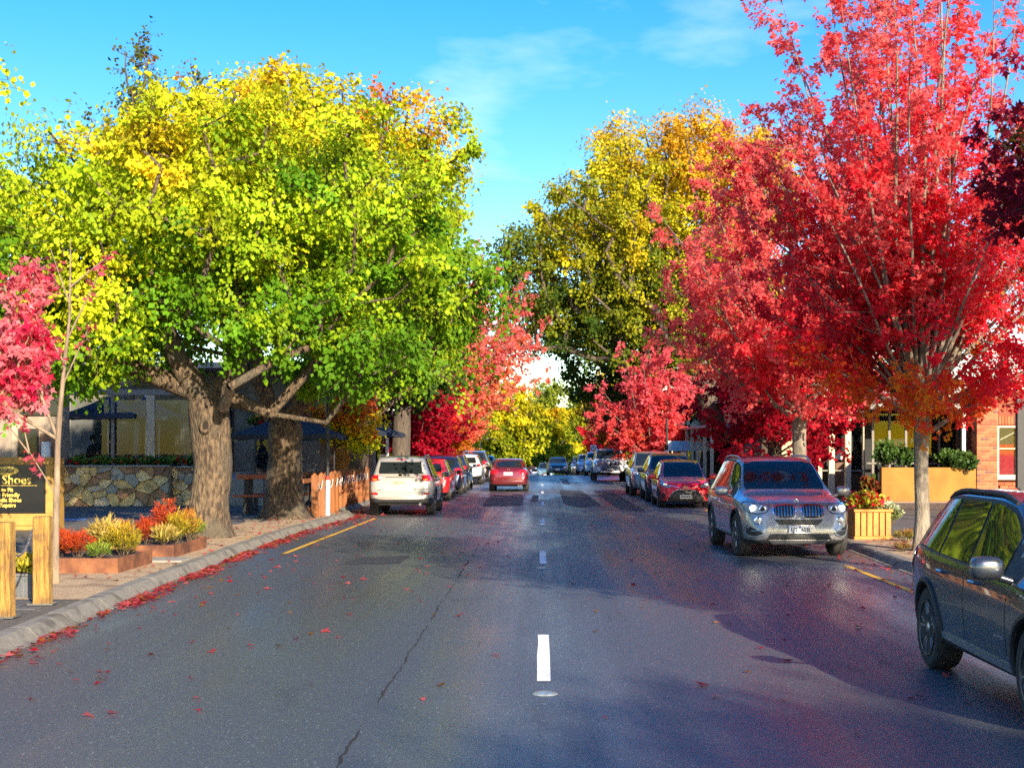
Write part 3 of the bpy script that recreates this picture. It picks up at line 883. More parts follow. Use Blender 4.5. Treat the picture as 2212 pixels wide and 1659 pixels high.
# big golden-green tree overhanging the road, right
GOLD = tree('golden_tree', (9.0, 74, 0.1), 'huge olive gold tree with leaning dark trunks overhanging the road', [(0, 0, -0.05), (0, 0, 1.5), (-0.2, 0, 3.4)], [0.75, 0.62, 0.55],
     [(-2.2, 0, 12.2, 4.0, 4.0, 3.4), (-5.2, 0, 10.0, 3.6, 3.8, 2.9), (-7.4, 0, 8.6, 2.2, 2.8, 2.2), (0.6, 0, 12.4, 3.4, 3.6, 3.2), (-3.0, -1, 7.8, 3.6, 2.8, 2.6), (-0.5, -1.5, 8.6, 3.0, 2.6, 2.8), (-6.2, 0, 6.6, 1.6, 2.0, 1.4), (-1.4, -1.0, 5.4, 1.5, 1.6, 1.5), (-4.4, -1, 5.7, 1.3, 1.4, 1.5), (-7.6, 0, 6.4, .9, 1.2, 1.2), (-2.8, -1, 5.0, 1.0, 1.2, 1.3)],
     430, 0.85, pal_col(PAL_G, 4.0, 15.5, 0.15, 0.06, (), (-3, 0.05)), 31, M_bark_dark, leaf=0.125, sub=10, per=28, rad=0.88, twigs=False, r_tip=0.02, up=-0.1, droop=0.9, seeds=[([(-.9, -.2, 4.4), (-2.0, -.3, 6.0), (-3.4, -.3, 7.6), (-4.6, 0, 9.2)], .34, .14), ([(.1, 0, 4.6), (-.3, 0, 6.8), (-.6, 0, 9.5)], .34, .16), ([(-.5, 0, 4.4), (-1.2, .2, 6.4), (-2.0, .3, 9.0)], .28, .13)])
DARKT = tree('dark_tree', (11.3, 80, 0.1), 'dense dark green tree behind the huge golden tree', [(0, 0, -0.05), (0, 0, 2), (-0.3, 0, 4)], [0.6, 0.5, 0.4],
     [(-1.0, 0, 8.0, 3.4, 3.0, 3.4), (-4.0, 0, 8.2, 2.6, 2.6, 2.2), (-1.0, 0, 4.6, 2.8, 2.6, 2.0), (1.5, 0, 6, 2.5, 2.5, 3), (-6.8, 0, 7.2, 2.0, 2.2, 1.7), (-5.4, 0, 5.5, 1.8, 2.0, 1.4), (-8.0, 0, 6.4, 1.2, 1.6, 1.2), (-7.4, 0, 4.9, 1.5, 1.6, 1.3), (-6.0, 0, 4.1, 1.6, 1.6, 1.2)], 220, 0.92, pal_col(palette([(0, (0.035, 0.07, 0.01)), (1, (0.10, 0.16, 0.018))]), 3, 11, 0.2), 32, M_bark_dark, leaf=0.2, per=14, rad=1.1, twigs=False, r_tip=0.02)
GOLD.scale = (1.233,) * 3; DARKT.scale = (1.21,) * 3
# red maples in the middle distance
def far_maple(x, y, h, sp, bias, seed, label, nb=24, leaf=0.15, zf=1.5, pal=None, ntw=9, lean=0.0):
    return vase('red_maple', (x, y, gz(y) + 0.1), label, [(0, 0, -0.05), (lean * 1.5, 0, zf * 0.5), (lean * 4, 0, zf)], [0.13, 0.11, 0.10], h, sp,
                pal or redcol(zf, h, bias, 0.14), seed, M_bark_pale, GM, nb=nb, leaf=leaf, per=10, twl=0.9, shape=LEAF_D, ntw=ntw + 4, thetamax=58,
                low=[(a, 72, sp * 0.8, zf, 0.03) for a in (20, 90, 160, 215, 270, 325)], lean=lean)
far_maple(-5.4, 64, 5.0, 2.3, 0.12, 41, 'dark red maple with several stems past the umbrellas on the left', pal=pal_col(palette([(0, DRED), (1, (0.6, 0.012, 0.05))]), 1.5, 5.4, 0.2), zf=1.3)
far_maple(-6.0, 71, 10.8, 2.7, 0.30, 42, 'tall coral pink maple over the parked cars on the left', nb=60, leaf=0.14, ntw=14, lean=.30, pal=pal_col(palette([(0, OGOLD), (.25, (0.86, .24, .09)), (1, (0.90, .21, .20))]), 1.5, 9, .18, .15))
far_maple(-5.2, 67, 3.9, 2.3, -0.36, 43, 'low orange maple in front of the tall coral one', zf=1.5, nb=22)
far_maple(-6.3, 80, 6.6, 2.2, 0.30, 44, 'pink maple furthest along the left footpath')
far_maple(5.4, 71, 6.6, 2.4, 0.28, 45, 'crimson maple standing behind the white pickup on the right', nb=34, zf=1.2, pal=pal_col(palette([(0, OGOLD), (.3, (0.84, .10, .08)), (1, (0.88, .14, .18))]), 1.2, 6.5, .2, .25))
far_maple(4.9, 86, 5.9, 2.1, -0.22, 46, 'orange and gold maple beyond the crimson one on the right', nb=26)
far_maple(4.6, 108, 4.4, 1.6, 0.1, 47, 'small pinkish red maple at the crest on the right', zf=0.8)
# trees past the crest that close the street
def far_tree(x, y, top, rx, rz, seed, pal, label, name='far_tree', n=90, leaf=0.28, bias=0.0, skirt=True):
    z = gz(y) + 0.0
    cz = top - rz - z
    lobes = [(0, 0, cz, rx, rx, rz), (rx * 0.35, 0, cz - rz * 0.5, rx * 0.8, rx * 0.7, rz * 0.7), (-rx * 0.4, 0, cz - rz * 0.45, rx * 0.8, rx * 0.7, rz * 0.7)]
    if skirt: lobes.append((0, 0, cz * 0.45, rx * 0.9, rx * 0.8, cz * 0.45))
    return tree(name, (x, y, z), label, [(0, 0, 0), (0, 0, 1.5), (0, 0, max(2, cz - rz))], [0.4, 0.35, 0.25], lobes, n, rx * 0.24,
                pal_col(pal, cz - rz * 1.5, cz + rz * 1.15, 0.14, bias), seed, M_bark_dark, 'trees beyond the crest', leaf=leaf, per=13, sub=9, rad=rx * 0.30, twigs=False, r_tip=0.03, nside=10)
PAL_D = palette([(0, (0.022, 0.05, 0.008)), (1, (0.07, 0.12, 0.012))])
far_tree(-2.6, 122, 8.4, 3.2, 3.4, 51, PAL_Y, 'bright yellow tree where the street dips out of sight')
far_tree(-7.5, 118, 8.0, 3.5, 3.2, 52, PAL_Y, 'yellow tree behind the last maples on the left')
far_tree(0.6, 150, 6.2, 3.0, 2.6, 53, PAL_Y, 'smaller yellow tree in the gap at the end of the street', bias=-0.1)
far_tree(2.6, 165, 9.2, 4.0, 4.2, 54, palette([(0, (0.03, 0.07, 0.01)), (1, (0.20, 0.24, 0.015))]), 'olive tree at the end of the street')
far_tree(6.2, 135, 9.0, 3.6, 4.0, 55, PAL_Y, 'yellow tree behind the maples on the right', bias=-0.05)
far_tree(0.4, 215, 10.5, 4.5, 6.0, 59, palette([(0, (0.05, 0.10, 0.01)), (1, (0.30, 0.32, 0.02))]), 'olive tree beyond all others in the street gap', leaf=0.34)
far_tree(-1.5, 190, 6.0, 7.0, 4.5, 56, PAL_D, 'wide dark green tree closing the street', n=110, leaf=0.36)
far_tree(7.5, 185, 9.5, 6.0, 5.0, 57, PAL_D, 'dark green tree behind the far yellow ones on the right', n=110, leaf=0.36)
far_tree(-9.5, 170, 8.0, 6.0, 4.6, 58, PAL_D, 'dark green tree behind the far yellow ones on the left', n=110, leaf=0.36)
# ---------------------------------------------------------------- cars
def pchip(pts):
    x = np.array([p[0] for p in pts], float); y = np.array([p[1] for p in pts], float)
    h = np.diff(x); d = np.diff(y) / h
    m = np.zeros(len(x)); m[0] = d[0]; m[-1] = d[-1]
    for i in range(1, len(x) - 1):
        if d[i - 1] * d[i] > 0:
            w1 = 2 * h[i] + h[i - 1]; w2 = h[i] + 2 * h[i - 1]
            m[i] = (w1 + w2) / (w1 / d[i - 1] + w2 / d[i])
    def f(q):
        q = np.clip(q, x[0], x[-1]); k = np.clip(np.searchsorted(x, q) - 1, 0, len(h) - 1)
        t = (q - x[k]) / h[k]
        return ((1 + 2*t) * (1-t)**2) * y[k] + t * (1-t)**2 * h[k] * m[k] + t*t*(3-2*t) * y[k+1] + t*t*(t-1) * h[k] * m[k+1]
    return f

def chaikin(p, it):
    for _ in range(it):
        q = [p[0]]
        for a, b in zip(p, p[1:]):
            q.append(a * 0.75 + b * 0.25); q.append(a * 0.25 + b * 0.75)
        q.append(p[-1]); p = q
    return p

M_black = mat('black_plastic', (0.018, 0.018, 0.019), 0.55, (0.03, 0.03, 0.03), 30, bump=0.15, bscale=200)
M_rubber = mat('tyre_rubber', (0.022, 0.021, 0.02), 0.8, (0.045, 0.04, 0.035), 12, bump=0.3, bscale=60)
M_glass = mat('car_glass', (0.012, 0.016, 0.018), 0.03, spec=0.6, ior=1.6)
M_chrome = mat('chrome', (0.75, 0.75, 0.76), 0.12, metal=1.0)
M_alloy = mat('alloy', (0.45, 0.46, 0.47), 0.3, metal=0.9)
M_alloy_dark = mat('dark_alloy', (0.10, 0.10, 0.105), 0.35, metal=0.8)
M_lamp = mat('lamp_lens', (0.50, 0.53, 0.56), 0.08, (0.30, 0.33, 0.36), 16, coat=1.0, spec=0.8)
M_lamp_on = mat('lit_lamp', (1.0, 0.90, 0.62), 0.1, emit=12.0)
M_tail = mat('tail_lens', (0.42, 0.008, 0.010), 0.10, coat=1.0)
M_amber = mat('amber_lens', (0.80, 0.22, 0.02), 0.15, coat=1.0)
M_plate_w = mat('plate_white', (0.72, 0.72, 0.70), 0.5)
M_plate_c = mat('plate_cream', (0.62, 0.52, 0.33), 0.5)
M_ink = mat('plate_ink', (0.03, 0.03, 0.035), 0.5)
M_silver_trim = mat('silver_trim', (0.50, 0.49, 0.47), 0.32, metal=0.85)

def paint(name, c, metal=0.35, rough=0.32, dusty=None):
    if name in _M: return _M[name]
    m, nt, b, out = nodes_of(name)
    L = nt.links.new
    b.inputs['Metallic'].default_value = metal; b.inputs['Roughness'].default_value = rough
    b.inputs['Coat Weight'].default_value = 1.0; b.inputs['Coat Roughness'].default_value = 0.025; b.inputs['Coat IOR'].default_value = 1.6
    tc = nt.nodes.new('ShaderNodeTexCoord')
    n = nt.nodes.new('ShaderNodeTexNoise'); n.inputs['Scale'].default_value = 1.4; n.inputs['Detail'].default_value = 6
    L(tc.outputs['Object'], n.inputs[0])
    mx = nt.nodes.new('ShaderNodeMix'); mx.data_type = 'RGBA'
    mx.inputs[6].default_value = (*c, 1); mx.inputs[7].default_value = (*[x * 0.82 + 0.006 for x in c], 1)
    L(n.outputs['Fac'], mx.inputs[0])
    src = mx.outputs[2]
    # road film on the lower panels (dirt thrown up by the wheels)
    sp = nt.nodes.new('ShaderNodeSeparateXYZ'); L(tc.outputs['Object'], sp.inputs[0])
    mr = nt.nodes.new('ShaderNodeMapRange'); mr.inputs[1].default_value = 0.62; mr.inputs[2].default_value = 0.2; mr.inputs[3].default_value = 0; mr.inputs[4].default_value = 0.45
    L(sp.outputs['Z'], mr.inputs[0])
    mu = nt.nodes.new('ShaderNodeMath'); mu.operation = 'MULTIPLY'; L(mr.outputs[0], mu.inputs[0]); L(n.outputs['Fac'], mu.inputs[1])
    m2 = nt.nodes.new('ShaderNodeMix'); m2.data_type = 'RGBA'; L(mu.outputs[0], m2.inputs[0]); L(src, m2.inputs[6]); m2.inputs[7].default_value = (0.10, 0.085, 0.065, 1)
    L(m2.outputs[2], b.inputs['Base Color'])
    fl = nt.nodes.new('ShaderNodeTexNoise'); fl.inputs['Scale'].default_value = 260; L(tc.outputs['Object'], fl.inputs[0])
    r2 = nt.nodes.new('ShaderNodeMapRange'); r2.inputs[3].default_value = rough * 0.8; r2.inputs[4].default_value = rough * 1.25
    L(fl.outputs['Fac'], r2.inputs[0]); L(r2.outputs[0], b.inputs['Roughness'])
    _M[name] = m
    return m

# ---- wheels (shared by all cars)
def wheel_meshes(r, w, spokes=5, key=''):
    t = MB()
    ri = r * 0.68
    t.lathe([(ri * 0.98, -w/2 + .01), (ri + .01, -w/2), (r - .035, -w/2 - .004), (r - .012, -w/2 + .014), (r - .002, -w/2 + .035), (r, -.012), (r - .008, -.010), (r - .008, .010), (r, .012), (r - .002, w/2 - .035),
             (r - .012, w/2 - .014), (r - .035, w/2 + .004), (ri + .01, w/2), (ri * 0.98, w/2 - .01)], 40, 'X')
    tyre = t.mesh('tyre' + key, True, 30)
    b = MB()
    b.lathe([(ri * 0.97, -w/2 + .02), (ri * 0.98, w/2 - 0.01), (ri * 1.01, w/2 + .002), (ri * 1.0, w/2 + 0.008), (ri * 0.93, w/2 + .004), (ri * 0.90, w/2 - .05), (ri * 0.87, -.02)], 36, 'X')
    barrel = b.mesh('rim' + key, True, 40)
    s = MB()
    for k in range(spokes):
        for dd in (-0.16, 0.16):
            a = 2 * math.pi * k / spokes + math.pi / 2
            a0, a1 = a + dd * 0.35, a + dd * 1.05
            p0 = (math.cos(a0) * ri * 0.16, math.sin(a0) * ri * 0.16); p1 = (math.cos(a1) * ri * 0.96, math.sin(a1) * ri * 0.96)
            dx, dy = p1[0] - p0[0], p1[1] - p0[1]; ln = math.hypot(dx, dy); nx, ny = -dy / ln, dx / ln
            w0, w1 = ri * 0.075, ri * 0.055
            vs = []
            for (p, ww, xo) in ((p0, w0, w/2 - 0.02), (((p0[0]+p1[0])/2, (p0[1]+p1[1])/2), (w0+w1)/2, w/2 - 0.006), (p1, w1, w/2 - .004)):
                vs += [(xo - .035, p[0] - nx * ww, p[1] - ny * ww), (xo, p[0] - nx * ww * .6, p[1] - ny * ww * .6), (xo, p[0] + nx * ww * .6, p[1] + ny * ww * .6), (xo - .035, p[0] + nx * ww, p[1] + ny * ww)]
            s.add(vs, [(0,1,5,4),(1,2,6,5),(2,3,7,6),(3,0,4,7),(4,5,9,8),(5,6,10,9),(6,7,11,10),(7,4,8,11),(8,9,10,11)])
    s.lathe([(ri * .20, w/2 - .05), (ri * .20, w/2 - .012), (ri * .15, w/2 - .002), (ri * .05, w/2)], 16, 'X')
    sp = s.mesh('spokes' + key, True, 40)
    return tyre, barrel, sp
_wheels = {}
def add_wheel(root, x, y, r, side, rimmat, steer=0.0, w=0.235, spokes=5):
    k = (round(r, 3), w, spokes)
    if k not in _wheels: _wheels[k] = wheel_meshes(r, w, spokes)
    ty, ba, sp = _wheels[k]
    e = empty('wheel', (x, y, r)); e.parent = root; e.rotation_euler = (random.uniform(0, 1.2), 0, (0 if side > 0 else math.pi) + steer)
    link('tyre', ty, M_rubber, e); link('rim', ba, M_alloy_dark, e)
    link('spokes', sp, rimmat, e, objmat=True)
    return e

def in_poly(p, poly):
    x, y = p; c = False; n = len(poly); j = n - 1
    for i in range(n):
        xi, yi = poly[i]; xj, yj = poly[j]
        if (yi > y) != (yj > y) and x < (xj - xi) * (y - yi) / (yj - yi) + xi: c = not c
        j = i
    return c

def round_poly(poly, r=0.25, it=2):
    p = [np.array(q, float) for q in poly]
    for _ in range(it):
        q = []
        n = len(p)
        for i in range(n):
            a, b = p[i], p[(i + 1) % n]
            q.append(a * (1 - r) + b * r); q.append(a * r + b * (1 - r))
        p = q
    return [tuple(x) for x in p]

class Car:
    def __init__(s, key, sp):
        s.key = key; s.sp = sp; s.cache = {}
        L, W = sp['L'], sp['W']
        s.L, s.W = L, W
        s.top = pchip(sp['top']); s.bot = pchip(sp['bot']); s.belt = pchip(sp['belt']); s.plan = pchip(sp['plan']); s.tw = pchip(sp['tw'])
        h = L / 2
        ys = np.unique(np.round(np.concatenate([np.linspace(-h, h, 84), h - np.linspace(0, 0.45, 22) ** 1.2, -h + np.linspace(0, 0.5, 24) ** 1.2]), 4))
        rings = []
        for y in ys:
            hw = W / 2 * float(s.plan(y)); zt = float(s.top(y)); zb = float(s.bot(y))
            be = min(float(s.belt(y)), zb + (zt - zb) * 0.84); tw = float(s.tw(y)) * hw
            up = zt - be
            P = [(0, zb), (0.80 * hw, zb), (0.945 * hw, zb + 0.03), (0.975 * hw, zb + 0.22 * (be - zb)), (1.0 * hw, zb + 0.52 * (be - zb)), (0.998 * hw, zb + 0.74 * (be - zb)),
                 (0.982 * hw, zb + 0.90 * (be - zb)), (0.958 * hw, be), (max(tw, 0.945 * hw - (0.945 * hw - tw) * 0.12), be + up * 0.12),
                 (0.93 * hw + (tw - 0.93 * hw) * 0.62, be + up * 0.58), (tw * 1.02, zt - min(0.075, up * 0.3)), (tw * 0.93, zt - min(0.03, up * 0.14)), (tw * 0.6, zt - min(0.008, up * 0.04)), (0, zt)]
            rings.append([Vector((a, y, b)) for a, b in chaikin([np.array(q, float) for q in P], 2)])
        v = []; f = []
        n = len(rings[0]); m = 2 * n - 2
        for rg in rings:
            v += [p for p in rg] + [Vector((-p.x, p.y, p.z)) for p in rg[-2:0:-1]]
        for i in range(len(rings) - 1):
            for k in range(m):
                a = i * m + k; b = i * m + (k + 1) % m
                f.append((a, b, b + m, a + m))
        f.append(tuple(range(m))); f.append(tuple(range((len(rings) - 1) * m, len(rings) * m)))
        mb = MB(); mb.v = [tuple(p) for p in v]; mb.f = f
        me = mb.mesh(key + '_body', False)
        s.bvh = BVHTree.FromPolygons([Vector(p) for p in mb.v], mb.f)
        # cut the wheel arches
        tmp = bpy.data.objects.new('tmp', me); COL.objects.link(tmp)
        cut = []
        for (ay, side) in [(a, sd) for a in sp['axles'] for sd in (1, -1)]:
            c = MB().lathe([(sp['arch'], 0), (sp['arch'], 0.9)], 40, 'X')
            cm = c.mesh('cut'); co = bpy.data.objects.new('cut', cm); COL.objects.link(co)
            co.location = (W / 2 - 0.36 if side > 0 else -(W / 2 - 0.36) - 0.9, ay, sp['arch_z'])
            md = tmp.modifiers.new('b', 'BOOLEAN'); md.operation = 'DIFFERENCE'; md.solver = 'EXACT'; md.object = co
            cut.append(co)
        dg = bpy.context.evaluated_depsgraph_get(); dg.update()
        body = bpy.data.meshes.new_from_object(tmp.evaluated_get(dg))
        for c in cut: bpy.data.objects.remove(c)
        bpy.data.objects.remove(tmp)
        body.name = 'car_body'
        body.materials.clear()
        for mm in (None, M_black): body.materials.append(mm)
        clad = sp.get('clad', 0.0)
        bm = bmesh.new(); bm.from_mesh(body)
        for fc in bm.faces:
            c = fc.calc_center_median()
            for ay in sp['axles']:
                if math.hypot(c.y - ay, c.z - sp['arch_z']) < sp['arch'] * 1.002 and abs(c.x) < W / 2 and abs(c.x) > W / 2 - 0.37: fc.material_index = 1
            cz = clad
            if c.y > L / 2 - 0.55: cz = sp.get('clad_f', clad)
            if c.y < -L / 2 + 0.5: cz = sp.get('clad_r', clad)
            if c.z < cz or fc.normal.z < -0.7 and c.z < 0.4: fc.material_index = 1
            fc.smooth = True
        for e in bm.edges:
            if len(e.link_faces) == 2 and e.calc_face_angle(0) > R(38): e.smooth = False
        bm.to_mesh(body); bm.free()
        s.body = body

    def cast(s, view, a, b):
        if view == 'R': o, d = Vector((4, a, b)), Vector((-1, 0, 0))
        elif view == 'F': o, d = Vector((a, 8, b)), Vector((0, -1, 0))
        elif view == 'B': o, d = Vector((a, -8, b)), Vector((0, 1, 0))
        else: o, d = Vector((a, b, 5)), Vector((0, 0, -1))
        h = s.bvh.ray_cast(o, d)
        if h[0] is None:
            q = Vector((s.W / 2, a, b)) if view == 'R' else (Vector((a, s.L / 2, b)) if view == 'F' else (Vector((a, -s.L / 2, b)) if view == 'B' else Vector((a, b, 1.4))))
            h = s.bvh.find_nearest(q)
        p = h[0]; nrm = h[1]
        if nrm.dot(d) > 0: nrm = -nrm
        return p, nrm, d

    def panel(s, key, poly, view, off=0.006, res=0.07, depth=0.012, flip=False, fit=False):
        """a patch laid on the bodywork: outline in side/front/rear/top view, thin rim let into the body"""
        k = (key, flip)
        if k in s.cache: return s.cache[k]
        pts = []; n = len(poly)
        for i in range(n):
            a, b = poly[i], poly[(i + 1) % n]
            ln = math.hypot(a[0] - b[0], a[1] - b[1]); m = max(1, int(ln / res))
            for q in range(m): pts.append((a[0] + (b[0] - a[0]) * q / m, a[1] + (b[1] - a[1]) * q / m))
        nb = len(pts)
        x0 = min(p[0] for p in pts); x1 = max(p[0] for p in pts); y0 = min(p[1] for p in pts); y1 = max(p[1] for p in pts)
        inner = []
        gx = x0 + res / 2
        while gx < x1:
            gy_ = y0 + res / 2
            while gy_ < y1:
                if in_poly((gx, gy_), pts) and min((gx - p[0]) ** 2 + (gy_ - p[1]) ** 2 for p in pts) > (res * 0.35) ** 2: inner.append((gx, gy_))
                gy_ += res
            gx += res
        allp = [Vector(p) for p in pts + inner]
        r = delaunay_2d_cdt(allp, [(i, (i + 1) % nb) for i in range(nb)], [], 1, 1e-6)
        vs2, fs = r[0], r[2]
        orig = r[3]
        P = []; Bk = {}
        for i, q in enumerate(vs2):
            p, nrm, d = s.cast(view, q[0], q[1])
            P.append(p + (nrm * 0.6 - d * 0.4) * off)
            Bk[i] = p - nrm * depth
        if fit:
            # glass is drawn as one clean curved sheet
            A = np.array([[p.x, p.y, p.z] for p in P])
            ax = 0 if view == 'R' else 1
            u, w = (A[:, 1], A[:, 2]) if ax == 0 else (A[:, 0], A[:, 2])
            u = u - u.mean(); w = w - w.mean()
            B = np.stack([np.ones(len(u)), u, w, u * u, u * w, w * w, u ** 3, u * u * w, u * w * w, w ** 3], 1)
            cf = np.linalg.lstsq(B, A[:, ax], rcond=None)[0]
            sg = -1 if view == 'B' else 1
            f_ = B @ cf; over = np.max(sg * (A[:, ax] - f_))
            f_ = f_ + sg * max(0.0, min(over, 0.02) * 0.7)
            for i in range(len(P)): P[i][ax] = f_[i]
        # rim from boundary edges
        ec = {}
        for t in fs:
            for a, b in zip(t, list(t[1:]) + [t[0]]):
                kk = (min(a, b), max(a, b)); ec[kk] = ec.get(kk, 0) + 1
        mb = MB(); mb.v = [tuple(p) for p in P]; mb.f = [tuple(t) for t in fs]
        bi = {}
        for (a, b), c in ec.items():
            if c == 1:
                for q in (a, b):
                    if q not in bi: bi[q] = len(mb.v); mb.v.append(tuple(Bk[q]))
                mb.f.append((a, b, bi[b], bi[a]))
        if flip: mb.v = [(-x, y, z) for x, y, z in mb.v]
        me = mb.mesh(key, True, 50)
        s.cache[k] = me
        return me

    def cross(s, y):
        hw = s.W / 2 * float(s.plan(y))
        return hw, float(s.top(y)), float(s.belt(y)), float(s.tw(y)) * hw

    def screen_poly(s, ya, yb, m0=0.05, m1=0.05, n=7):
        a = []
        for i in range(n):
            y = ya + (yb - ya) * i / (n - 1)
            hw, zt, be, tw = s.cross(y)
            a.append((tw - (m0 if i else m0 + 0.02), zt - 0.012 - (0.0 if i < n - 1 else 0.0)))
        return a + [(-x, z) for x, z in reversed(a)]

    def side_poly(s, y0, y1, zlo=0.035, zhi=0.095, n=9, slant0=0.0, slant1=0.0):
        lo = []; hi = []
        for i in range(n):
            t = i / (n - 1)
            yl = y0 + (y1 - y0) * t
            hw, zt, be, tw = s.cross(yl); lo.append((yl, be + zlo))
            yh = y0 + slant0 + (y1 - slant1 - y0 - slant0) * t
            hw, zt, be, tw = s.cross(yh); hi.append((yh, max(zt - zhi, be + zlo + 0.02)))
        return lo + hi[::-1]

ymir = lambda poly: [(-a, b) for a, b in reversed(poly)]

def blob(c, sx, sy, sz, e=2.6, nu=14, nv=10):
    """rounded housing"""
    mb = MB(); vs = []
    def sg(v, p): return math.copysign(abs(v) ** p, v)
    for j in range(nv + 1):
        ph = -math.pi / 2 + math.pi * j / nv
        for i in range(nu):
            th = 2 * math.pi * i / nu
            vs.append((c[0] + sx * sg(math.cos(ph), 2 / e) * sg(math.cos(th), 2 / e), c[1] + sy * sg(math.cos(ph), 2 / e) * sg(math.sin(th), 2 / e), c[2] + sz * sg(math.sin(ph), 2 / e)))
    fs = []
    for j in range(nv):
        for i in range(nu):
            a = j * nu + i; b = j * nu + (i + 1) % nu
            fs.append((a, b, b + nu, a + nu))
    mb.add(vs, fs); return mb

def spec(L, W, top, belt, tw, bot, axles, r, arch, plan=None, **k):
    h = L / 2
    plan = plan or [(-h, .74), (-h + .05, .84), (-h + .15, .91), (-h + .45, .968), (-h + 1.0, 1.0), (h - 1.3, 1.0), (h - .75, .98), (h - .4, .935), (h - .18, .86), (h - .06, .76), (h, .64)]
    d = dict(L=L, W=W, top=top, belt=belt, tw=tw, bot=bot, axles=axles, r=r, arch=arch, arch_z=r, plan=plan)
    d.update(k); return d

TYPES = {}
# large SUV, 4.9 m
TYPES['big_suv'] = spec(4.88, 1.94,
    [(-2.44, .66), (-2.41, .80), (-2.36, 1.02), (-2.26, 1.16), (-2.10, 1.42), (-1.95, 1.62), (-1.7, 1.70), (-.9, 1.745), (-.1, 1.735), (.35, 1.675), (.75, 1.44), (1.16, 1.17), (1.32, 1.125), (1.8, 1.07), (2.12, 1.0), (2.28, .935), (2.36, .83), (2.41, .66), (2.44, .52)],
    [(-2.44, .60), (-2.3, 1.0), (-2.0, 1.06), (-1, 1.06), (.5, 1.02), (1.2, 1.0), (1.8, .95), (2.2, .86), (2.44, .5)],
    [(-2.44, .9), (-2.2, .80), (-1.95, .68), (-1.5, .67), (0, .69), (.35, .68), (.8, .75), (1.16, .80), (1.5, .80), (2.1, .80), (2.3, .84), (2.44, .9)],
    [(-2.44, .46), (-2.38, .36), (-2.2, .30), (-1, .26), (1.5, .26), (2.2, .24), (2.38, .27), (2.44, .36)], (-1.40, 1.53), .38, .43, clad=.34, clad_f=.33, clad_r=.42)
# compact SUV, 4.45 m
TYPES['small_suv'] = spec(4.45, 1.82,
    [(-2.225, .62), (-2.19, .86), (-2.13, 1.06), (-2.0, 1.22), (-1.82, 1.42), (-1.55, 1.53), (-1.0, 1.575), (-.2, 1.575), (.25, 1.53), (.7, 1.29), (1.05, 1.075), (1.2, 1.035), (1.7, .97), (1.98, .89), (2.1, .80), (2.18, .64), (2.225, .5)],
    [(-2.225, .58), (-2.1, .98), (-1.8, 1.02), (-1, .985), (.4, .945), (1.1, .92), (1.7, .86), (2.0, .80), (2.225, .48)],
    [(-2.225, .9), (-2.0, .80), (-1.7, .69), (-1.0, .69), (0, .70), (.25, .69), (.7, .76), (1.1, .81), (1.6, .80), (2.0, .82), (2.225, .9)],
    [(-2.225, .44), (-2.16, .34), (-2.0, .28), (-1, .235), (1.4, .235), (2.0, .23), (2.16, .27), (2.225, .36)], (-1.33, 1.34), .355, .40, clad=.33, clad_f=.34, clad_r=.40)
# boxier compact SUV seen from behind
TYPES['boxy_suv'] = spec(4.57, 1.845,
    [(-2.285, .60), (-2.26, .78), (-2.22, 1.0), (-2.16, 1.14), (-2.06, 1.35), (-1.95, 1.53), (-1.78, 1.63), (-1.2, 1.675), (-.4, 1.67), (.25, 1.61), (.75, 1.34), (1.12, 1.13), (1.3, 1.09), (1.8, 1.0), (2.05, .9), (2.15, .80), (2.24, .64), (2.285, .5)],
    [(-2.285, .55), (-2.18, 1.02), (-1.8, 1.06), (-1, 1.04), (.5, 1.0), (1.2, .96), (1.8, .88), (2.1, .78), (2.285, .48)],
    [(-2.285, .92), (-2.15, .84), (-1.95, .74), (-1.6, .71), (-.5, .72), (.25, .70), (.75, .76), (1.12, .81), (1.6, .80), (2.0, .82), (2.285, .9)],
    [(-2.285, .46), (-2.25, .38), (-2.1, .32), (-1, .26), (1.4, .25), (2.05, .24), (2.22, .28), (2.285, .38)], (-1.33, 1.33), .36, .41, clad=.36, clad_f=.36, clad_r=.50)
# small hatch
TYPES['hatch'] = spec(3.95, 1.70,
    [(-1.975, .58), (-1.94, .80), (-1.88, 1.0), (-1.74, 1.22), (-1.6, 1.38), (-1.35, 1.46), (-.7, 1.505), (-.1, 1.50), (.3, 1.44), (.8, 1.16), (1.14, .96), (1.28, .925), (1.6, .85), (1.78, .77), (1.88, .66), (1.94, .54), (1.975, .42)],
    [(-1.975, .52), (-1.85, .92), (-1.5, .96), (-.8, .93), (.4, .88), (1.1, .84), (1.6, .76), (1.8, .66), (1.975, .4)],
    [(-1.975, .9), (-1.8, .80), (-1.5, .70), (-.8, .70), (0, .71), (.3, .70), (.8, .77), (1.14, .82), (1.5, .82), (1.8, .85), (1.975, .9)],
    [(-1.975, .40), (-1.9, .28), (-1.7, .22), (-.8, .20), (1.2, .19), (1.75, .17), (1.92, .19), (1.975, .28)], (-1.22, 1.29), .31, .35, clad=.2, clad_r=.30)
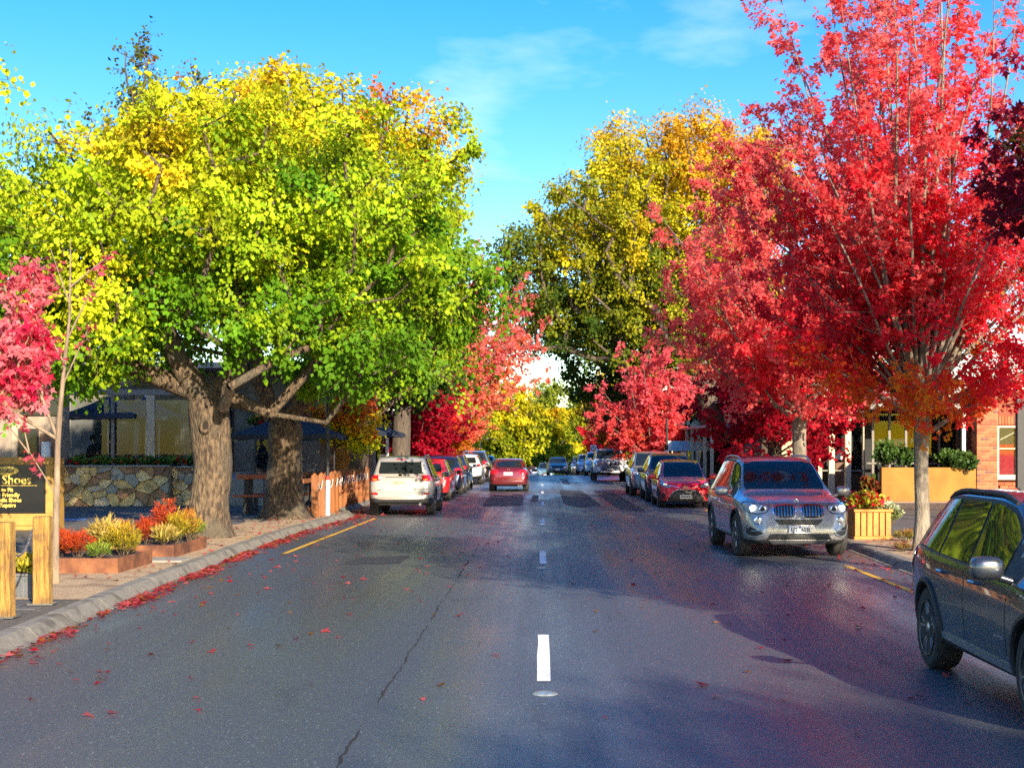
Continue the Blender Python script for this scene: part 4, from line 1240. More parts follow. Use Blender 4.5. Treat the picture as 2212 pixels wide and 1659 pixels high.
# sedan
TYPES['sedan'] = spec(4.6, 1.73,
    [(-2.3, .62), (-2.27, .76), (-2.22, .90), (-2.10, .985), (-1.75, 1.005), (-1.5, 1.04), (-1.2, 1.20), (-.85, 1.355), (-.4, 1.41), (.15, 1.405), (.45, 1.33), (.9, 1.08), (1.15, .965), (1.3, .93), (1.8, .86), (2.08, .78), (2.2, .68), (2.27, .55), (2.3, .44)],
    [(-2.3, .55), (-2.15, .86), (-1.8, .90), (-1, .90), (.4, .87), (1.1, .84), (1.7, .77), (2.1, .68), (2.3, .42)],
    [(-2.3, .9), (-2.1, .84), (-1.6, .82), (-1.2, .72), (-.8, .68), (0, .69), (.45, .70), (.9, .77), (1.2, .82), (1.7, .82), (2.1, .85), (2.3, .9)],
    [(-2.3, .40), (-2.24, .30), (-2.0, .24), (-1, .20), (1.4, .20), (2.0, .19), (2.24, .21), (2.3, .3)], (-1.28, 1.36), .31, .35, clad=.2, clad_r=.28)
# dual-cab pickup seen from the front
TYPES['pickup'] = spec(5.2, 1.95,
    [(-2.6, .7), (-2.57, .9), (-2.52, 1.12), (-2.4, 1.16), (-1.0, 1.16), (-.78, 1.20), (-.70, 1.5), (-.60, 1.76), (-.3, 1.82), (.3, 1.825), (.65, 1.76), (1.0, 1.47), (1.32, 1.24), (1.5, 1.20), (2.1, 1.15), (2.38, 1.08), (2.47, .96), (2.55, .75), (2.6, .6)],
    [(-2.6, .65), (-2.4, 1.08), (-1, 1.09), (.5, 1.09), (1.3, 1.09), (1.9, 1.04), (2.3, .97), (2.6, .58)],
    [(-2.6, .9), (-2.4, .93), (-1.0, .93), (-.75, .86), (-.6, .73), (-.2, .72), (.4, .73), (.65, .72), (1.0, .78), (1.32, .83), (2.0, .83), (2.3, .86), (2.6, .9)],
    [(-2.6, .56), (-2.5, .46), (-2.2, .42), (-1, .36), (1.4, .36), (2.2, .34), (2.5, .38), (2.6, .48)], (-1.53, 1.57), .385, .45, clad=.40, clad_f=.52)
CARS = {}
def car_type(k):
    if k not in CARS: CARS[k] = Car(k, TYPES[k])
    return CARS[k]

def make_car(key, loc, heading, pm, label, cat='car', group=None, rim=None, name='parked_car', detail=2, cabin=None, rails=False, arches=False, rimspokes=5,
             lights=True, steer=0.0, plate_f=None, plate_r=None, cream=False, extras=None, scale=None, handles=True):
    C = car_type(key); sp = C.sp; W = C.W; L = C.L
    root = empty(name, loc, heading, label, cat, group)
    if scale: root.scale = scale
    b = link('body', C.body, None, root)
    b.material_slots[0].link = 'OBJECT'; b.material_slots[0].material = pm
    for ay in sp['axles']:
        for sd in (1, -1):
            add_wheel(root, sd * (W / 2 - 0.135), ay, sp['r'], sd, rim or M_alloy, steer if ay > 0 else 0, spokes=rimspokes)
    cb = cabin or CABIN[key]
    # glass
    link('windscreen', C.panel('windscreen', C.screen_poly(cb['w0'], cb['w1']), 'F', 0.010, 0.08, fit=True), M_glass, root)
    link('rear_window', C.panel('rear_window', C.screen_poly(cb['r0'], cb['r1'], 0.09, 0.09), 'B', 0.010, 0.08, fit=True), M_glass, root)
    for fl in (False, True):
        link('window_surround', C.panel('dlo', C.side_poly(cb['s'][0] - .03, cb['s'][1] + .04, .015, .07, 15, cb['sl'], cb.get('sf', 0)), 'R', 0.004, 0.10, flip=fl), M_black, root)
        cuts = cb['cuts']
        for i in range(len(cuts) - 1):
            y0, y1 = cuts[i] + 0.025, cuts[i + 1] - 0.025
            link('side_window', C.panel('sw%d' % i, C.side_poly(y0, y1, .035, .10, 7, cb['sl'] if i == 0 else 0.02, cb.get('sf', 0) if i == len(cuts) - 2 else 0.0), 'R', 0.011, 0.09, flip=fl, fit=True), M_glass, root)
        # wing mirrors
        sd = -1 if fl else 1
        ym = cb['s'][1] - 0.10
        hw, zt, be, tw = C.cross(ym)
        mk = ('mir', fl)
        if mk not in C.cache:
            q = blob((sd * (hw + 0.13), ym + 0.02, be + 0.115), 0.125, 0.075, 0.085, 3.0)
            q.tube([(sd * (hw - 0.05), ym + 0.02, be + 0.02), (sd * (hw + 0.04), ym + 0.02, be + 0.05)], 0.028, 8)
            C.cache[mk] = q.mesh('mirror', True, 60)
        mo = link('wing_mirror', C.cache[mk], pm, root, objmat=True)
        if detail >= 1:
            gk = ('mirg', fl)
            if gk not in C.cache:
                C.cache[gk] = MB().box(min(sd * (hw + .04), sd * (hw + .225)), max(sd * (hw + .04), sd * (hw + .225)), ym - .062, ym - .050, be + .06, be + .17, 0.004).mesh('mirror_glass')
            link('mirror_glass', C.cache[gk], M_glass, mo)
        if detail >= 1:
            # door gaps and handles
            for i, dpoly in enumerate(cb['seams']):
                k2 = 'seam%d' % i
                link('door_gap', C.panel(k2, dpoly, 'R', 0.0025, 0.10, flip=fl), M_black, root)
            if handles:
                for i, (hy, hz) in enumerate(cb['handles']):
                    hk = ('han', i, fl)
                    if hk not in C.cache:
                        p, nr, d = C.cast('R', hy, hz)
                        q = MB().tube([(sd * (p.x - .01), hy - .10, hz), (sd * (p.x + .028), hy - .08, hz + .004), (sd * (p.x + .032), hy, hz + .006), (sd * (p.x + .028), hy + .08, hz + .004), (sd * (p.x - .01), hy + .10, hz)], 0.014, 6)
                        C.cache[hk] = q.mesh('handle', True)
                    link('door_handle', C.cache[hk], pm, root, objmat=True)
        if rails:
            rk = ('rail', fl)
            if rk not in C.cache:
                y0, y1 = cb['rail']; pts = []
                for i in range(13):
                    t = i / 12; y = y0 + (y1 - y0) * t
                    hw, zt, be, tw = C.cross(y)
                    lift = (0.0 if i in (0, 12) else (0.045 if i in (1, 11) else 0.058)) * cb.get('lift', 1.0)
                    pts.append((sd * (tw * 0.965), y, zt - 0.055 + lift))
                C.cache[rk] = MB().tube(pts, 0.021, 8).mesh('rail', True, 60)
            link('roof_rail', C.cache[rk], rails if rails is not True else M_silver_trim, root, objmat=True)
        if arches:
            for i, ay in enumerate(sp['axles']):
                ak = ('arch', i, fl)
                if ak not in C.cache:
                    pts = []
                    for q in range(21):
                        a = R(-8) + R(196) * q / 20
                        yy = ay + math.cos(a) * (sp['arch'] + .012); zz = sp['arch_z'] + math.sin(a) * (sp['arch'] + .012)
                        p, nr, d = C.cast('R', yy, max(zz, 0.27))
                        pts.append((sd * (p.x - 0.004), yy, max(zz, 0.27)))
                    C.cache[ak] = MB().tube(pts, 0.03, 6).mesh('arch', True, 60)
                link('wheel_arch', C.cache[ak], M_black, root)
    if extras: extras(C, root, pm)
    return root, C

def P2(C, root, name, poly, view, m, off=0.006, res=0.05, both=False, key=None, parent=None, rnd=0.0, label=None, depth=0.012):
    """panel(s) on the bodywork; both = mirrored pair"""
    if rnd: poly = round_poly(poly, rnd)
    k = (key or name) + '_' + view
    res_ = []
    for fl in ((False, True) if both else (False,)):
        o = link(name, C.panel(k, poly, view, off, res, flip=fl, depth=depth), m, parent or root, objmat=True)
        if label: o['label'] = label
        res_.append(o)
    return res_

def plate(C, root, view, x0, x1, z0, z1, text, m=None, off=0.02, ink=None):
    xm, zm = (x0 + x1) / 2, (z0 + z1) / 2
    p, nr, d = C.cast(view, xm, zm)
    sg = 1 if view == 'F' else -1
    y = p.y + sg * off
    o = MB().box(-(x1 - x0) / 2, (x1 - x0) / 2, -0.004, 0.004, -(z1 - z0) / 2, (z1 - z0) / 2).build('number_plate', m or M_plate_w, root, (xm, y, zm))
    if text:
        t = text_mesh(text, (z1 - z0) * 0.92, 0.001, 0.004, space=1.0)
        xs = [v.co.x for v in t.vertices]
        wdt = (max(xs) - min(xs)) or 1
        q = link('plate_lettering', t, ink or M_ink, o, (0, sg * 0.0055, -0.004), (R(90), 0, R(180) if sg > 0 else 0))
        s = (x1 - x0) * 0.88 / wdt
        q.scale = (min(s, 1.15), min(1, s * 1.15) if s < .8 else 1, 1)
    return o

CABIN = {
 'big_suv': dict(w0=1.13, w1=.40, r0=-2.20, r1=-1.99, s=(-1.80, 1.02), sl=0.22, sf=0.0, cuts=(-1.80, -1.15, -.20, .72), rail=(-1.75, .30),
     seams=[[(-.215, .42), (-.205, .42), (-.205, 1.05), (-.215, 1.05)], [(.93, .45), (.94, .45), (.94, 1.0), (.93, 1.0)], [(-1.15, .85), (-1.14, .85), (-1.14, 1.06), (-1.15, 1.06)]], handles=[(-.42, .93), (.52 - .95 + .02 + .3, .93)]),
 'small_suv': dict(w0=1.02, w1=.30, r0=-2.08, r1=-1.86, s=(-1.72, .90), sl=0.30, sf=0.0, cuts=(-1.72, -1.05, -.22, .62), rail=(-1.6, .22), lift=.5,
     seams=[[(-.235, .40), (-.225, .40), (-.225, .97), (-.235, .97)], [(.80, .42), (.81, .42), (.81, .92), (.80, .92)], [(-1.05, .80), (-1.04, .80), (-1.04, .99), (-1.05, .99)]], handles=[(-.42 - .42, .88), (.05, .87)]),
 'boxy_suv': dict(w0=1.08, w1=.30, r0=-2.14, r1=-1.97, s=(-1.80, .95), sl=0.20, sf=0.0, cuts=(-1.80, -1.12, -.18, .68), rail=(-1.72, .2),
     seams=[[(-.19, .45), (-.18, .45), (-.18, 1.03), (-.19, 1.03)], [(.86, .45), (.87, .45), (.87, .98), (.86, .98)]], handles=[(-.9, .93), (.0, .92)]),
 'hatch': dict(w0=1.10, w1=.35, r0=-1.86, r1=-1.66, s=(-1.50, .95), sl=0.24, sf=0.0, cuts=(-1.50, -1.08, -.25, .70), rail=(-1.2, .1),
     seams=[[(-.26, .32), (-.25, .32), (-.25, .92), (-.26, .92)], [(.85, .34), (.86, .34), (.86, .86), (.85, .86)]], handles=[(-.95, .82), (.0, .80)]),
 'sedan': dict(w0=1.08, w1=.48, r0=-1.46, r1=-.90, s=(-1.15, .92), sl=0.32, sf=0.0, cuts=(-1.15, -.28, .72), rail=(-1.2, .1),
     seams=[[(-.285, .32), (-.275, .32), (-.275, .88), (-.285, .88)], [(.86, .34), (.87, .34), (.87, .85), (.86, .85)], [(-1.1, .55), (-1.09, .55), (-1.09, .9), (-1.1, .9)]], handles=[(-1.0, .78), (-.02, .78)]),
 'pickup': dict(w0=1.28, w1=.68, r0=-.77, r1=-.66, s=(-.62, 1.14), sl=0.05, sf=0.0, cuts=(-.62, .18, .96), rail=(-.5, .55),
     seams=[[(.17, .55), (.18, .55), (.18, 1.08), (.17, 1.08)], [(1.10, .55), (1.11, .55), (1.11, 1.08), (1.10, 1.08)]], handles=[(-.5, .98), (.32, .98)]),
}

# ---- paints
PT = dict(
 graphite=paint('graphite_metallic', (0.085, 0.095, 0.115), 0.75, 0.28), grey=paint('warm_grey_metallic', (0.42, 0.41, 0.40), 0.6, 0.33), champagne=paint('silver_champagne', (0.50, 0.47, 0.42), 0.45, 0.35),
 red=paint('bright_red', (0.85, 0.010, 0.016), 0.0, 0.35), darkred=paint('wine_red', (0.20, 0.006, 0.014), 0.3, 0.3), navy=paint('navy_blue', (0.012, 0.022, 0.06), 0.4, 0.3), navy2=paint('blue_metallic', (0.02, 0.04, 0.11), 0.5, 0.3),
 white=paint('white_paint', (0.72, 0.72, 0.73), 0.0, 0.35), silver=paint('silver_paint', (0.42, 0.43, 0.45), 0.6, 0.3), black=paint('black_paint', (0.012, 0.013, 0.016), 0.2, 0.3),
 green=paint('dark_green', (0.012, 0.035, 0.030), 0.4, 0.3), brown=paint('brown_metallic', (0.07, 0.045, 0.035), 0.5, 0.3), teal=paint('pale_teal', (0.16, 0.30, 0.36), 0.3, 0.3))

# ---- details of the individual cars
def kidney(C, root, sx):
    fr = round_poly([(sx * .03, .935), (sx * .46, .925), (sx * .44, .73), (sx * .30, .70), (sx * .08, .705), (sx * .035, .80)], .22)
    P2(C, root, 'grille', fr, 'F', M_chrome, 0.014, 0.04, key='kid%d' % sx)
    ins = round_poly([(sx * .055, .915), (sx * .435, .905), (sx * .418, .745), (sx * .295, .72), (sx * .095, .725), (sx * .06, .80)], .22)
    g = P2(C, root, 'grille_opening', ins, 'F', M_black, 0.018, 0.04, key='kidi%d' % sx)[0]
    for i in range(7):
        x = sx * (.085 + i * .052)
        p, n, d = C.cast('F', x, .82); p1, n, d = C.cast('F', x, .90); p2, n, d = C.cast('F', x, .735)
        zt, zb = (.900, .735) if i < 6 else (.89, .76)
        MB().tube([(x, p2.y + .022, zb), (x, p.y + .030, .82), (x, p1.y + .022, zt)], 0.009, 6).build('grille_slat', M_chrome, root, smooth=True)

def big_suv_front(C, root, pm, lit=True):
    kidney(C, root, 1); kidney(C, root, -1)
    for sx in (1, -1):
        hl = round_poly([(sx * .50, .905), (sx * .70, .935), (sx * .86, .955), (sx * .895, .90), (sx * .86, .80), (sx * .70, .775), (sx * .55, .80)], .2)
        cxh = sum(p[0] for p in hl) / len(hl); czh = sum(p[1] for p in hl) / len(hl)
        P2(C, root, 'headlight_surround', [(cxh + (a - cxh) * 1.07, czh + (b_ - czh) * 1.16) for a, b_ in hl], 'F', M_black, 0.006, 0.05, key='hls%d' % sx)
        h = P2(C, root, 'headlight', hl, 'F', M_lamp, 0.010, 0.04, key='hl%d' % sx)[0]
        for i, (x, r, m) in enumerate(((.765, .060, M_lamp_on), (.615, .052, M_black))):
            p, n, d = C.cast('F', sx * x, .862)
            MB().lathe([(r * 1.15, -0.02), (r * 1.15, .012), (r * .95, .016)], 20, 'Y').build('lamp_ring', M_chrome, h, (sx * x, p.y + 0.012, .862 - .01 * i), smooth=True)
            MB().lathe([(r * .9, 0), (r * .85, .012), (r * .5, .022), (r * .1, .026)], 18, 'Y').build('projector', m, h, (sx * x, p.y + 0.018, .862 - .01 * i), smooth=True)
        p, n, d = C.cast('F', sx * .70, .655)
        f = MB().lathe([(.072, -.03), (.072, .012), (.055, .018)], 20, 'Y').build('fog_light', M_chrome, root, (sx * .70, p.y + .006, .655), smooth=True)
        MB().lathe([(.050, 0), (.045, .012), (.01, .016)], 16, 'Y').build('fog_lens', M_lamp, f, (0, .008, 0), smooth=True)
        si = [(sx * .60, .44), (sx * .86, .575), (sx * .885, .54), (sx * .865, .40), (sx * .70, .375)]
        P2(C, root, 'side_intake', si, 'F', M_black, 0.006, 0.05, key='si%d' % sx)
        pts = []
        for (x, z) in ((.60, .455), (.64, .415), (.72, .385), (.84, .395), (.868, .43), (.872, .56)):
            p, n, d = C.cast('F', sx * x, z); pts.append((p.x, p.y + .016, z))
        MB().tube(pts, .013, 6).build('intake_trim', M_silver_trim, root, smooth=True)
        pts = []
        for (x, z) in ((.63, .49), (.72, .485), (.80, .48)):
            p, n, d = C.cast('F', sx * x, z); pts.append((p.x, p.y + .012, z))
        MB().tube(pts, .010, 6).build('intake_bar', M_silver_trim, root, smooth=True)
    P2(C, root, 'upper_intake', [(-.42, .675), (.42, .675), (.32, .585), (-.32, .585)], 'F', M_black, 0.006)
    P2(C, root, 'lower_grille', [(-.50, .435), (.50, .435), (.56, .335), (-.56, .335)], 'F', M_black, 0.008)
    P2(C, root, 'skid_plate', [(-.52, .325), (.52, .325), (.45, .26), (-.45, .26)], 'F', M_silver_trim, 0.012)
    for k in range(5):
        z = .60 + k * .017
        MB().tube([(-.36 + .0 * k, C.cast('F', -.36, z)[0].y + .012, z), (0, C.cast('F', 0, z)[0].y + .012, z), (.36, C.cast('F', .36, z)[0].y + .012, z)], .003, 4).build('grille_bar', M_alloy_dark, root)
    p, n, d = C.cast('F', 0, .985)
    bd = MB().lathe([(.042, -.005), (.042, .005), (.037, .008)], 24, 'Y').build('bonnet_badge', M_chrome, root, (0, p.y + .004, .985), (R(-22), 0, 0), smooth=True)
    for q in range(4):
        vs = [(0, .0095, 0)] + [(math.cos(R(90 * q + 18 * i)) * .025, .0095, math.sin(R(90 * q + 18 * i)) * .025) for i in range(6)]
        b_ = MB(); b_.add(vs, [(0, i, i + 1) for i in range(1, 6)]); b_.build('badge_quarter', (PT['white'], mat('badge_blue', (0.03, 0.15, 0.5), 0.3))[q % 2], bd)
    pl_ = plate(C, root, 'F', -.19, .19, .445, .575, None, off=.045)
    for tx, x in (('1JT', .098), ('6EB', -.098)):
        q_ = link('plate_lettering', text_mesh(tx, .112, .001, .003), M_ink, pl_, (x, .0055, -.008), (R(90), 0, R(180)))
        q_.scale = (.86, 1, 1)
    tri = MB(); tri.add([(-.024, .006, .058), (.024, .006, .058), (0, .006, .012)], [(0, 1, 2)]); tri.build('plate_triangle', mat('plate_blue', (0.03, 0.06, 0.30), 0.5), pl_)
    MB().tube([(0.02, C.cast('F', .02, 1.22)[0].y + .02, 1.215), (-.30, C.cast('F', -.3, 1.23)[0].y + .018, 1.205), (-.62, C.cast('F', -.62, 1.25)[0].y + .015, 1.20)], .008, 5).build('wiper', M_black, root)
    MB().tube([(0.62, C.cast('F', .62, 1.22)[0].y + .02, 1.20), (.35, C.cast('F', .35, 1.23)[0].y + .018, 1.205), (.08, C.cast('F', .08, 1.25)[0].y + .015, 1.215)], .008, 5).build('wiper', M_black, root)
    for sx in (1, -1):
        P2(C, root, 'sill_trim', [(-1.0, .40), (1.05, .40), (1.05, .365), (-1.0, .365)], 'R', M_silver_trim, 0.008, 0.2, key='sillx') if sx == 1 else link('sill_trim', C.panel('sillx_R', [(-1.0, .40), (1.05, .40), (1.05, .365), (-1.0, .365)], 'R', .008, .2, flip=True), M_silver_trim, root, objmat=True)

def rear_lights(C, root, poly, m2poly=None, m2=None):
    for fl, pl_ in ((0, poly), (1, ymir(poly))):
        o = P2(C, root, 'tail_light', pl_, 'B', M_tail, 0.012, 0.05, key='tl%d' % fl)[0]
        if m2poly:
            P2(C, root, 'lamp_segment', m2poly if not fl else ymir(m2poly), 'B', m2 or M_lamp, 0.016, 0.05, key='tl2%d' % fl, parent=o)

def side_tail(C, root, poly):
    for fl in (False, True):
        link('tail_light_wrap', C.panel('tlw', poly, 'R', 0.008, 0.06, flip=fl), M_tail, root)

def head_lights(C, root, poly, amber=None):
    for fl, pl_ in ((0, poly), (1, ymir(poly))):
        cx = sum(p[0] for p in pl_) / len(pl_); cz = sum(p[1] for p in pl_) / len(pl_)
        P2(C, root, 'headlight_surround', [(cx + (a - cx) * 1.08, cz + (b_ - cz) * 1.16) for a, b_ in pl_], 'F', M_black, 0.006, 0.06, key='hds%d' % fl)
        h = P2(C, root, 'headlight', pl_, 'F', M_lamp, 0.010, 0.05, key='hd%d' % fl)[0]
        p, n, d = C.cast('F', cx, cz)
        MB().lathe([(.062, -.01), (.055, .012), (.02, .018)], 16, 'Y').build('reflector', M_chrome, h, (cx, p.y + .012, cz), smooth=True)
        if amber:
            P2(C, root, 'indicator', amber if not fl else ymir(amber), 'F', M_amber, 0.016, 0.04, key='am%d' % fl, parent=h)

def boxy_rear(C, root, pm):
    rear_lights(C, root, round_poly([(.42, 1.10), (.60, 1.13), (.80, 1.14), (.83, 1.02), (.78, .955), (.60, .985), (.50, 1.03)], .18), round_poly([(.44, 1.09), (.60, 1.115), (.60, 1.01), (.51, 1.035)], .15))
    side_tail(C, root, round_poly([(-2.14, 1.10), (-1.86, 1.15), (-1.80, 1.11), (-1.95, 1.0), (-2.16, .97)], .18))
    for sx in (1, -1):
        P2(C, root, 'indicator', [(sx * .64, 1.03), (sx * .76, 1.03), (sx * .74, .985), (sx * .64, 1.0)], 'B', M_amber, 0.018, 0.05, key='ind%d' % sx)
        P2(C, root, 'reflector', [(sx * .60, .645), (sx * .80, .66), (sx * .80, .605), (sx * .62, .585)], 'B', M_tail, 0.010, 0.05, key='rf%d' % sx)
    P2(C, root, 'plate_recess', round_poly([(-.36, 1.045), (.36, 1.045), (.30, .80), (-.30, .80)], .12), 'B', pm, 0.006, key='prec')
    P2(C, root, 'tailgate_trim', [(-.40, 1.095), (.40, 1.095), (.40, 1.060), (-.40, 1.060)], 'B', M_silver_trim, 0.014)
    plate(C, root, 'B', -.235, .165, .87, .985, 'CB81YV', M_plate_c, .022, mat('plate_brown', (0.25, 0.17, 0.10), .5))
    p, n, d = C.cast('B', 0, 1.135)
    e = MB().lathe([(.062, -.004), (.062, .008), (.05, .008), (.05, -.004)], 24, 'Y').build('tailgate_emblem', M_chrome, root, (0, p.y - .008, 1.135), smooth=True); e.scale = (1, 1, .68)
    for tx, x, z, s in (('RAV4', -.56, .72, .065), ('Cruiser', .55, .745, .055)):
        p, n, d = C.cast('B', x, z)
        link('tailgate_lettering', text_mesh(tx, s, .003, .002), M_chrome, root, (x, p.y - .006, z), (R(90), 0, 0))
    P2(C, root, 'tailgate_gap', [(-.74, .665), (.74, .665), (.74, .655), (-.74, .655)], 'B', M_black, 0.003)
    MB().tube([(.15, C.cast('B', .15, 1.20)[0].y - .02, 1.19), (-.05, C.cast('B', -.05, 1.22)[0].y - .02, 1.205), (-.30, C.cast('B', -.3, 1.22)[0].y - .02, 1.215)], .010, 5).build('wiper', M_black, root)
    MB().lathe([(.040, -.09), (.045, .06), (.036, .06), (.033, -.06)], 16, 'Y').build('exhaust', M_chrome, root, (.56, -2.21, .33), smooth=True)
    MB().box(-.62, .62, -2.15, -1.6, .30, .37, .02).build('rear_undertray', M_black, root)
    b_ = MB().tube([(0, -1.7, 1.64), (0, -1.74, 1.70), (0, -1.80, 1.76)], [.02, .012, .005], 6).build('aerial', M_black, root)
    # seats seen as head rests through the rear glass are dark: a high brake light sits on top
    P2(C, root, 'brake_light', [(-.14, 1.575), (.14, 1.575), (.14, 1.555), (-.14, 1.555)], 'B', M_tail, 0.014)

def hatch_front(C, root, pm):
    head_lights(C, root, round_poly([(.44, .66), (.60, .76), (.74, .835), (.765, .78), (.74, .69), (.60, .63)], .2))
    P2(C, root, 'lower_grille', round_poly([(-.26, .565), (.26, .565), (.40, .50), (.60, .25), (.52, .20), (-.52, .20), (-.60, .25), (-.40, .50)], .12), 'F', M_black, 0.008)
    pts = [(-.60, .225), (-.575, .26), (-.41, .50), (-.27, .575), (0, .585), (.27, .575), (.41, .50), (.575, .26), (.60, .225)]
    q = []
    for x, z in pts:
        p, n, d = C.cast('F', x, z); q.append((x, p.y + .012, z))
    MB().tube(q, .010, 6).build('grille_trim', M_silver_trim, root, smooth=True)
    q = []
    for x, z in ((-.50, .70), (-.25, .645), (-.09, .595), (0, .585), (.09, .595), (.25, .645), (.50, .70)):
        p, n, d = C.cast('F', x, z); q.append((x, p.y + .016, z))
    MB().tube(q, .012, 6).build('nose_trim', M_chrome, root, smooth=True)
    p, n, d = C.cast('F', 0, .63)
    e = MB().lathe([(.075, -.005), (.075, .01), (.06, .01), (.06, -.005)], 24, 'Y').build('nose_emblem', M_chrome, root, (0, p.y + .012, .63), smooth=True); e.scale = (1, 1, .68)
    e2 = MB().lathe([(.04, -.005), (.04, .01), (.028, .01), (.028, -.005)], 20, 'Y').build('emblem_ring', M_chrome, e, (0, .002, .02), smooth=True)
    for sx in (1, -1):
        P2(C, root, 'fog_recess', [(sx * .64, .44), (sx * .74, .46), (sx * .73, .30), (sx * .66, .32)], 'F', M_black, 0.008, 0.05, key='fg%d' % sx)
    plate(C, root, 'F', -.19, .19, .29, .41, 'S490 BHN', off=.03)
    MB().tube([(.1, C.cast('F', .1, .99)[0].y + .02, .985), (-.5, C.cast('F', -.5, .99)[0].y + .02, .985)], .008, 5).build('wiper', M_black, root)

def sedan_rear(C, root, pm):
    rear_lights(C, root, round_poly([(.44, .93), (.74, .935), (.78, .86), (.74, .76), (.52, .76), (.44, .82)], .18))
    side_tail(C, root, [(-2.2, .92), (-2.02, .91), (-2.04, .80), (-2.2, .77)])
    plate(C, root, 'B', -.20, .17, .70, .83, 'WXM·627', off=.016)
    P2(C, root, 'plate_trim', [(-.42, .90), (.42, .90), (.38, .855), (-.38, .855)], 'B', pm, 0.022, key='ptrim')
    P2(C, root, 'boot_gap', [(-.70, .625), (.70, .625), (.70, .615), (-.70, .615)], 'B', M_black, 0.003)
    P2(C, root, 'bumper_gap', [(-.80, .485), (.80, .485), (.80, .475), (-.80, .475)], 'B', M_black, 0.003)
    for x in (.44, .54):
        MB().lathe([(.035, -.09), (.038, .06), (.03, .06), (.028, -.06)], 14, 'Y').build('exhaust', M_chrome, root, (x, -2.25, .26), smooth=True)
    for tx, x, z, s in (('2.0', .55, .955, .04),):
        pass
    p, n, d = C.cast('B', 0, .93)
    MB().lathe([(.04, -.004), (.04, .006), (.03, .006), (.03, -.004)], 20, 'Y').build('boot_emblem', M_chrome, root, (0, p.y - .006, .945), smooth=True)
    MB().tube([(.05, C.cast('B', 0, 1.07)[0].y - .03, 1.09), (-.28, C.cast('B', -.25, 1.25)[0].y - .02, 1.30)], .010, 5).build('wiper', M_black, root)

def sedan_front(C, root, pm):
    head_lights(C, root, round_poly([(.44, .70), (.76, .74), (.80, .66), (.74, .58), (.46, .59)], .15), [(.70, .70), (.77, .70), (.75, .60), (.70, .60)])
    P2(C, root, 'grille', round_poly([(-.36, .70), (.36, .70), (.34, .61), (-.34, .61)], .15), 'F', M_black, 0.008)
    P2(C, root, 'lower_grille', [(-.5, .42), (.5, .42), (.45, .32), (-.45, .32)], 'F', M_black, 0.008)
    plate(C, root, 'F', -.19, .19, .43, .55, None, off=.02)

def suv_front(C, root, pm, big=True, pl=True):
    z = .93 if big else .86
    head_lights(C, root, round_poly([(.47, z - .06), (.72, z + .01), (.87, z + .02), (.86, z - .11), (.70, z - .15), (.52, z - .14)], .2))
    P2(C, root, 'grille', round_poly([(-.42, z - .03), (.42, z - .03), (.38, z - .20), (-.38, z - .20)], .15), 'F', M_black, 0.010)
    for k in range(3):
        zz = z - .07 - k * .045
        MB().tube([(-.38, C.cast('F', -.38, zz)[0].y + .016, zz), (0, C.cast('F', 0, zz)[0].y + .016, zz), (.38, C.cast('F', .38, zz)[0].y + .016, zz)], .009, 5).build('grille_bar', M_chrome, root)
    P2(C, root, 'lower_grille', [(-.55, .52), (.55, .52), (.48, .36), (-.48, .36)], 'F', M_black, 0.010)
    if pl: plate(C, root, 'F', -.19, .19, .50, .62, None, off=.02)

def suv_rear(C, root, pm):
    rear_lights(C, root, round_poly([(.55, 1.14), (.72, 1.20), (.80, 1.10), (.82, .95), (.66, .94), (.58, 1.0)], .2))
    plate(C, root, 'B', -.19, .19, .80, .92, None, off=.02)
    P2(C, root, 'tailgate_gap', [(-.74, .665), (.74, .665), (.74, .65), (-.74, .65)], 'B', M_black, 0.004)

def hatch_rear(C, root, pm):
    rear_lights(C, root, round_poly([(.50, .98), (.70, 1.02), (.80, .95), (.80, .76), (.66, .74), (.54, .84)], .2))
    side_tail(C, root, round_poly([(-1.88, .98), (-1.64, .98), (-1.66, .82), (-1.9, .76)], .2))
    plate(C, root, 'B', -.19, .19, .66, .78, None, off=.02)
    P2(C, root, 'bumper_gap', [(-.74, .565), (.74, .565), (.74, .55), (-.74, .55)], 'B', M_black, 0.004)

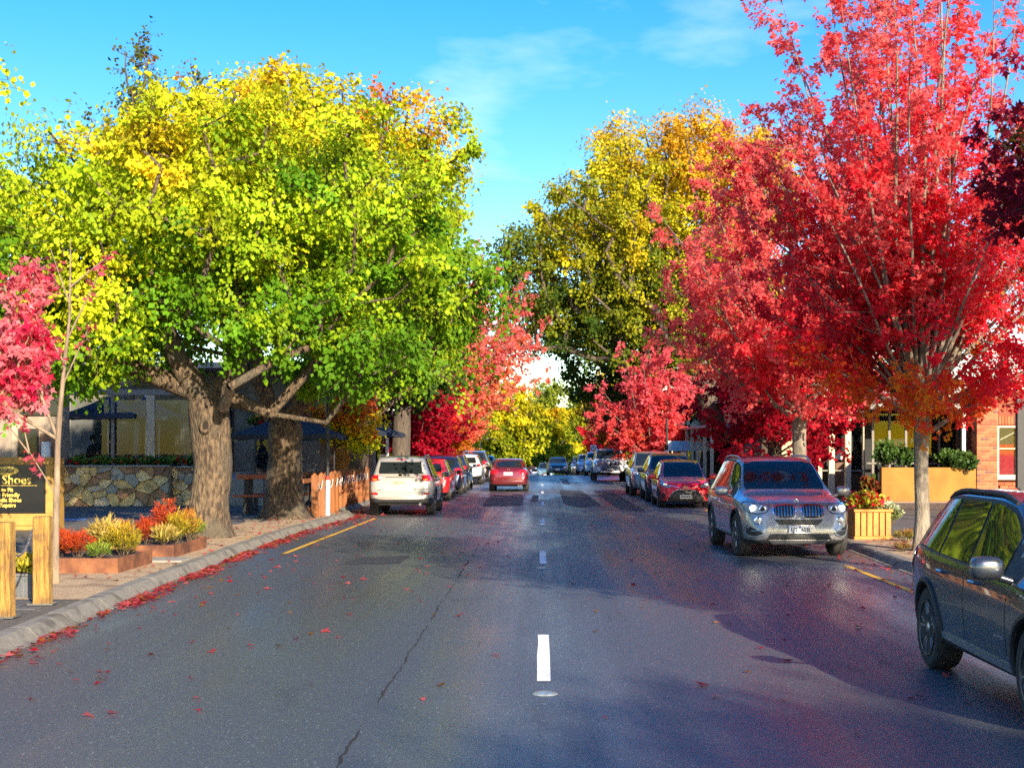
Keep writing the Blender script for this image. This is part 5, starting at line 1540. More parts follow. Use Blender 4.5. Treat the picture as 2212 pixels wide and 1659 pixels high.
def pickup_front(C, root, pm):
    head_lights(C, root, round_poly([(.56, 1.05), (.84, 1.09), (.90, 1.0), (.86, .86), (.60, .86)], .15))
    P2(C, root, 'grille', round_poly([(-.52, 1.04), (.52, 1.04), (.50, .88), (-.50, .88)], .12), 'F', M_black, 0.010)
    P2(C, root, 'lower_grille', [(-.6, .80), (.6, .80), (.5, .60), (-.5, .60)], 'F', M_black, 0.010)
    for zz in (.93, .99):
        MB().tube([(-.5, C.cast('F', -.5, zz)[0].y + .016, zz), (0, C.cast('F', 0, zz)[0].y + .016, zz), (.5, C.cast('F', .5, zz)[0].y + .016, zz)], .010, 5).build('grille_bar', M_chrome, root)
    yf = 2.72
    pts = [(-.62, yf - .14, .45), (-.60, yf, .58), (-.48, yf + .02, .84), (-.40, yf + .02, .90), (.40, yf + .02, .90), (.48, yf + .02, .84), (.60, yf, .58), (.62, yf - .14, .45)]
    MB().tube(pts, .034, 8).build('bull_bar', M_chrome, root, smooth=True)
    MB().tube([(-.52, yf + .01, .72), (.52, yf + .01, .72)], .028, 8).build('bull_bar_rail', M_chrome, root, smooth=True)
    for x in (-.42, -.14, .14, .42):
        s = MB().lathe([(.05, -.10), (.10, -.05), (.112, 0), (.105, .012)], 20, 'Y').build('spot_lamp', M_black, root, (x, yf + .04, 1.02), smooth=True)
        MB().lathe([(.098, 0), (.09, .014), (.03, .022)], 20, 'Y').build('spot_lens', M_lamp, s, (0, .011, 0), smooth=True)
    plate(C, root, 'F', -.19, .19, .615, .70, None, off=.20)
    # roof rack
    rk = MB()
    for x in (-.60, .60): rk.tube([(x, -.45, 1.86), (x, -.42, 1.93), (x, .48, 1.93), (x, .51, 1.86)], .02, 6)
    for y in (-.35, 0, .40): rk.tube([(-.64, y, 1.93), (.64, y, 1.93)], .022, 6)
    rk.build('roof_rack', M_black, root, smooth=True)
    MB().tube([(.18, yf + .02, .9), (.18, yf + .0, 1.9)], .008, 5).build('aerial', M_black, root)

# ---- the cars themselves
random.seed(77)
GP = 'cars parked along both kerbs'
HL = math.pi
X5, _ = make_car('big_suv', (4.33, 26.95, 0), HL + R(1.5), PT['grey'], 'silver grey SUV facing us with headlights on and twin slatted grilles', group=GP, rails=M_silver_trim, extras=big_suv_front, steer=R(2), arches=True, rimspokes=6)
def x1_extra(C, root, pm):
    side_tail(C, root, round_poly([(-2.10, 1.00), (-1.86, 1.03), (-1.80, .97), (-1.98, .88), (-2.12, .80)], .18))
    rear_lights(C, root, round_poly([(.50, 1.02), (.72, 1.04), (.80, .96), (.78, .80), (.60, .86)], .2))
    head_lights(C, root, round_poly([(.47, .80), (.70, .85), (.82, .86), (.80, .74), (.60, .70)], .2))
    P2(C, root, 'grille', round_poly([(-.40, .80), (.40, .80), (.36, .62), (-.36, .62)], .2), 'F', M_black, .010)
    for fl in (False, True):
        link('sill_trim', C.panel('sill', [(-.95, .385), (.95, .36), (.95, .30), (-.95, .325)], 'R', 0.010, 0.15, flip=fl), M_silver_trim, root)
        link('window_trim', C.panel('wtrim', [(-1.70, C.cross(-1.7)[2] + .012), (.88, C.cross(.88)[2] + .012), (.88, C.cross(.88)[2] - .004), (-1.70, C.cross(-1.7)[2] - .004)], 'R', 0.012, 0.12, flip=fl), M_alloy_dark, root)
    p, n, d = C.cast('R', .62, .52)
    for sx in (1, -1):
        link('door_lettering', text_mesh('xDRIVE 25i', .042, .001), M_chrome, root, (sx * (p.x + .004), .64 if sx > 0 else .64, .53), (R(90), 0, R(90) * sx))
make_car('small_suv', (4.24, 11.15, 0), HL, PT['graphite'], 'dark graphite SUV with dewy paint, cut off by the right edge', group=GP, rails=M_black, extras=x1_extra, arches=True, rim=M_alloy)
make_car('boxy_suv', (-3.93, 41.95, 0), 0, PT['champagne'], 'pale champagne SUV parked tail towards us beside the timber fence', group=GP, rails=M_silver_trim, extras=boxy_rear, arches=True)
make_car('hatch', (-4.12, 52.9, 0), 0, PT['red'], 'bright red hatchback parked right behind the champagne SUV', group=GP, extras=hatch_rear)
make_car('hatch', (-4.05, 59.6, 0), 0, PT['navy'], 'navy hatchback parked after the red hatchback', group=GP, extras=hatch_rear, scale=(1.02, 1.02, 1.06))
make_car('boxy_suv', (-4.15, 65.6, 0), 0, PT['navy2'], 'blue SUV parked between the navy hatchback and a white one', group=GP, extras=suv_rear, scale=(1, 1, .95))
make_car('boxy_suv', (-3.95, 75.2, 0), 0, PT['white'], 'white SUV parked with red tail lights beyond the blue cars', group=GP, extras=suv_rear, scale=(.98, 1, .92))
make_car('big_suv', (-3.85, 81.6, 0), 0, PT['brown'], 'brown SUV with roof rails parked beyond the white one on the left', group=GP, extras=suv_rear, rails=M_silver_trim, scale=(1, 1, .98))
make_car('sedan', (-3.8, 96, gz(96)), 0, PT['silver'], 'grey sedan glimpsed past the wine red moving car', group=GP, extras=sedan_rear)
make_car('sedan', (-1.44, 63.75, 0), 0, PT['darkred'], 'wine red sedan driving away from us in the left lane', cat='car', name='moving_car', extras=sedan_rear)
make_car('hatch', (-0.55, 150, gz(150) + .0), 0, PT['white'], 'small white car dropping over the crest ahead', name='moving_car', extras=hatch_rear)
make_car('sedan', (1.20, 112.5, gz(112.5)), HL, PT['green'], 'dark green sedan coming towards us over the crest', name='moving_car', extras=sedan_front)
make_car('hatch', (0.35, 138, gz(138)), HL, PT['teal'], 'pale blue car half hidden by the crest', name='moving_car', extras=hatch_front)
make_car('hatch', (4.52, 47.05, 0), HL, PT['red'], 'small bright red hatchback facing us with wide black grille', group=GP, extras=hatch_front)
make_car('big_suv', (4.58, 52.2, 0), HL, PT['navy'], 'dark navy SUV facing us just behind the small red hatchback', group=GP, extras=suv_front, rails=M_silver_trim, scale=(.96, .96, .97))
make_car('big_suv', (4.42, 58.0, 0), HL, PT['silver'], 'silver SUV with roof rails behind the dark navy one', group=GP, extras=suv_front, rails=M_silver_trim)
make_car('pickup', (3.80, 82.4, 0), HL, PT['white'], 'white pickup facing us with bull bar and four spot lamps', cat='pickup', name='parked_pickup', extras=pickup_front)
make_car('boxy_suv', (3.85, 101, gz(101)), HL, PT['white'], 'white SUV tucked behind the white pickup', group=GP, extras=lambda C, r, p: suv_front(C, r, p, False))
make_car('boxy_suv', (3.6, 114, gz(114)), HL, PT['white'], 'white crossover near the crest facing us', group=GP, extras=lambda C, r, p: suv_front(C, r, p, False))
make_car('boxy_suv', (3.35, 124, gz(124)), HL, PT['brown'], 'bronze car at the crest behind the white crossover', group=GP, extras=lambda C, r, p: suv_front(C, r, p, False))
# ---------------------------------------------------------------- left side: posts, planters, sign, cafe terrace
M_post = mat('yellow_timber', (0.20, 0.095, 0.02), 0.85, (0.50, 0.28, 0.06), 7, bump=0.9, bscale=22, stretch=(5, 5, 0.35), c3=(0.16, 0.09, 0.035), s3=4.5, contrast=(.36, .6), bdist=.03)
M_steel = mat('galvanised_steel', (0.45, 0.45, 0.44), 0.35, metal=0.9)
M_corten = mat('corten_rust', (0.17, 0.060, 0.026), 0.85, (0.30, 0.115, 0.045), 6, bump=0.3, bscale=50, c3=(0.10, 0.035, 0.018), s3=2.4)
M_mulch = mat('mulch', (0.045, 0.026, 0.020), 0.95, (0.16, 0.10, 0.08), 24, bump=1.0, bscale=38, contrast=(0.4, 0.7))
M_potgrey = mat('grey_resin', (0.10, 0.105, 0.11), 0.55, (0.14, 0.145, 0.15), 8)
M_goldwood = mat('gold_painted_wood', (0.36, 0.20, 0.04), 0.6, (0.46, 0.27, 0.06), 4, bump=0.2, bscale=30)
M_signblack = mat('sign_black', (0.012, 0.012, 0.013), 0.18, coat=0.6)
M_gold = mat('gold_lettering', (0.80, 0.56, 0.10), 0.45)
M_stain = mat('orange_stained_timber', (0.19, 0.060, 0.014), 0.5, (0.30, 0.105, 0.024), 4, bump=0.25, bscale=26, stretch=(4, 4, 0.4), coat=0.15)
M_stainred = mat('red_stained_timber', (0.30, 0.060, 0.022), 0.5, (0.42, 0.11, 0.035), 4, bump=0.25, bscale=26, stretch=(0.4, 4, 4))
M_canvas = mat('navy_canvas', (0.014, 0.022, 0.042), 0.8, (0.022, 0.034, 0.06), 12, bump=0.2, bscale=90)
M_whitepole = mat('white_pole', (0.70, 0.69, 0.66), 0.45, (0.58, 0.57, 0.54), 8)
M_redband = mat('red_band', (0.45, 0.03, 0.02), 0.5)
M_postgrey = mat('grey_timber', (0.16, 0.14, 0.12), 0.8, (0.26, 0.23, 0.19), 5, bump=0.3, stretch=(3, 3, .3))
M_render = mat('tan_render', (0.42, 0.33, 0.22), 0.9, (0.52, 0.42, 0.29), 3, bump=0.3, bscale=30)
M_dark = mat('dark_interior', (0.030, 0.026, 0.024), 0.8, (0.05, 0.042, 0.036), 2)
M_brownwall = mat('brown_cladding', (0.14, 0.075, 0.045), 0.8, (0.20, 0.11, 0.065), 3)
M_ochre = mat('ochre_wall', (0.28, 0.135, 0.020), 0.85, (0.34, 0.175, 0.03), 1.6, bump=0.25, bscale=24, c3=(0.22, 0.105, 0.018), s3=0.9)
M_creamtrim = mat('cream_paint', (0.62, 0.50, 0.32), 0.7, (0.70, 0.58, 0.39), 4, bump=0.1, stretch=(3, 3, .4))
M_white_p = mat('white_painted', (0.70, 0.70, 0.68), 0.6, (0.62, 0.62, 0.60), 5)
M_roof = mat('grey_iron_roof', (0.20, 0.20, 0.20), 0.5, (0.27, 0.26, 0.25), 3)
M_greenleaf = leaf_mat('shrub_leaf', 0.35)

def win_glass():
    if 'shop_glass' in _M: return _M['shop_glass']
    m, nt, b, out = nodes_of('shop_glass'); nt.nodes.remove(b)
    t = nt.nodes.new('ShaderNodeBsdfTransparent'); t.inputs[0].default_value = (0.80, 0.86, 0.88, 1)
    g_ = nt.nodes.new('ShaderNodeBsdfGlossy'); g_.inputs['Roughness'].default_value = 0.02
    fr = nt.nodes.new('ShaderNodeFresnel'); fr.inputs[0].default_value = 1.32
    mx = nt.nodes.new('ShaderNodeMixShader')
    nt.links.new(fr.outputs[0], mx.inputs[0]); nt.links.new(t.outputs[0], mx.inputs[1]); nt.links.new(g_.outputs[0], mx.inputs[2])
    nt.links.new(mx.outputs[0], out.inputs[0])
    _M['shop_glass'] = m; return m
M_pane = win_glass()

# timber posts with a chain
gpst = 'timber posts with a chain'
for i, (x, y, h) in enumerate(((-5.69, 16.35, 1.0), (-5.66, 15.1, 1.0))):
    r_ = empty('timber_post', (x, y, 0.13), R(4 - 6 * i), ('square yellow timber post standing in front of the sapling trunk', 'square yellow timber post cut by the left edge of the picture')[i], 'post', gpst)
    MB().box(-.092, .092, -.085, .085, 0, h, .012).build('shaft', M_post, r_)
    MB().box(-.14, .14, -.12, .12, 0, .012).build('base_plate', M_steel, r_)
    e_ = MB().tube([(-.10 if i == 0 else .0, -.0, h - .16), (-.13 if i == 0 else .0, 0.0, h - .16)], .012, 6).build('eye_bolt', M_steel, r_)
ch = empty('chain', (0, 0, 0), 0, 'steel chain sagging between the two yellow timber posts', 'chain')
lk = MB().tube([(math.cos(a) * .012, 0, math.sin(a) * .024) for a in [2 * math.pi * k / 10 for k in range(11)]], .0045, 5, cap=False).mesh('chain_link', True)
N = 34
for i in range(N):
    t = (i + .5) / N
    a = Vector((-5.80, 16.33, .98)); b = Vector((-5.66, 15.2, .90))
    p = a.lerp(b, t); p.z -= 1.35 * t * (1 - t) * 0.62
    d = (b - a) ; d.z += -1.35 * .62 * (1 - 2 * t)
    link('chain_link', lk, M_steel, ch, p, d.to_track_quat('Z', 'X').to_euler()).rotation_euler.rotate_axis('Z', R(90) if i % 2 else 0)

# shrubs and flowers
NEEDLE = np.array([(0, 0, 0), (0.07, 0.45, 0.02), (0, 1.0, 0), (-0.07, 0.45, 0.02)])
OVAL = np.array([(0, 0, 0), (0.34, 0.4, 0.06), (0.20, 0.8, 0.03), (0, 1.0, -0.05), (-0.20, 0.8, 0.03), (-0.34, 0.4, 0.06)])
def shrub(name, loc, rx, rz, n, size, cols, seed, label, shape=NEEDLE, cat='shrub', group=None, stems=9, up=0.6, flowers=None, parent=None, droop=-0.5, base=0.3):
    rng = np.random.default_rng(seed)
    root = empty(name, loc, 0, label, cat, group)
    S = []; st = []
    for k in range(stems):
        a = k * 2.4 + rng.normal(0, .3); r = rx * math.sqrt((k + .5) / stems)
        tip = np.array([math.cos(a) * r, math.sin(a) * r, rz * 2 * (1 - 0.45 * (r / rx) ** 2) * rng.uniform(.85, 1.08)])
        st.append(tip); S.append((np.array([tip[0] * .15, tip[1] * .15, -.02]), tip, .008, .003))
    st = np.array(st)
    k = rng.integers(0, stems, n); t = base + (1 - base) * rng.random(n) ** 0.7
    pos = st[k] * np.stack([.15 + .85 * t, .15 + .85 * t, t], 1) + rng.normal(0, 1, (n, 3)) * np.array([rx, rx, rz * .8]) * .13
    out = unit(np.stack([pos[:, 0], pos[:, 1], np.full(n, up * rx)], 1))
    cs = np.array(cols); w = (pos[:, 2] / (rz * 2)).clip(0, 1)
    idx = (w + rng.normal(0, .18, n)).clip(0, .999) * (len(cs) - 1)
    lo = idx.astype(int); fr = (idx - lo)[:, None]
    col = cs[lo] * (1 - fr) + cs[np.minimum(lo + 1, len(cs) - 1)] * fr
    col = (col * np.exp(rng.normal(0, .2, (n, 1)))).clip(.003, .9)
    link('stems', segs_mesh('stems', S, 4), M_bark, root)
    link('foliage', leaves_mesh('foliage', pos, out, col, size, rng, shape, droop, flat=.3), M_greenleaf, root)
    if flowers:
        nf, fs, fc = flowers
        rng2 = np.random.default_rng(seed + 5)
        k = rng2.integers(0, stems, nf)
        P = st[k] * rng2.uniform(.8, 1.08, (nf, 1)) + rng2.normal(0, 1, (nf, 3)) * np.array([rx, rx, rz * .5]) * .16
        PP = np.repeat(P, 5, 0); a = np.tile(np.arange(5) * 2 * np.pi / 5, nf)
        o_ = np.stack([np.cos(a), np.zeros(5 * nf) - .35, np.sin(a)], 1)
        c_ = (np.array(fc)[None, :] * np.exp(rng2.normal(0, .22, (nf, 1)))).repeat(5, 0).clip(.003, .9)
        link('flowers', leaves_mesh('flowers', PP, unit(o_) * 2.2, c_, fs, rng2, OVAL, 0.0, flat=0.2), M_greenleaf, root)['kind'] = 'stuff'
    return root

def corten_box(x0, x1, y0, y1, h, label):
    r_ = empty('planter_box', ((x0 + x1) / 2, (y0 + y1) / 2, .122), 0, label, 'planter', 'rusty steel planter boxes')
    w, d = (x1 - x0) / 2, (y1 - y0) / 2
    MB().box(-w, w, -d, -d + .02, 0, h).build('front_panel', M_corten, r_)
    MB().box(-w, w, d - .02, d, 0, h).build('back_panel', M_corten, r_)
    MB().box(w - .02, w, -d + .021, d - .021, 0, h + .002).build('side_panel', M_corten, r_)
    MB().box(-w, -w + .02, -d + .021, d - .021, 0, h + .002).build('side_panel', M_corten, r_)
    rng = random.Random(4)
    n = 10; v = []; f = []
    for j in range(n + 1):
        for i in range(n + 1):
            v.append((-w + .021 + (2 * w - .042) * i / n, -d + .021 + (2 * d - .042) * j / n, h - .035 + rng.uniform(-.012, .02)))
    for j in range(n):
        for i in range(n):
            a = j * (n + 1) + i; f.append((a, a + 1, a + n + 2, a + n + 1))
    b = MB(); b.v = v; b.f = f; b.build('mulch', M_mulch, r_, smooth=True)
corten_box(-7.55, -6.03, 20.4, 22.2, .215, 'rusty steel planter box nearer the camera, in front of the other')
corten_box(-7.05, -5.98, 23.3, 25.6, .20, 'rusty steel planter box further back, beside the stout trunk')
REDF = [(0.10, 0.05, 0.015), (0.42, 0.05, 0.012), (0.62, 0.085, 0.012)]
YGF = [(0.10, 0.12, 0.015), (0.34, 0.27, 0.02), (0.55, 0.34, 0.02)]
OGF = [(0.14, 0.14, 0.02), (0.45, 0.28, 0.03), (0.62, 0.22, 0.03)]
GRF = [(0.05, 0.10, 0.02), (0.16, 0.24, 0.03), (0.34, 0.36, 0.03)]
STRAW = [(0.16, 0.14, 0.03), (0.42, 0.32, 0.07), (0.60, 0.42, 0.10)]
gs_ = 'feathery shrubs in the rusty boxes'
for i, (x, y, rx, rz, c, nn, lab) in enumerate((
    (-6.78, 20.95, .22, .19, REDF, 1500, 'red orange feathery shrub just to the right of the sapling trunk'),
    (-7.12, 21.3, .20, .20, REDF, 1200, 'red orange feathery shrub partly behind the sapling trunk'),
    (-6.60, 21.7, .24, .25, STRAW, 900, 'straw coloured strappy shrub between the red and the gold shrubs'),
    (-6.42, 21.9, .20, .24, REDF, 1300, 'red shrub behind the gold one in the nearer rusty box'),
    (-6.22, 21.35, .27, .24, YGF, 2200, 'large golden green shrub at the corner of the nearer rusty box'),
    (-6.42, 20.75, .18, .12, GRF, 700, 'low green succulent at the front of the nearer rusty box'),
    (-6.60, 23.9, .20, .24, REDF, 1300, 'red shrub at the left end of the further rusty box'),
    (-6.42, 24.5, .21, .36, REDF, 1600, 'tall bright red shrub in the further rusty box'),
    (-6.30, 23.85, .20, .13, STRAW, 700, 'low straw green tuft in front of the tall red shrub'),
    (-6.18, 24.3, .18, .26, YGF, 1300, 'slim golden green shrub next to the tall red one'),
    (-6.08, 24.7, .18, .27, OGF, 1300, 'orange tipped shrub near the stout trunk'),
    (-6.14, 25.3, .20, .17, GRF, 900, 'low olive shrub at the far end of the further rusty box'))):
    shrub('feathery_shrub', (x, y, .30), rx, rz, nn, .075 if c is not STRAW else .14, c, 100 + i, lab, group=gs_, stems=11)

# ribbed grey pot between the posts
r_ = empty('plant_pot', (-6.22, 17.25, .122), R(3), 'grey ribbed rectangular pot behind the yellow timber posts', 'pot')
MB().prism([(-.26, -.13), (.26, -.13), (.26, .13), (-.26, .13)], 0, .26).build('pot_body', M_potgrey, r_)
for x in [-.22 + .055 * k for k in range(9)]:
    MB().tube([(x, -.132, .02), (x * 1.02, -.138, .235)], .018, 6).build('rib', M_potgrey, r_, smooth=True)
MB().box(-.285, .285, -.155, .155, .255, .285, .008).build('rim', M_potgrey, r_)
MB().box(-.26, .26, -.13, .13, .285, .292).build('soil', M_mulch, r_)
shrub('potted_succulents', (-6.22, 17.25, .40), .25, .09, 900, .085, [(0.09, 0.14, 0.02), (0.40, 0.36, 0.03), (0.62, 0.40, 0.04)], 131, 'yellow green succulents growing in the grey ribbed pot', OVAL, 'plant', stems=16)
shrub('grass_tuft', (-6.85, 19.6, .12), .18, .10, 300, .10, GRF, 132, 'small green tuft on the path left of the nearer rusty box', NEEDLE, 'plant', stems=8)

# young pink maple
M_sapbark = mat('sapling_bark', (0.15, 0.105, 0.07), 0.9, (0.30, 0.22, 0.14), 8, bump=.6, bscale=24, stretch=(2, 2, .5))
rng = np.random.default_rng(61)
sap = empty('pink_sapling', (-6.42, 18.9, .115), 0, 'slender young maple with pink leaves and bare pale stems behind the timber post', 'tree')
tp = [(0, 0, -.03), (0.01, 0, .5), (.03, 0, 1.2), (.045, 0, 1.9)]
link('trunk', trunk_mesh('trunk', tp, [.055, .048, .042, .036], .3, n=14, ny=18, rough=.08, seed=3), M_sapbark, sap)
cen = scatter_lobes([(-.42, 0, 3.35, .30, .30, .75), (-.48, 0, 2.55, .42, .30, .40), (-.62, 0, 3.0, .45, .3, .55), (-.32, 0, 3.95, .22, .2, .38), (-.16, 0, 2.85, .22, .2, .42), (-.85, 0, 2.7, .25, .2, .3), (-.75, 0, 2.35, .3, .2, .25)], 64, .14, rng, .6, 3)
def pinkcol(pos, C, cid, sid, rng):
    t = (rng.normal(.55, .28, cid.max() + 1)[cid] + rng.normal(0, .25, len(pos))).clip(0, 1)[:, None]
    return jitter_col(np.array([.66, .02, .085]) * (1 - t) + np.array([.86, .30, .33]) * t, rng, sid, cid)
segs, pos, out, col = make_crown(tp, .024, cen, rng, 6, 11, .19, .085, pinkcol, shape=LEAF_M, r_tip=.006)
stem = [np.array(q) for q in ((.045, 0, 1.85), (.075, 0, 2.3), (.13, 0, 2.9), (.19, .02, 3.5), (.20, .02, 4.1), (.20, .02, 4.55))]
for a, b, ra, rb in zip(stem, stem[1:], (.038, .034, .028, .02, .012), (.034, .028, .02, .012, .004)): segs.append((a, b, ra, rb))
tw = [((.10, 0, 2.6), (.50, -.05, 3.45)), ((.16, 0, 3.2), (.62, .05, 4.2)), ((.19, 0, 3.7), (-.05, 0, 4.4)), ((.2, 0, 3.9), (.75, 0, 4.35)), ((.03, 0, 1.15), (-.32, -.05, 1.75)), ((-.32, -.05, 1.75), (-.42, -.05, 2.2)), ((-.32, -.05, 1.72), (-.75, -.05, 2.3)), ((.13, 0, 2.9), (-.2, 0, 3.5))]
xp = []; xo = []
for a, b in tw:
    a = np.array(a); b = np.array(b); segs.append((a, b, .014, .005))
    for q in range(16):
        t = rng.uniform(.55, 1.0); xp.append(a + (b - a) * t + rng.normal(0, .05, 3)); xo.append(unit(b - a))
xp = np.array(xp); xc = np.tile(np.array([[.72, .10, .15]]), (len(xp), 1)) * np.exp(rng.normal(0, .3, (len(xp), 1)))
link('limbs', segs_mesh('limbs', segs, 6), M_sapbark, sap)
link('crown', leaves_mesh('crown', np.vstack([pos, xp]), np.vstack([out, np.array(xo)]), np.vstack([col, xc]).clip(0, .9), .085, rng, LEAF_M, .6, flat=.3), M_leaf_maple, sap)

# free-standing sign of the shoe shop
sg = empty('shop_sign', (-10.56, 31.0, .118), 0, 'black and gold shoe shop sign in a wide gold frame at the left edge', 'sign')
W_ = 2.15
MB().box(-W_, 0, -.03, .0, 1.42, 1.58, .008).build('frame_rail', M_goldwood, sg)
MB().box(-W_, 0, -.03, .0, .10, .36, .008).build('frame_rail', M_goldwood, sg)
MB().box(-.16, -.002, -.028, -.001, .362, 1.418, .006).build('frame_stile', M_goldwood, sg)
MB().box(-W_ + .002, -W_ + .16, -.028, -.001, .362, 1.418, .006).build('frame_stile', M_goldwood, sg)
MB().box(-W_, .0, .002, .72, 0, 1.56, .01).build('sign_box', M_goldwood, sg)
MB().box(-W_ + .161, -.161, -.022, -.004, .363, 1.417).build('panel', M_signblack, sg)
def txt(s, x, z, size, m=M_gold, par=sg, align='RIGHT', bold=.004, y=-.026, nm='lettering', shear=0.0):
    return link(nm, text_mesh(s, size, .002, bold, align, shear), m, par, (x, y, z), (R(90), 0, 0))
txt('rt Shoes', -.46, 1.085, .27)
for s_, x, z in (('d to Fit', -.86, .87), ('c Friendly', -.72, .76), ('edic Shoes', -.68, .65), ('Repairs', -.80, .54)): txt(s_, x, z, .115)
MB().box(-1.9, -.34, -.026, -.0225, .962, .970).build('rule', M_gold, sg)
ov = MB().lathe([(.5, 0), (.5, .006), (.46, .008)], 36, 'Y').build('oval_plate', M_gold, sg, (-1.0, -.024, 1.285), (R(180), 0, 0), smooth=True); ov.scale = (.52, 1, .19)
txt('Stefan', -1.0, 1.285, .13, M_ink, sg, 'CENTER', .003, -.036, 'oval_lettering', .2)

# shoe shop at the far left
sh = empty('shoe_shop', (-17.1, 43.2, .118), 0, 'stone fronted shop with black fascia at the left edge behind the shoe sign', 'building')
MB().box(-5, 2.55, .0, .95, 0, 3.7).build('wall', mat('shop_stone', (0.36, 0.29, 0.21), .9, (0.26, 0.20, 0.15), 2.6, bump=.6, bscale=12), sh)
MB().box(-5, 2.60, -.10, -.003, 2.75, 3.35).build('fascia', M_signblack, sh)
for x in (.15, 1.15): MB().box(x, x + .17, -.06, -.003, 0, 2.44, .01).build('pilaster', M_render, sh)
for x0, x1 in ((-.95, .13), (1.34, 1.95)):
    w_ = MB().box(x0, x1, -.03, -.002, .75, 2.35).build('window', M_dark, sh)
    MB().box(x0 + .05, x1 - .05, -.045, -.034, .80, 2.3).build('pane', M_pane, w_)
MB().box(2.0, 2.45, -.05, -.003, .1, 2.2).build('door', M_brownwall, sh)
MB().box(-5.2, 2.8, -1.2, 1.1, 3.7, 3.85).build('roof', M_roof, sh)
q_ = MB().lathe([(.5, 0), (.5, .02), (.46, .025)], 32, 'Y').build('hanging_oval', M_gold, sh, (1.1, -.13, 3.0), (R(180), 0, 0), smooth=True); q_.scale = (.62, 1, .42)
txt('Stefan', 1.1, 3.0, .15, M_ink, sh, 'CENTER', .003, -.16, 'oval_lettering', .2)
wb_ = MB().box(2.1, 2.35, -.24, -.06, 1.4, 1.95, .02).build('meter_box', M_white_p, sh)

# stone retaining wall, every stone a piece
def vor_cells(x0, x1, z0, z1, n, seed, ax=1.25):
    rng = random.Random(seed); S = []
    tr = 0; dm = math.sqrt((x1 - x0) * (z1 - z0) / n) * .5
    while len(S) < n and tr < 6000:
        tr += 1; p = (rng.uniform(x0, x1), rng.uniform(z0, z1))
        if all(math.hypot((p[0] - q[0]) / ax, p[1] - q[1]) > dm for q in S): S.append(p)
    cells = []
    for i, p in enumerate(S):
        poly = [(x0, z0), (x1, z0), (x1, z1), (x0, z1)]
        for j, q in enumerate(S):
            if i == j: continue
            mx, mz = (p[0] + q[0]) / 2, (p[1] + q[1]) / 2; nx, nz = (q[0] - p[0]) / ax ** 2, q[1] - p[1]
            nw = []
            for k in range(len(poly)):
                a, b = poly[k], poly[(k + 1) % len(poly)]
                da = (a[0] - mx) * nx + (a[1] - mz) * nz; db = (b[0] - mx) * nx + (b[1] - mz) * nz
                if da <= 0: nw.append(a)
                if da * db < 0:
                    t = da / (da - db); nw.append((a[0] + (b[0] - a[0]) * t, a[1] + (b[1] - a[1]) * t))
            poly = nw
            if len(poly) < 3: break
        if len(poly) >= 3: cells.append(poly)
    return cells
STONES = [mat('stone_%s' % n_, c_, .9, tuple(x * 1.35 for x in c_), 5, bump=.7, bscale=16, c3=tuple(x * .6 for x in c_), s3=2.5) for n_, c_ in
          (('honey', (0.62, 0.42, 0.16)), ('sand', (0.62, 0.46, 0.22)), ('buff', (0.50, 0.40, 0.25)), ('grey', (0.30, 0.28, 0.22)), ('brown', (0.20, 0.115, 0.07)), ('rust', (0.34, 0.19, 0.09)))]
M_mortar = mat('mortar', (0.36, 0.29, 0.19), .95, (0.26, 0.21, 0.14), 9, bump=.5, bscale=40)
def stone_wall(x0, x1, y, z1, n, seed, root, thick=.5, z0=0.0):
    rng = random.Random(seed)
    MB().box(x0, x1, y + .035, y + thick, z0, z1 - .05).build('core', M_mortar, root)
    for poly in vor_cells(x0, x1, z0, z1 - .05, n, seed):
        cx = sum(p[0] for p in poly) / len(poly); cz = sum(p[1] for p in poly) / len(poly)
        pp = [(cx + (a - cx) * .97 , cz + (b - cz) * .97) for a, b in poly]
        pp = round_poly(pp, .16, 1)
        dpt = rng.uniform(.0, .035)
        MB().prism(pp, y + .06, y - dpt, 'XZ', .035, .03).build('stone', rng.choices(STONES, (5, 5, 4, 2, 2, 2))[0], root, smooth=True, angle=25)
    MB().box(x0 - .03, x1 + .03, y - .05, y + thick, z1 - .048, z1, .012).build('capping', M_slab, root)
sw_ = empty('stone_wall', (0, 43.6, .118), 0, 'honey coloured rubble stone retaining wall below the cafe terrace', 'wall')
stone_wall(-14.5, -11.34, 0, 1.24, 44, 5, sw_)
stone_wall(-11.32, -10.3, .35, 1.21, 16, 6, sw_)
sw2 = empty('stone_wall', (0, 52.0, .118), 0, 'low pale stone wall with handrail between the two broad trunks', 'wall')
stone_wall(-11.6, -10.65, 0, .88, 9, 7, sw2)
MB().tube([(-11.5, -.12, .95), (-11.2, -.2, 1.0), (-10.85, -.25, .8), (-10.78, -.3, .5), (-10.78, -.3, 0)], .025, 8).build('handrail', M_black, sw2, smooth=True)

# terrace with glazed screen, tables, people
ter = empty('terrace', (0, 44.2, .118), 0, kind='structure')
MB().box(-17, -8.6, 0.02, 8.5, 0.0, .83).build('terrace_floor', M_slab, ter)
scr = empty('glazed_screen', (0, 45.3, .95), 0, 'tall glass screen with timber posts on the cafe terrace', 'screen')
PX = [-15.0, -13.55, -12.35, -10.85]
for x, w, m in zip(PX, (.14, .10, .26, .12), (M_postgrey, M_postgrey, M_render, M_postgrey)):
    MB().box(x - w / 2, x + w / 2, -.06, .06, 0, 2.6, .01).build('post', m, scr)
for a, b in zip(PX, PX[1:]):
    MB().box(a + .13, b - .13, -.008, .008, .15, 2.45).build('pane', M_pane, scr)
MB().box(-15.1, -10.75, -.07, .07, 2.601, 2.78).build('head_beam', M_postgrey, scr)
cafe = empty('cafe_building', (0, 52.7, .118), 0, 'grey stone cafe building behind the glazed terrace', 'building')
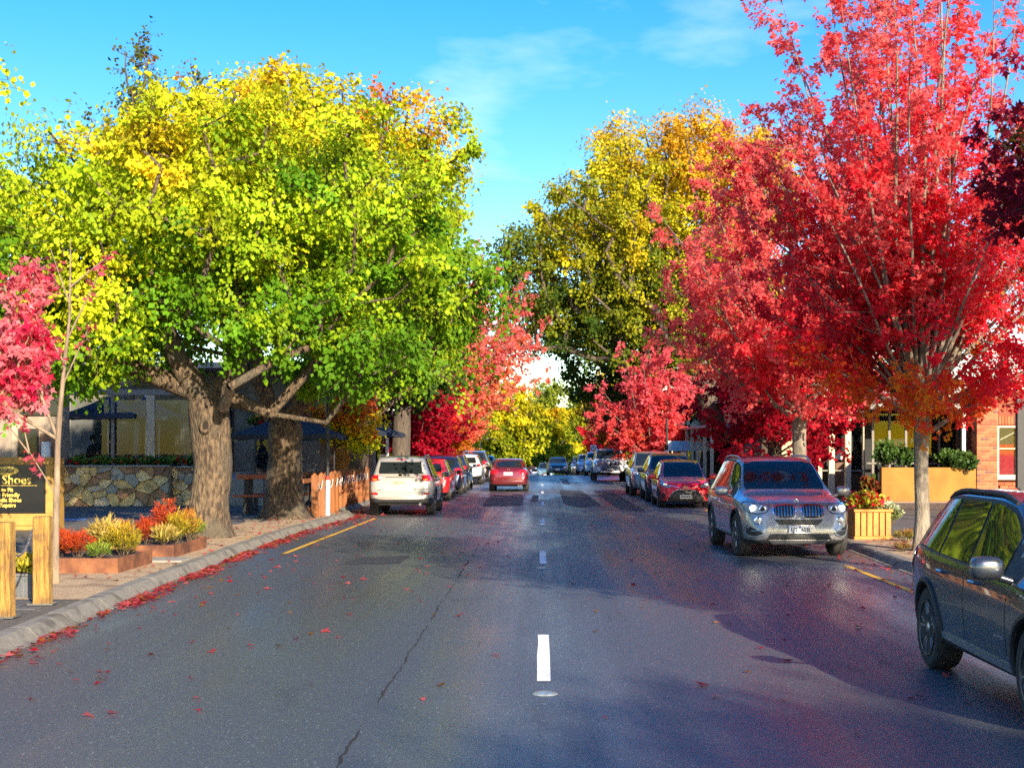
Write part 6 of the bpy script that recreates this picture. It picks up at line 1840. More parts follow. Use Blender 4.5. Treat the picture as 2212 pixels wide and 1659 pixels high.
MB().box(-19, -8.2, .4, 9, 0, 4.6).build('wall', mat('cafe_stone', (0.20, 0.175, 0.145), .9, (0.11, 0.095, 0.08), 1.8, bump=.6, bscale=9), cafe)
MB().box(-19.3, -7.9, -1.8, 9, 4.6, 4.8).build('roof', M_roof, cafe)
for x0, x1 in ((-16.6, -15.4), (-14.9, -13.4), (-12.6, -11.4), (-10.6, -9.4)):
    w_ = MB().box(x0, x1, .34, .398, .9, 3.4).build('window', M_dark, cafe)
    MB().box(x0 + .06, x1 - .06, .31, .33, 1.0, 3.3).build('pane', M_pane, w_)
    MB().box((x0 + x1) / 2 - .03, (x0 + x1) / 2 + .03, .28, .305, .95, 3.35).build('mullion', M_postgrey, w_)

def picnic(loc, label, rz=0.0):
    r_ = empty('picnic_table', loc, rz, label, 'table', 'timber tables on the cafe terrace')
    for k in range(4): MB().box(-.9, .9, -.34 + k * .175, -.34 + k * .175 + .165, .70, .745, .005).build('plank', M_stain, r_)
    for s_ in (-1, 1):
        MB().box(-.9, .9, s_ * .72 - .13, s_ * .72 + .13, .42, .46, .005).build('seat_plank', M_stain, r_)
        for t_ in (-1, 1): MB().tube([(s_ * .65, t_ * .75, 0), (s_ * .65, t_ * .22, .70)], .04, 6).build('leg', M_stain, r_)
    return r_
picnic((-14.0, 46.6, .95), 'timber picnic table behind the glass where two people in dark clothes sit')
picnic((-12.9, 45.95, .82), 'lower timber picnic table just behind the stone wall flowers')
picnic((-11.3, 46.9, .95), 'timber table where a bent over diner and companion sit')

def person(loc, rz, label, top, hair, lean=.15, skin=(0.55, 0.33, 0.24)):
    """seated figure: one continuous skinned body, hair and clothing as parts"""
    r_ = empty('person', loc, rz, label, 'person', 'diners on the cafe terrace')
    V = [(0, 0, .47), (0, lean * .4, .70), (0, lean * .8, .92), (0, lean, 1.03), (0, lean + .02, 1.10), (0, lean + .03, 1.20), (0, lean + .03, 1.30),
         (.17, lean * .8, .96), (.22, lean + .08, .74), (.12, lean + .30, .76), (-.17, lean * .8, .96), (-.22, lean + .08, .74), (-.12, lean + .30, .76),
         (.10, .06, .47), (.12, .42, .47), (.12, .44, .06), (-.10, .06, .47), (-.12, .42, .47), (-.12, .44, .06)]
    Rr = [.16, .15, .16, .075, .055, .085, .06, .065, .05, .032, .065, .05, .032, .09, .065, .045, .09, .065, .045]
    E = [(0, 1), (1, 2), (2, 3), (3, 4), (4, 5), (5, 6), (2, 7), (7, 8), (8, 9), (2, 10), (10, 11), (11, 12), (0, 13), (13, 14), (14, 15), (0, 16), (16, 17), (17, 18)]
    me = bpy.data.meshes.new('body'); me.from_pydata(V, E, [])
    o = bpy.data.objects.new('tmp', me); COL.objects.link(o)
    o.modifiers.new('s', 'SKIN'); o.modifiers.new('d', 'SUBSURF').levels = 1
    sv = me.skin_vertices[0].data
    for i, q in enumerate(Rr): sv[i].radius = (q, q * .8)
    sv[0].use_root = True
    dg = bpy.context.evaluated_depsgraph_get(); dg.update()
    m2 = bpy.data.meshes.new_from_object(o.evaluated_get(dg)); bpy.data.objects.remove(o)
    ms = mat('skin_%d' % int(skin[0] * 100), skin, .6); mt = mat('cloth_%s' % label[:14], top, .85, tuple(x * 1.4 for x in top), 20); mj = mat('trousers', (0.03, 0.035, 0.05), .9)
    m2.materials.clear()
    for q in (mt, ms, mj): m2.materials.append(q)
    for p in m2.polygons:
        c = p.center
        p.material_index = 1 if (c.z > 1.05 or c.y > lean + .22 and c.z > .6) else (2 if c.z < .58 else 0)
        p.use_smooth = True
    link('body', m2, None, r_)
    hz = blob((0, lean - .005, 1.265), .10, .105, .10, 2.0).mesh('hair', True, 80)
    link('hair', hz, hair, r_)
    blob((0, lean + .125, 1.20), .016, .022, .02, 2, 8, 6).build('nose', ms, r_, smooth=True)
    for s_ in (-1, 1): blob((s_ * .034, lean + .108, 1.235), .010, .008, .007, 2, 8, 6).build('eye', M_ink, r_, smooth=True)
    return r_
H_dk = mat('dark_hair', (0.02, 0.014, 0.010), .7); H_gr = mat('grey_hair', (0.30, 0.28, 0.26), .8)
person((-14.75, 46.6, .95), R(-95), 'person in a dark jacket seated nearest the dark post behind glass', (0.02, 0.022, 0.025), H_dk)
person((-14.15, 47.3, .95), R(170), 'person with glasses in dark top facing us behind glass', (0.03, 0.03, 0.035), H_dk)
person((-11.95, 47.4, .95), R(160), 'person facing us at the table beside the light column', (0.12, 0.10, 0.10), H_gr)
person((-11.2, 47.3, .95), R(95), 'person in grey and pink bending over the table', (0.16, 0.12, 0.13), H_dk, .28)

def umbrella(loc, half, z_edge, z_top, label, rz=0.0, writing=None, tilt=0.0):
    r_ = empty('umbrella', loc, rz, label, 'umbrella', 'navy cafe umbrellas')
    n = 8; b = MB(); v = [(0, 0, z_top)]
    R8 = [(half, half), (0, half), (-half, half), (-half, 0), (-half, -half), (0, -half), (half, -half), (half, 0)]
    for t_ in (.35, .7, 1.0):
        for k, (x, y) in enumerate(R8):
            sag = .0 if k % 2 == 0 else .04 * t_
            v.append((x * t_, y * t_, z_top + (z_edge - z_top) * t_ - sag - .06 * math.sin(math.pi * t_)))
    f = [(0, 1 + k, 1 + (k + 1) % n) for k in range(n)]
    for j in range(2):
        for k in range(n):
            a = 1 + j * n + k; c = 1 + j * n + (k + 1) % n
            f.append((a, a + n, c + n, c))
    b.add(v, f); o = b.build('canopy', M_canvas, r_)
    md = o.modifiers.new('t', 'SOLIDIFY'); md.thickness = .012
    vb = MB()
    ring = [v[1 + 2 * n + k] for k in range(n)]
    for k in range(n):
        p, q = ring[k], ring[(k + 1) % n]
        vb.add([p, q, (q[0] * 1.005, q[1] * 1.005, q[2] - .13), (p[0] * 1.005, p[1] * 1.005, p[2] - .13)], [(0, 1, 2, 3)])
    o = vb.build('valance', M_canvas, r_); md = o.modifiers.new('t', 'SOLIDIFY'); md.thickness = .008
    MB().tube([(0, 0, 0), (0, 0, z_top + .06)], .024, 10).build('pole', M_whitepole, r_, smooth=True)
    MB().lathe([(.02, 0), (.035, .02), (.03, .08), (.008, .11)], 12).build('finial', M_whitepole, r_, (0, 0, z_top), smooth=True)
    for (x, y) in R8[::2]:
        MB().tube([(x * .04, y * .04, z_top - .45), (x * .5, y * .5, z_top + (z_edge - z_top) * .5 - .1)], .010, 5).build('strut', M_steel, r_)
    MB().box(-.25, .25, -.25, .25, 0, .05, .01).build('base', M_steel, r_)
    if writing:
        link('valance_lettering', text_mesh(writing, .17, .002, .002), M_white_p, r_, (half * .45, -half * 1.012 - .01, z_edge - .075), (R(90), 0, 0))
umbrella((-14.0, 46.3, .95), 1.15, 2.0, 2.62, 'navy umbrella over the table of the two dark dressed diners', 0, None)
umbrella((-12.95, 46.9, .95), 1.2, 1.95, 2.6, 'navy umbrella with white lettering left of the light column', R(8), 'WOOD')
umbrella((-7.05, 40.6, .12), 1.45, 2.15, 2.85, 'navy umbrella spread behind the second stout trunk')
umbrella((-6.85, 47.3, .12), 1.55, 2.30, 3.05, 'navy umbrella right of the orange young tree')
umbrella((-6.75, 53.6, .12), 1.5, 2.30, 3.0, 'navy umbrella next to the dark green tree trunk')
# geraniums along the top of the stone wall
GER = [(0.03, 0.07, 0.015), (0.06, 0.13, 0.02), (0.12, 0.20, 0.03)]
for i, x in enumerate((-14.2, -13.5, -12.8, -12.1, -11.5, -10.8)):
    shrub('geranium', (x, 44.05 + (.35 if x > -11.4 else 0), 1.30), .36, .14, 520, .10, GER, 150 + i, ('leafy red flowering plant on the stone wall, %s from the left end' % ('first', 'second', 'third', 'fourth', 'fifth', 'sixth')[i]), OVAL, 'plant', 'red flowering plants along the stone wall', flowers=(26, .06, (.55, .012, .012)), stems=12)
# balustrade between wall and trunk
bal = empty('balustrade', (0, 47.5, .95), 0, 'white post and wire balustrade behind the first stout trunk', 'railing')
for x in (-12.1, -10.35): MB().box(x - .05, x + .05, -.05, .05, 0, 1.15, .01).build('post', M_whitepole, bal)
for z in (.25, .5, .75, 1.0): MB().tube([(-12.05, 0, z), (-10.4, 0, z)], .008, 5).build('wire', M_steel, bal)
hoop = MB().tube([(-11.25, -.4, 0), (-11.22, -.4, .55), (-11.1, -.4, .68), (-10.8, -.4, .70), (-10.5, -.4, .62)], .03, 8).build('hand_hoop', M_steel, bal, smooth=True)

# restaurant front behind the timber fence
rs = empty('restaurant', (0, 56.0, .118), 0, 'brown and ochre restaurant front with menu boards behind the timber fence', 'building')
MB().box(-10.6, -7.4, 0, 6, 0, 3.6).build('wall', M_brownwall, rs)
MB().box(-10.9, -6.4, -1.6, 6, 3.6, 3.75).build('roof', M_roof, rs)
MB().box(-11.3, -10.9, -.4, .3, 0, 3.4).build('pier', M_stainred, rs)
MB().box(-10.85, -10.62, -.25, -.15, .8, 2.2).build('list_board', M_white_p, rs)
bb = MB().box(-10.4, -9.35, -.20, -.12, .35, 2.05, .01).build('menu_board', M_signblack, rs)
for k in range(5): MB().box(-9.62, -9.42, -.215, -.205, .62 + k * .26, .62 + k * .26 + .14).build('menu_card', M_white_p, bb)
for x0, x1, m_ in ((-9.2, -8.6, M_ochre), (-8.55, -8.2, M_goldwood), (-8.1, -7.5, M_ochre)): MB().box(x0, x1, -.06, -.003, .1, 2.7).build('panel', m_, rs)
for x in (-8.58, -8.14): MB().box(x - .06, x + .06, -.12, -.0, 0, 2.8).build('post', M_stainred, rs)
hb = empty('flower_basket', (-9.9, 51.0, 2.35), 0, 'hanging basket of red flowers between the two stout trunks', 'basket')
MB().lathe([(.05, 0), (.22, .08), (.32, .25), (.33, .27)], 18).build('bowl', M_bark_dark, hb, smooth=True)
MB().tube([(0, 0, .27), (0, 0, 1.3)], .01, 5).build('hanger', M_steel, hb)
shrub('basket_flowers', (-9.9, 51.0, 2.58), .52, .22, 700, .12, GER, 170, 'red flowers and leaves filling the hanging basket', OVAL, 'plant', flowers=(60, .075, (.62, .015, .01)), stems=14)

# timber table and bar set beside the fence
def bar_table(loc, label, ln=1.7, rz=0.0):
    r_ = empty('timber_table', loc, rz, label, 'table', 'orange timber tables by the fence')
    for k in range(3): MB().box(-ln / 2, ln / 2, -.36 + k * .245, -.36 + k * .245 + .23, .93, 1.06, .008).build('plank', M_stain if k else M_stainred, r_)
    for s_ in (-1, 1):
        for t_ in (-1, 1): MB().box(s_ * (ln / 2 - .25) - .06, s_ * (ln / 2 - .25) + .06, t_ * .25 - .06, t_ * .25 + .06, 0, .929).build('leg', M_black, r_)
        MB().box(-ln / 2, ln / 2, s_ * .72 - .14, s_ * .72 + .14, .46, .52, .006).build('seat_plank', M_stainred, r_)
        for t_ in (-1, 1): MB().box(t_ * (ln / 2 - .3) - .05, t_ * (ln / 2 - .3) + .05, s_ * .72 - .05, s_ * .72 + .05, 0, .459).build('seat_leg', M_black, r_)
bar_table((-7.35, 39.0, .12), 'orange stained timber table half hidden by the second stout trunk', 1.75)
bar_table((-6.75, 43.2, .12), 'orange timber table further along behind the fence', 1.5, R(90))
bar_table((-6.75, 46.2, .12), 'last orange timber table along the fence', 1.5, R(90))
fn = empty('timber_fence', (0, 0, .118), 0, 'row of pointed orange timber palings with rope loops beside the champagne SUV', 'fence')
pal = MB().box(-.085, .085, -.06, .06, 0, 1.05, .006)
pal.add([(-.085, -.06, 1.05), (.085, -.06, 1.05), (.085, .06, 1.05), (-.085, .06, 1.05), (0, -.06, 1.14), (0, .06, 1.14)], [(0, 1, 4), (2, 3, 5), (1, 2, 5, 4), (3, 0, 4, 5)])
pal = pal.mesh('paling')
ys = [36.5 + .92 * k for k in range(14)]
for k, y in enumerate(ys):
    x = -5.78 if y < 41 else -5.95
    link('paling', pal, M_stain, fn, (x + (.03 if k % 2 else 0), y, 0), (0, 0, R(random.uniform(-4, 4))))
    if k < 13:
        pts = []
        for q in range(7):
            t = q / 6; pts.append((x + .07, y + .08 + .76 * t, .92 - .22 * math.sin(math.pi * t)))
        MB().tube(pts, .014, 5).build('rope', M_whitepole, fn, smooth=True)
MB().box(-6.02, -5.90, 36.6, 40.9, .03, .26, .01).build('base_board', M_stain, fn)
MB().box(-6.12, -6.02, 41.0, 48.6, .03, .30, .01).build('base_board', M_stainred, fn)
MB().box(-6.16, -6.08, 36.6, 48.6, .86, .98, .01).build('top_rail', M_stain, fn)
pl_ = empty('street_pole', (-5.62, 37.6, .118), 0, 'dark street pole with white painted foot and red band in front of the fence', 'pole')
MB().tube([(0, 0, 0), (0, 0, 3.9)], .042, 12).build('shaft', M_black, pl_, smooth=True)
MB().tube([(0, 0, .0), (.01, 0, .93)], .062, 14).build('white_foot', M_whitepole, pl_, smooth=True)
MB().tube([(0, 0, .931), (0, 0, 1.03)], .06, 14).build('red_band', M_redband, pl_, smooth=True)

# further shops on the left
def shop(name, x, y0, y1, h, wallm, label, side, posts=M_white_p, seed=0, verandah=True):
    rng = random.Random(seed)
    r_ = empty(name, (x, y0, .118 + gz((y0 + y1) / 2)), 0, label, 'building', 'shops along the street')
    s = side; D = y1 - y0
    def bx(a, b, c, d, e, f): return MB().box(min(s * a, s * b), max(s * a, s * b), c, d, e, f)
    bx(0, 9, 0, D, -1, h).build('wall', wallm, r_)
    bx(-.5, 9.4, -.25, D + .25, h, h + .16).build('roof', M_roof, r_)
    y = .6; k = 0
    while y + 2.0 < D:
        if k % 3 == 1:
            d_ = bx(-.05, -.002, y, y + 1.0, 0, 2.2).build('door', M_brownwall, r_)
            bx(-.08, -.052, y + .12, y + .2, .95, 1.1).build('handle', M_steel, d_)
        else:
            w_ = bx(-.06, -.002, y, y + 1.7, .55, 2.25).build('window', M_dark, r_)
            bx(-.085, -.064, y + .06, y + 1.64, .61, 2.19).build('pane', M_pane, w_)
            bx(-.11, -.062, y - .05, y + 1.75, .46, .548).build('sill', M_creamtrim, w_)
        y += 2.1; k += 1
    bx(-.05, -.002, 0, D, 2.55, 3.0).build('fascia', M_creamtrim, r_)
    if verandah:
        bx(-2.4, -.055, 0, D, 2.62, 2.72).build('verandah_roof', M_roof, r_)
        y = .2
        while y < D:
            bx(-2.35, -2.22, y, y + .13, 0, 2.615).build('post', posts, r_); y += 2.6
    return r_
shop('left_shop', -9.0, 62, 76, 3.8, M_render, 'tan shop front with white verandah posts behind the parked blue cars', -1, seed=1)
shop('left_shop', -9.0, 77, 98, 3.6, M_white_p, 'pale shop beyond the maples on the left', -1, seed=2)
# ---------------------------------------------------------------- right side
M_orangewood = mat('orange_painted_slats', (0.52, 0.20, 0.028), 0.6, (0.60, 0.26, 0.045), 4, bump=.2, bscale=30, stretch=(3, 3, .4), c3=(0.42, 0.16, 0.03), s3=3)
pb = empty('flower_planter', (6.42, 28.15, .122), R(1.5), 'orange slatted wooden planter beside the silver grey SUV', 'planter')
for i in range(6): MB().box(-.355 + i * .120, -.355 + i * .120 + .098, -.30, -.278, .065, .53, .004).build('slat', M_orangewood, pb)
for i in range(6):
    MB().box(-.355 + i * .120, -.355 + i * .120 + .098, .278, .30, .065, .53, .004).build('slat', M_orangewood, pb)
    for s_ in (-1, 1): MB().box(s_ * .345 - .011, s_ * .345 + .011, -.265 + i * .09, -.265 + i * .09 + .072, .066, .531, .004).build('slat', M_orangewood, pb)
MB().box(-.385, .385, -.33, .33, .532, .585, .008).build('top_rim', M_orangewood, pb)
MB().box(-.375, .375, -.315, .315, .0, .064, .008).build('bottom_rail', M_orangewood, pb)
MB().box(-.325, .325, -.268, .268, .066, .56).build('liner', M_dark, pb)
shrub('planter_flowers', (6.34, 28.1, .66), .36, .17, 1300, .085, [(0.12, 0.18, 0.02), (0.40, 0.42, 0.03), (0.60, 0.52, 0.05)], 201, 'red petunias and lime leaves filling the slatted planter', OVAL, 'plant', flowers=(70, .075, (.66, .012, .03)), stems=18)
shrub('trailing_plant', (6.80, 28.05, .40), .20, .22, 900, .05, [(0.10, 0.14, 0.04), (0.26, 0.32, 0.10), (0.55, 0.58, 0.40)], 202, 'pale trailing plant spilling over the end of the slatted planter', OVAL, 'plant', stems=14)
shrub('weed_tuft', (6.95, 27.3, .12), .26, .10, 500, .09, [(0.06, 0.09, 0.02), (0.22, 0.20, 0.03), (0.36, 0.14, 0.04)], 203, 'low weeds between the planter and the pale maple trunk', NEEDLE, 'plant', stems=10)
shrub('weed_tuft', (6.2, 24.7, .12), .20, .07, 350, .08, [(0.10, 0.09, 0.03), (0.26, 0.18, 0.05), (0.30, 0.08, 0.03)], 204, 'dry weeds at the foot of the pale maple trunk', NEEDLE, 'plant', stems=9)

# brick restaurant with ochre garden wall
ow = empty('garden_wall', (0, 41.0, .118), 0, 'ochre rendered garden wall behind the pale maple trunk', 'wall')
MB().box(9.7, 12.40, 0, .28, .24, 1.21, .012).build('render', M_ochre, ow)
MB().box(9.68, 12.41, -.015, .29, 0, .239, .006).build('plinth', mat('pink_plinth', (0.48, 0.33, 0.22), .9, (0.40, 0.25, 0.16), 3, bump=.3), ow)
BR = [mat('brick_%d' % i, c, .85, tuple(x * 1.3 for x in c), 12, bump=.5, bscale=50) for i, c in enumerate(((0.36, 0.095, 0.035), (0.42, 0.13, 0.05), (0.30, 0.07, 0.03), (0.18, 0.07, 0.05)))]
bk = empty('brick_restaurant', (12.42, 41.0, .118), 0, 'red brick building with cream window and red curtain at the right edge', 'building')
MB().box(0.012, .60, .012, .45, 0, 2.95).build('mortar_core', M_mortar, bk)
MB().box(.60, 6, .30, 8, 0, 3.4).build('wall', mat('brick_inner', (0.30, 0.085, 0.04), .9, (0.22, 0.06, 0.03), 6), bk)
brm = MB().box(-.112, .112, 0, .10, -.036, .036, .004).mesh('brick'); brh = MB().box(-.054, .054, 0, .10, -.036, .036, .004).mesh('brick_half')
rng = random.Random(12)
for r_ in range(34):
    z = .045 + r_ * .086
    xs = (.115, .353, .530) if r_ % 2 == 0 else (.057, .237, .475)
    ms = ('f', 'f', 'h') if r_ % 2 == 0 else ('h', 'f', 'f')
    for x, k in zip(xs, ms):
        link('brick', brm if k == 'f' else brh, rng.choices(BR, (4, 4, 3, 1))[0], bk, (x + rng.uniform(-.003, .003), -rng.uniform(0, .006), z), objmat=True)
for r_ in range(34):
    z = .045 + r_ * .086
    for k in range(2):
        link('brick', brm, rng.choices(BR, (4, 4, 3, 1))[0], bk, (-.002, .13 + k * .236 + (.1 if r_ % 2 else 0), z), (0, 0, R(-90)), objmat=True)
for k in range(20):   # soldier course over the window
    link('brick', brm, rng.choices(BR, (4, 4, 3, 1))[0], bk, (.66 + k * .088, .25, 2.56), (0, R(90), 0), objmat=True)
for r_ in range(9):   # wall under the window
    for k in range(8):
        link('brick', brm, rng.choices(BR, (4, 4, 3, 1))[0], bk, (.74 + k * .236 + (.118 if r_ % 2 else 0), .22, .045 + r_ * .086), objmat=True)
wn = empty('window', (.64, .22, .95)); wn.parent = bk
MB().box(0, 1.9, .03, .06, 0, 1.45).build('back_panel', M_dark, wn)
for (a, b, c, d) in ((0, .05, 0, 1.45), (1.85, 1.9, 0, 1.45), (.52, .56, .05, 1.40), (1.1, 1.14, .05, 1.40)): MB().box(a, b, -.05, .0, c, d).build('frame', M_creamtrim, wn)
for (c, d) in ((0, .05), (1.40, 1.45), (.78, .815)): MB().box(.052, 1.848, -.048, -.004, c + .001, d - .001).build('frame', M_creamtrim, wn)
MB().box(-.06, 1.96, -.10, .0, -.09, -.004).build('sill', M_creamtrim, wn)
cu = MB(); n = 40
for k in range(n):
    x = .06 + 1.78 * k / (n - 1); y = .018 + .010 * math.sin(k * 1.3)
    cu.v += [(x, y, .06), (x, y, .92)]
cu.f = [(2 * k, 2 * k + 2, 2 * k + 3, 2 * k + 1) for k in range(n - 1)]
o = cu.build('curtain', mat('red_curtain', (0.55, 0.012, 0.015), .8, (0.45, 0.01, 0.012), 3), wn, smooth=True)
MB().box(.052, 1.848, -.012, -.006, .052, 1.398).build('pane', M_pane, wn)
ga = MB().tube([(.1, .02, 1.05), (.62, .02, 1.32), (1.05, .02, 1.1)], .02, 5).build('gable_trim', M_creamtrim, wn)

# open verandah front with dark joinery
vr = empty('verandah_shop', (0, 50.0, .118), 0, 'dark shop front behind cream verandah posts left of the ochre wall', 'building')
MB().box(7.9, 14, 1.6, 8, 0, 3.6).build('wall', mat('dark_timber_wall', (0.045, 0.030, 0.022), .85, (0.08, 0.055, 0.04), 2.2, stretch=(4, 1, .3)), vr)
for x in (10.08, 10.65, 11.27, 11.95): MB().box(x - .10, x + .10, -.1, .1, 0, 3.0, .01).build('post', M_creamtrim, vr)
MB().box(7.6, 14, -.5, 8, 3.0, 3.14).build('roof', M_roof, vr)
for x in (8.6, 9.3): MB().box(x, x + .55, 1.50, 1.597, 1.1, 2.4).build('lit_panel', M_render, vr)
for x in (8.35, 9.22, 9.92): MB().box(x - .07, x + .07, 1.2, 1.35, 0, 2.95).build('mullion', M_creamtrim, vr)
MB().box(9.6, 12.3, -.03, .03, .95, 1.0).build('rail', M_postgrey, vr)
w_ = MB().box(10.2, 11.9, 1.53, 1.597, .9, 2.4).build('window', M_dark, vr); MB().box(10.25, 11.85, 1.49, 1.51, .95, 2.35).build('pane', M_pane, w_)
MB().box(10.35, 10.75, .9, 1.2, .0, 1.25).build('stand', M_brownwall, vr); MB().box(10.2, 10.6, .6, .65, 1.35, 1.6).build('notice', M_white_p, vr)
gf = empty('glazed_shopfront', (0, 43.4, .118), 0, 'dark framed glass front above the ochre garden wall', 'screen')
MB().box(9.9, 12.8, .6, .7, 0, 3.0).build('back_wall', M_dark, gf)
for x in (10.0, 10.5, 11.0, 11.5, 12.0, 12.55): MB().box(x - .035, x + .035, -.04, .04, 0, 2.9).build('mullion', M_postgrey, gf)
for x in (10.0, 10.5, 11.0, 11.5, 12.0): MB().box(x + .04, x + .46, -.006, .006, .2, 2.8).build('pane', M_pane, gf)
MB().box(9.8, 12.7, -.06, .06, 1.28, 1.33).build('transom', M_postgrey, gf)
MB().box(9.5, 13.0, -1.6, 1.0, 2.91, 3.05).build('canopy_roof', M_roof, gf)
gp = MB().box(12.12, 12.22, -2.0, -1.9, 1.0, 2.9).build('corner_post', M_steel, gf)
for i, (x, y, z, rx, rz) in enumerate(((9.95, 41.6, 1.25, .30, .42), (10.45, 41.5, 1.25, .28, .34), (11.75, 41.2, 1.2, .45, .30), (12.1, 41.0, 1.15, .35, .28))):
    shrub('wall_plant', (x, y, z), rx, rz, 700, .11, [(0.02, 0.05, 0.012), (0.05, 0.11, 0.02), (0.10, 0.17, 0.03)], 210 + i, ('tall dark green plant at the left end of the ochre wall', 'bushy plant just right of the first one on the ochre wall', 'green plant spilling over the ochre wall', 'plant at the ochre wall end against the bricks')[i], OVAL, 'plant', 'plants along the ochre wall', stems=12)
shrub('bromeliad', (9.45, 41.3, .12), .28, .50, 420, .16, [(0.04, 0.09, 0.02), (0.30, 0.03, 0.02), (0.10, 0.18, 0.03)], 215, 'red and green potted plant left of the ochre wall', OVAL, 'plant', stems=9)
vp = empty('verandah_post', (11.32, 34.0, .118), 0, 'black steel verandah post at the right edge in front of the bricks', 'post')
MB().box(-.085, .085, -.085, .085, 0, 2.75, .008).build('shaft', M_black, vp)
MB().box(-.13, .13, -.13, .13, 0, .03).build('base_plate', M_black, vp)
MB().box(-.1, 5, -.09, .09, 2.751, 2.95, .008).build('beam', M_black, vp)

# shops further along, right
shop('right_shop', 9.3, 59, 75, 4.0, M_creamtrim, 'cream shop with timber posts behind the thick dark trunk', 1, M_creamtrim, 3)
shop('right_shop', 9.3, 76, 100, 3.8, M_render, 'tan shop beyond the crimson maple on the right', 1, M_white_p, 4)
bn = empty('banner_sign', (7.05, 69.0, .1), 0, 'blue and white striped banner on a dark pole behind the silver SUV', 'sign')
MB().tube([(-1.05, 0, 0), (-1.05, 0, 3.2)], .05, 8).build('pole', M_black, bn, smooth=True)
MB().box(-.99, 1.0, -.01, .01, 1.62, 2.10).build('banner_panel', M_white_p, bn)
for k, (x, w, c) in enumerate(((-.9, .5, (.25, .5, .65)), (-.35, .08, (.10, .35, .7)), (-.22, .06, (.5, .3, .6)), (-.1, .05, (.1, .5, .7)), (.0, .08, (.2, .55, .75)), (.15, .05, (.3, .5, .3)))):
    MB().add([(x, -.013, 1.64), (x + w, -.013, 1.64), (x + w + .12, -.013, 2.08), (x + .12, -.013, 2.08)], [(0, 1, 2, 3)]).build('stripe', mat('stripe_%d' % k, c, .6), bn)
psn = empty('parking_sign', (3.05, 92.0, gz(92) + .1), 0, 'small white parking restriction sign on a post left of the white pickup', 'sign')
psn.location = (3.75, 105, gz(105) + .1)
MB().tube([(0, 0, 0), (0, 0, 2.1)], .035, 8).build('pole', M_steel, psn, smooth=True)
MB().box(-.22, .22, -.02, .02, 1.5, 2.1).build('sign_plate', M_white_p, psn)
MB().tube([(math.cos(2 * math.pi * k / 20) * .15, -.03, 1.84 + math.sin(2 * math.pi * k / 20) * .15) for k in range(21)], .025, 6).build('ring', M_redband, psn)
ysn = empty('warning_sign', (-3.95, 92, gz(92) + .1), 0, 'bright yellow diamond warning sign among the orange maple leaves', 'sign')
MB().tube([(0, 0, 0), (0, 0, 3.1)], .035, 8).build('pole', M_steel, ysn, smooth=True)
MB().obox((0, -.04, 2.75), .95, .02, .95, ry=R(45)).build('sign_plate', mat('sign_yellow', (0.85, 0.62, 0.02), .45), ysn)

# unseen trees added around the viewpoint for shade on the road and reflections
for i, (x, y, s, rz) in enumerate(((8.8, 6.6, 1.1, 130), (13.0, -16.0, 1.3, 250), (-8.4, 3.0, 1.0, 300))):
    c_ = copy_tree(LIME); c_.location = (x, y, .1); c_.rotation_euler = (0, 0, R(rz)); c_.scale = (s, s, s)
    c_['label'] = ('unseen street tree beside the graphite SUV, added for its shade', 'unseen street tree added far behind the viewpoint on the right', 'unseen street tree beside the viewpoint on the left, added for reflections')[i]

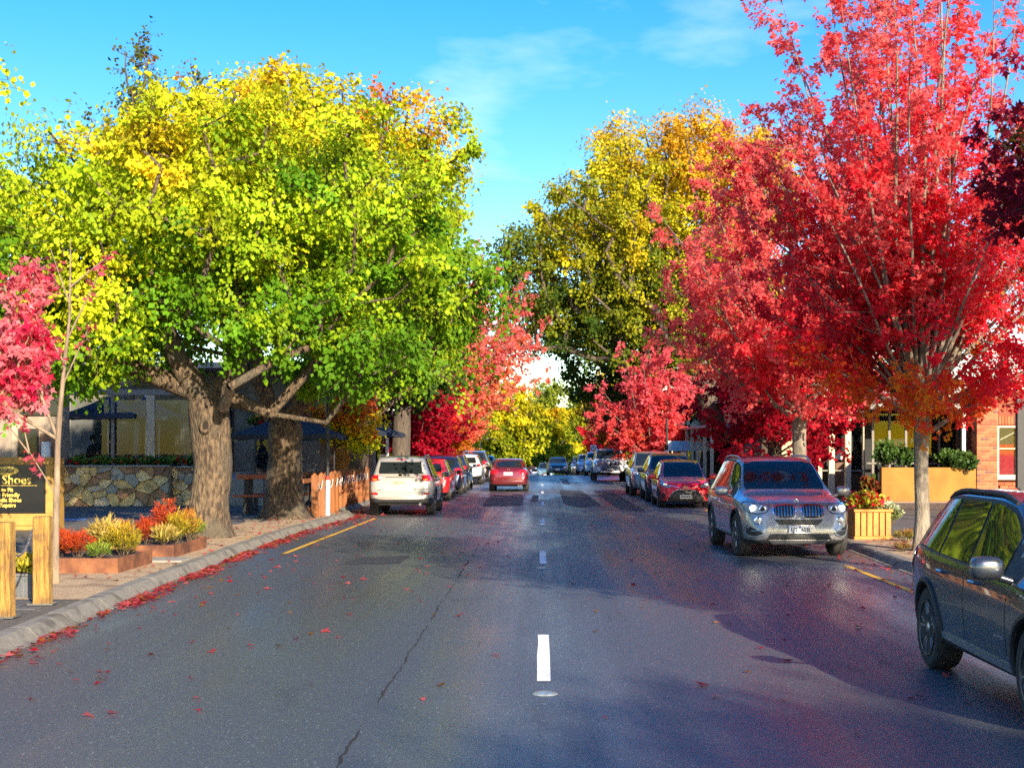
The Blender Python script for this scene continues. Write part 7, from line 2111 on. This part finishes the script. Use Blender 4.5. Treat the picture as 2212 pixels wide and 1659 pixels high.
# fallen leaves
rng = np.random.default_rng(91)
def drift(n, yf, xf, size, z=.008):
    y = yf(n); x = xf(y, n); return np.stack([x, y, np.full(n, z)], 1)
P = []
y = 11 + 29 * rng.random(6400) ** .9
keep = rng.random(6400) < np.where((y > 17) & (y < 32), 1.0, .35) * (0.45 + 0.55 * np.sin(y * 2.9) * np.sin(y * 1.1 + 1)).clip(.08, 1)
y = y[keep]; x = np.array([kl(q) for q in y]) + np.abs(rng.normal(0, .13, len(y))) + .03
P.append(np.stack([x, y, .006 + .03 * rng.random(len(y))], 1))
y = 33 + 15 * rng.random(260); x = np.array([kl(q) for q in y]) + np.abs(rng.normal(0, .45, len(y))) + .05; P.append(np.stack([x, y, np.full(len(y), .008)], 1))
y = 10 + 30 * rng.random(240); x = -4.6 + 4.3 * rng.random(240) ** 1.8; P.append(np.stack([x, y, np.full(240, .008)], 1))
y = 9 + 45 * rng.random(170); x = 5.3 - 4.9 * rng.random(170) ** 1.3; P.append(np.stack([x, y, np.full(170, .008)], 1))
y = 18 + 34 * rng.random(420); x = 5.55 - np.abs(rng.normal(0, .5, 420)); P.append(np.stack([x, y, np.full(420, .008)], 1))
y = 19 + 20 * rng.random(200); x = np.array([kl(q) for q in y]) - .3 - 1.2 * rng.random(200); P.append(np.stack([x, y, np.full(200, .137)], 1))
y = 19 + 25 * rng.random(160); x = np.array([kr(q) for q in y]) + .3 + 1.2 * rng.random(160); P.append(np.stack([x, y, np.full(160, .137)], 1))
P = np.vstack(P); n = len(P)
a = rng.random(n) * 2 * np.pi; tl = rng.normal(0, .28, (n, 2))
d = unit(np.stack([np.cos(a), np.sin(a), tl[:, 0] * .6], 1)); up = unit(np.stack([tl[:, 0], tl[:, 1], np.ones(n)], 1))
s = unit(np.cross(d, up)); nn_ = np.cross(s, d)
sz = .075 * np.exp(rng.normal(0, .25, n))
shp = LEAF_M.copy(); shp[:, 1] -= .4; shp[1:, 2] += .06
co = (P[:, None, :] + (s[:, None, :] * shp[None, :, 0:1] + d[:, None, :] * shp[None, :, 1:2] + nn_[:, None, :] * (shp[None, :, 2:3] + .05)) * sz[:, None, None])
co[:, :, 2] = np.maximum(co[:, :, 2], P[:, 2:3] - .002)
t = rng.random((n, 1)); col = np.array([.55, .015, .035]) * (1 - t) + np.array([.80, .20, .20]) * t
br = rng.random(n) < .22; col[br] = np.array([.40, .17, .04]) * np.exp(rng.normal(0, .3, (br.sum(), 1)))
me = mesh_fast('fallen_leaves', co.reshape(-1, 3), np.full(n, len(shp)), np.arange(n * len(shp)), np.repeat(col, len(shp), 0))
tag(link('fallen_leaves', me, M_leaf_maple), 'red and rust fallen leaves along the gutters and road', 'leaves', kind='stuff')
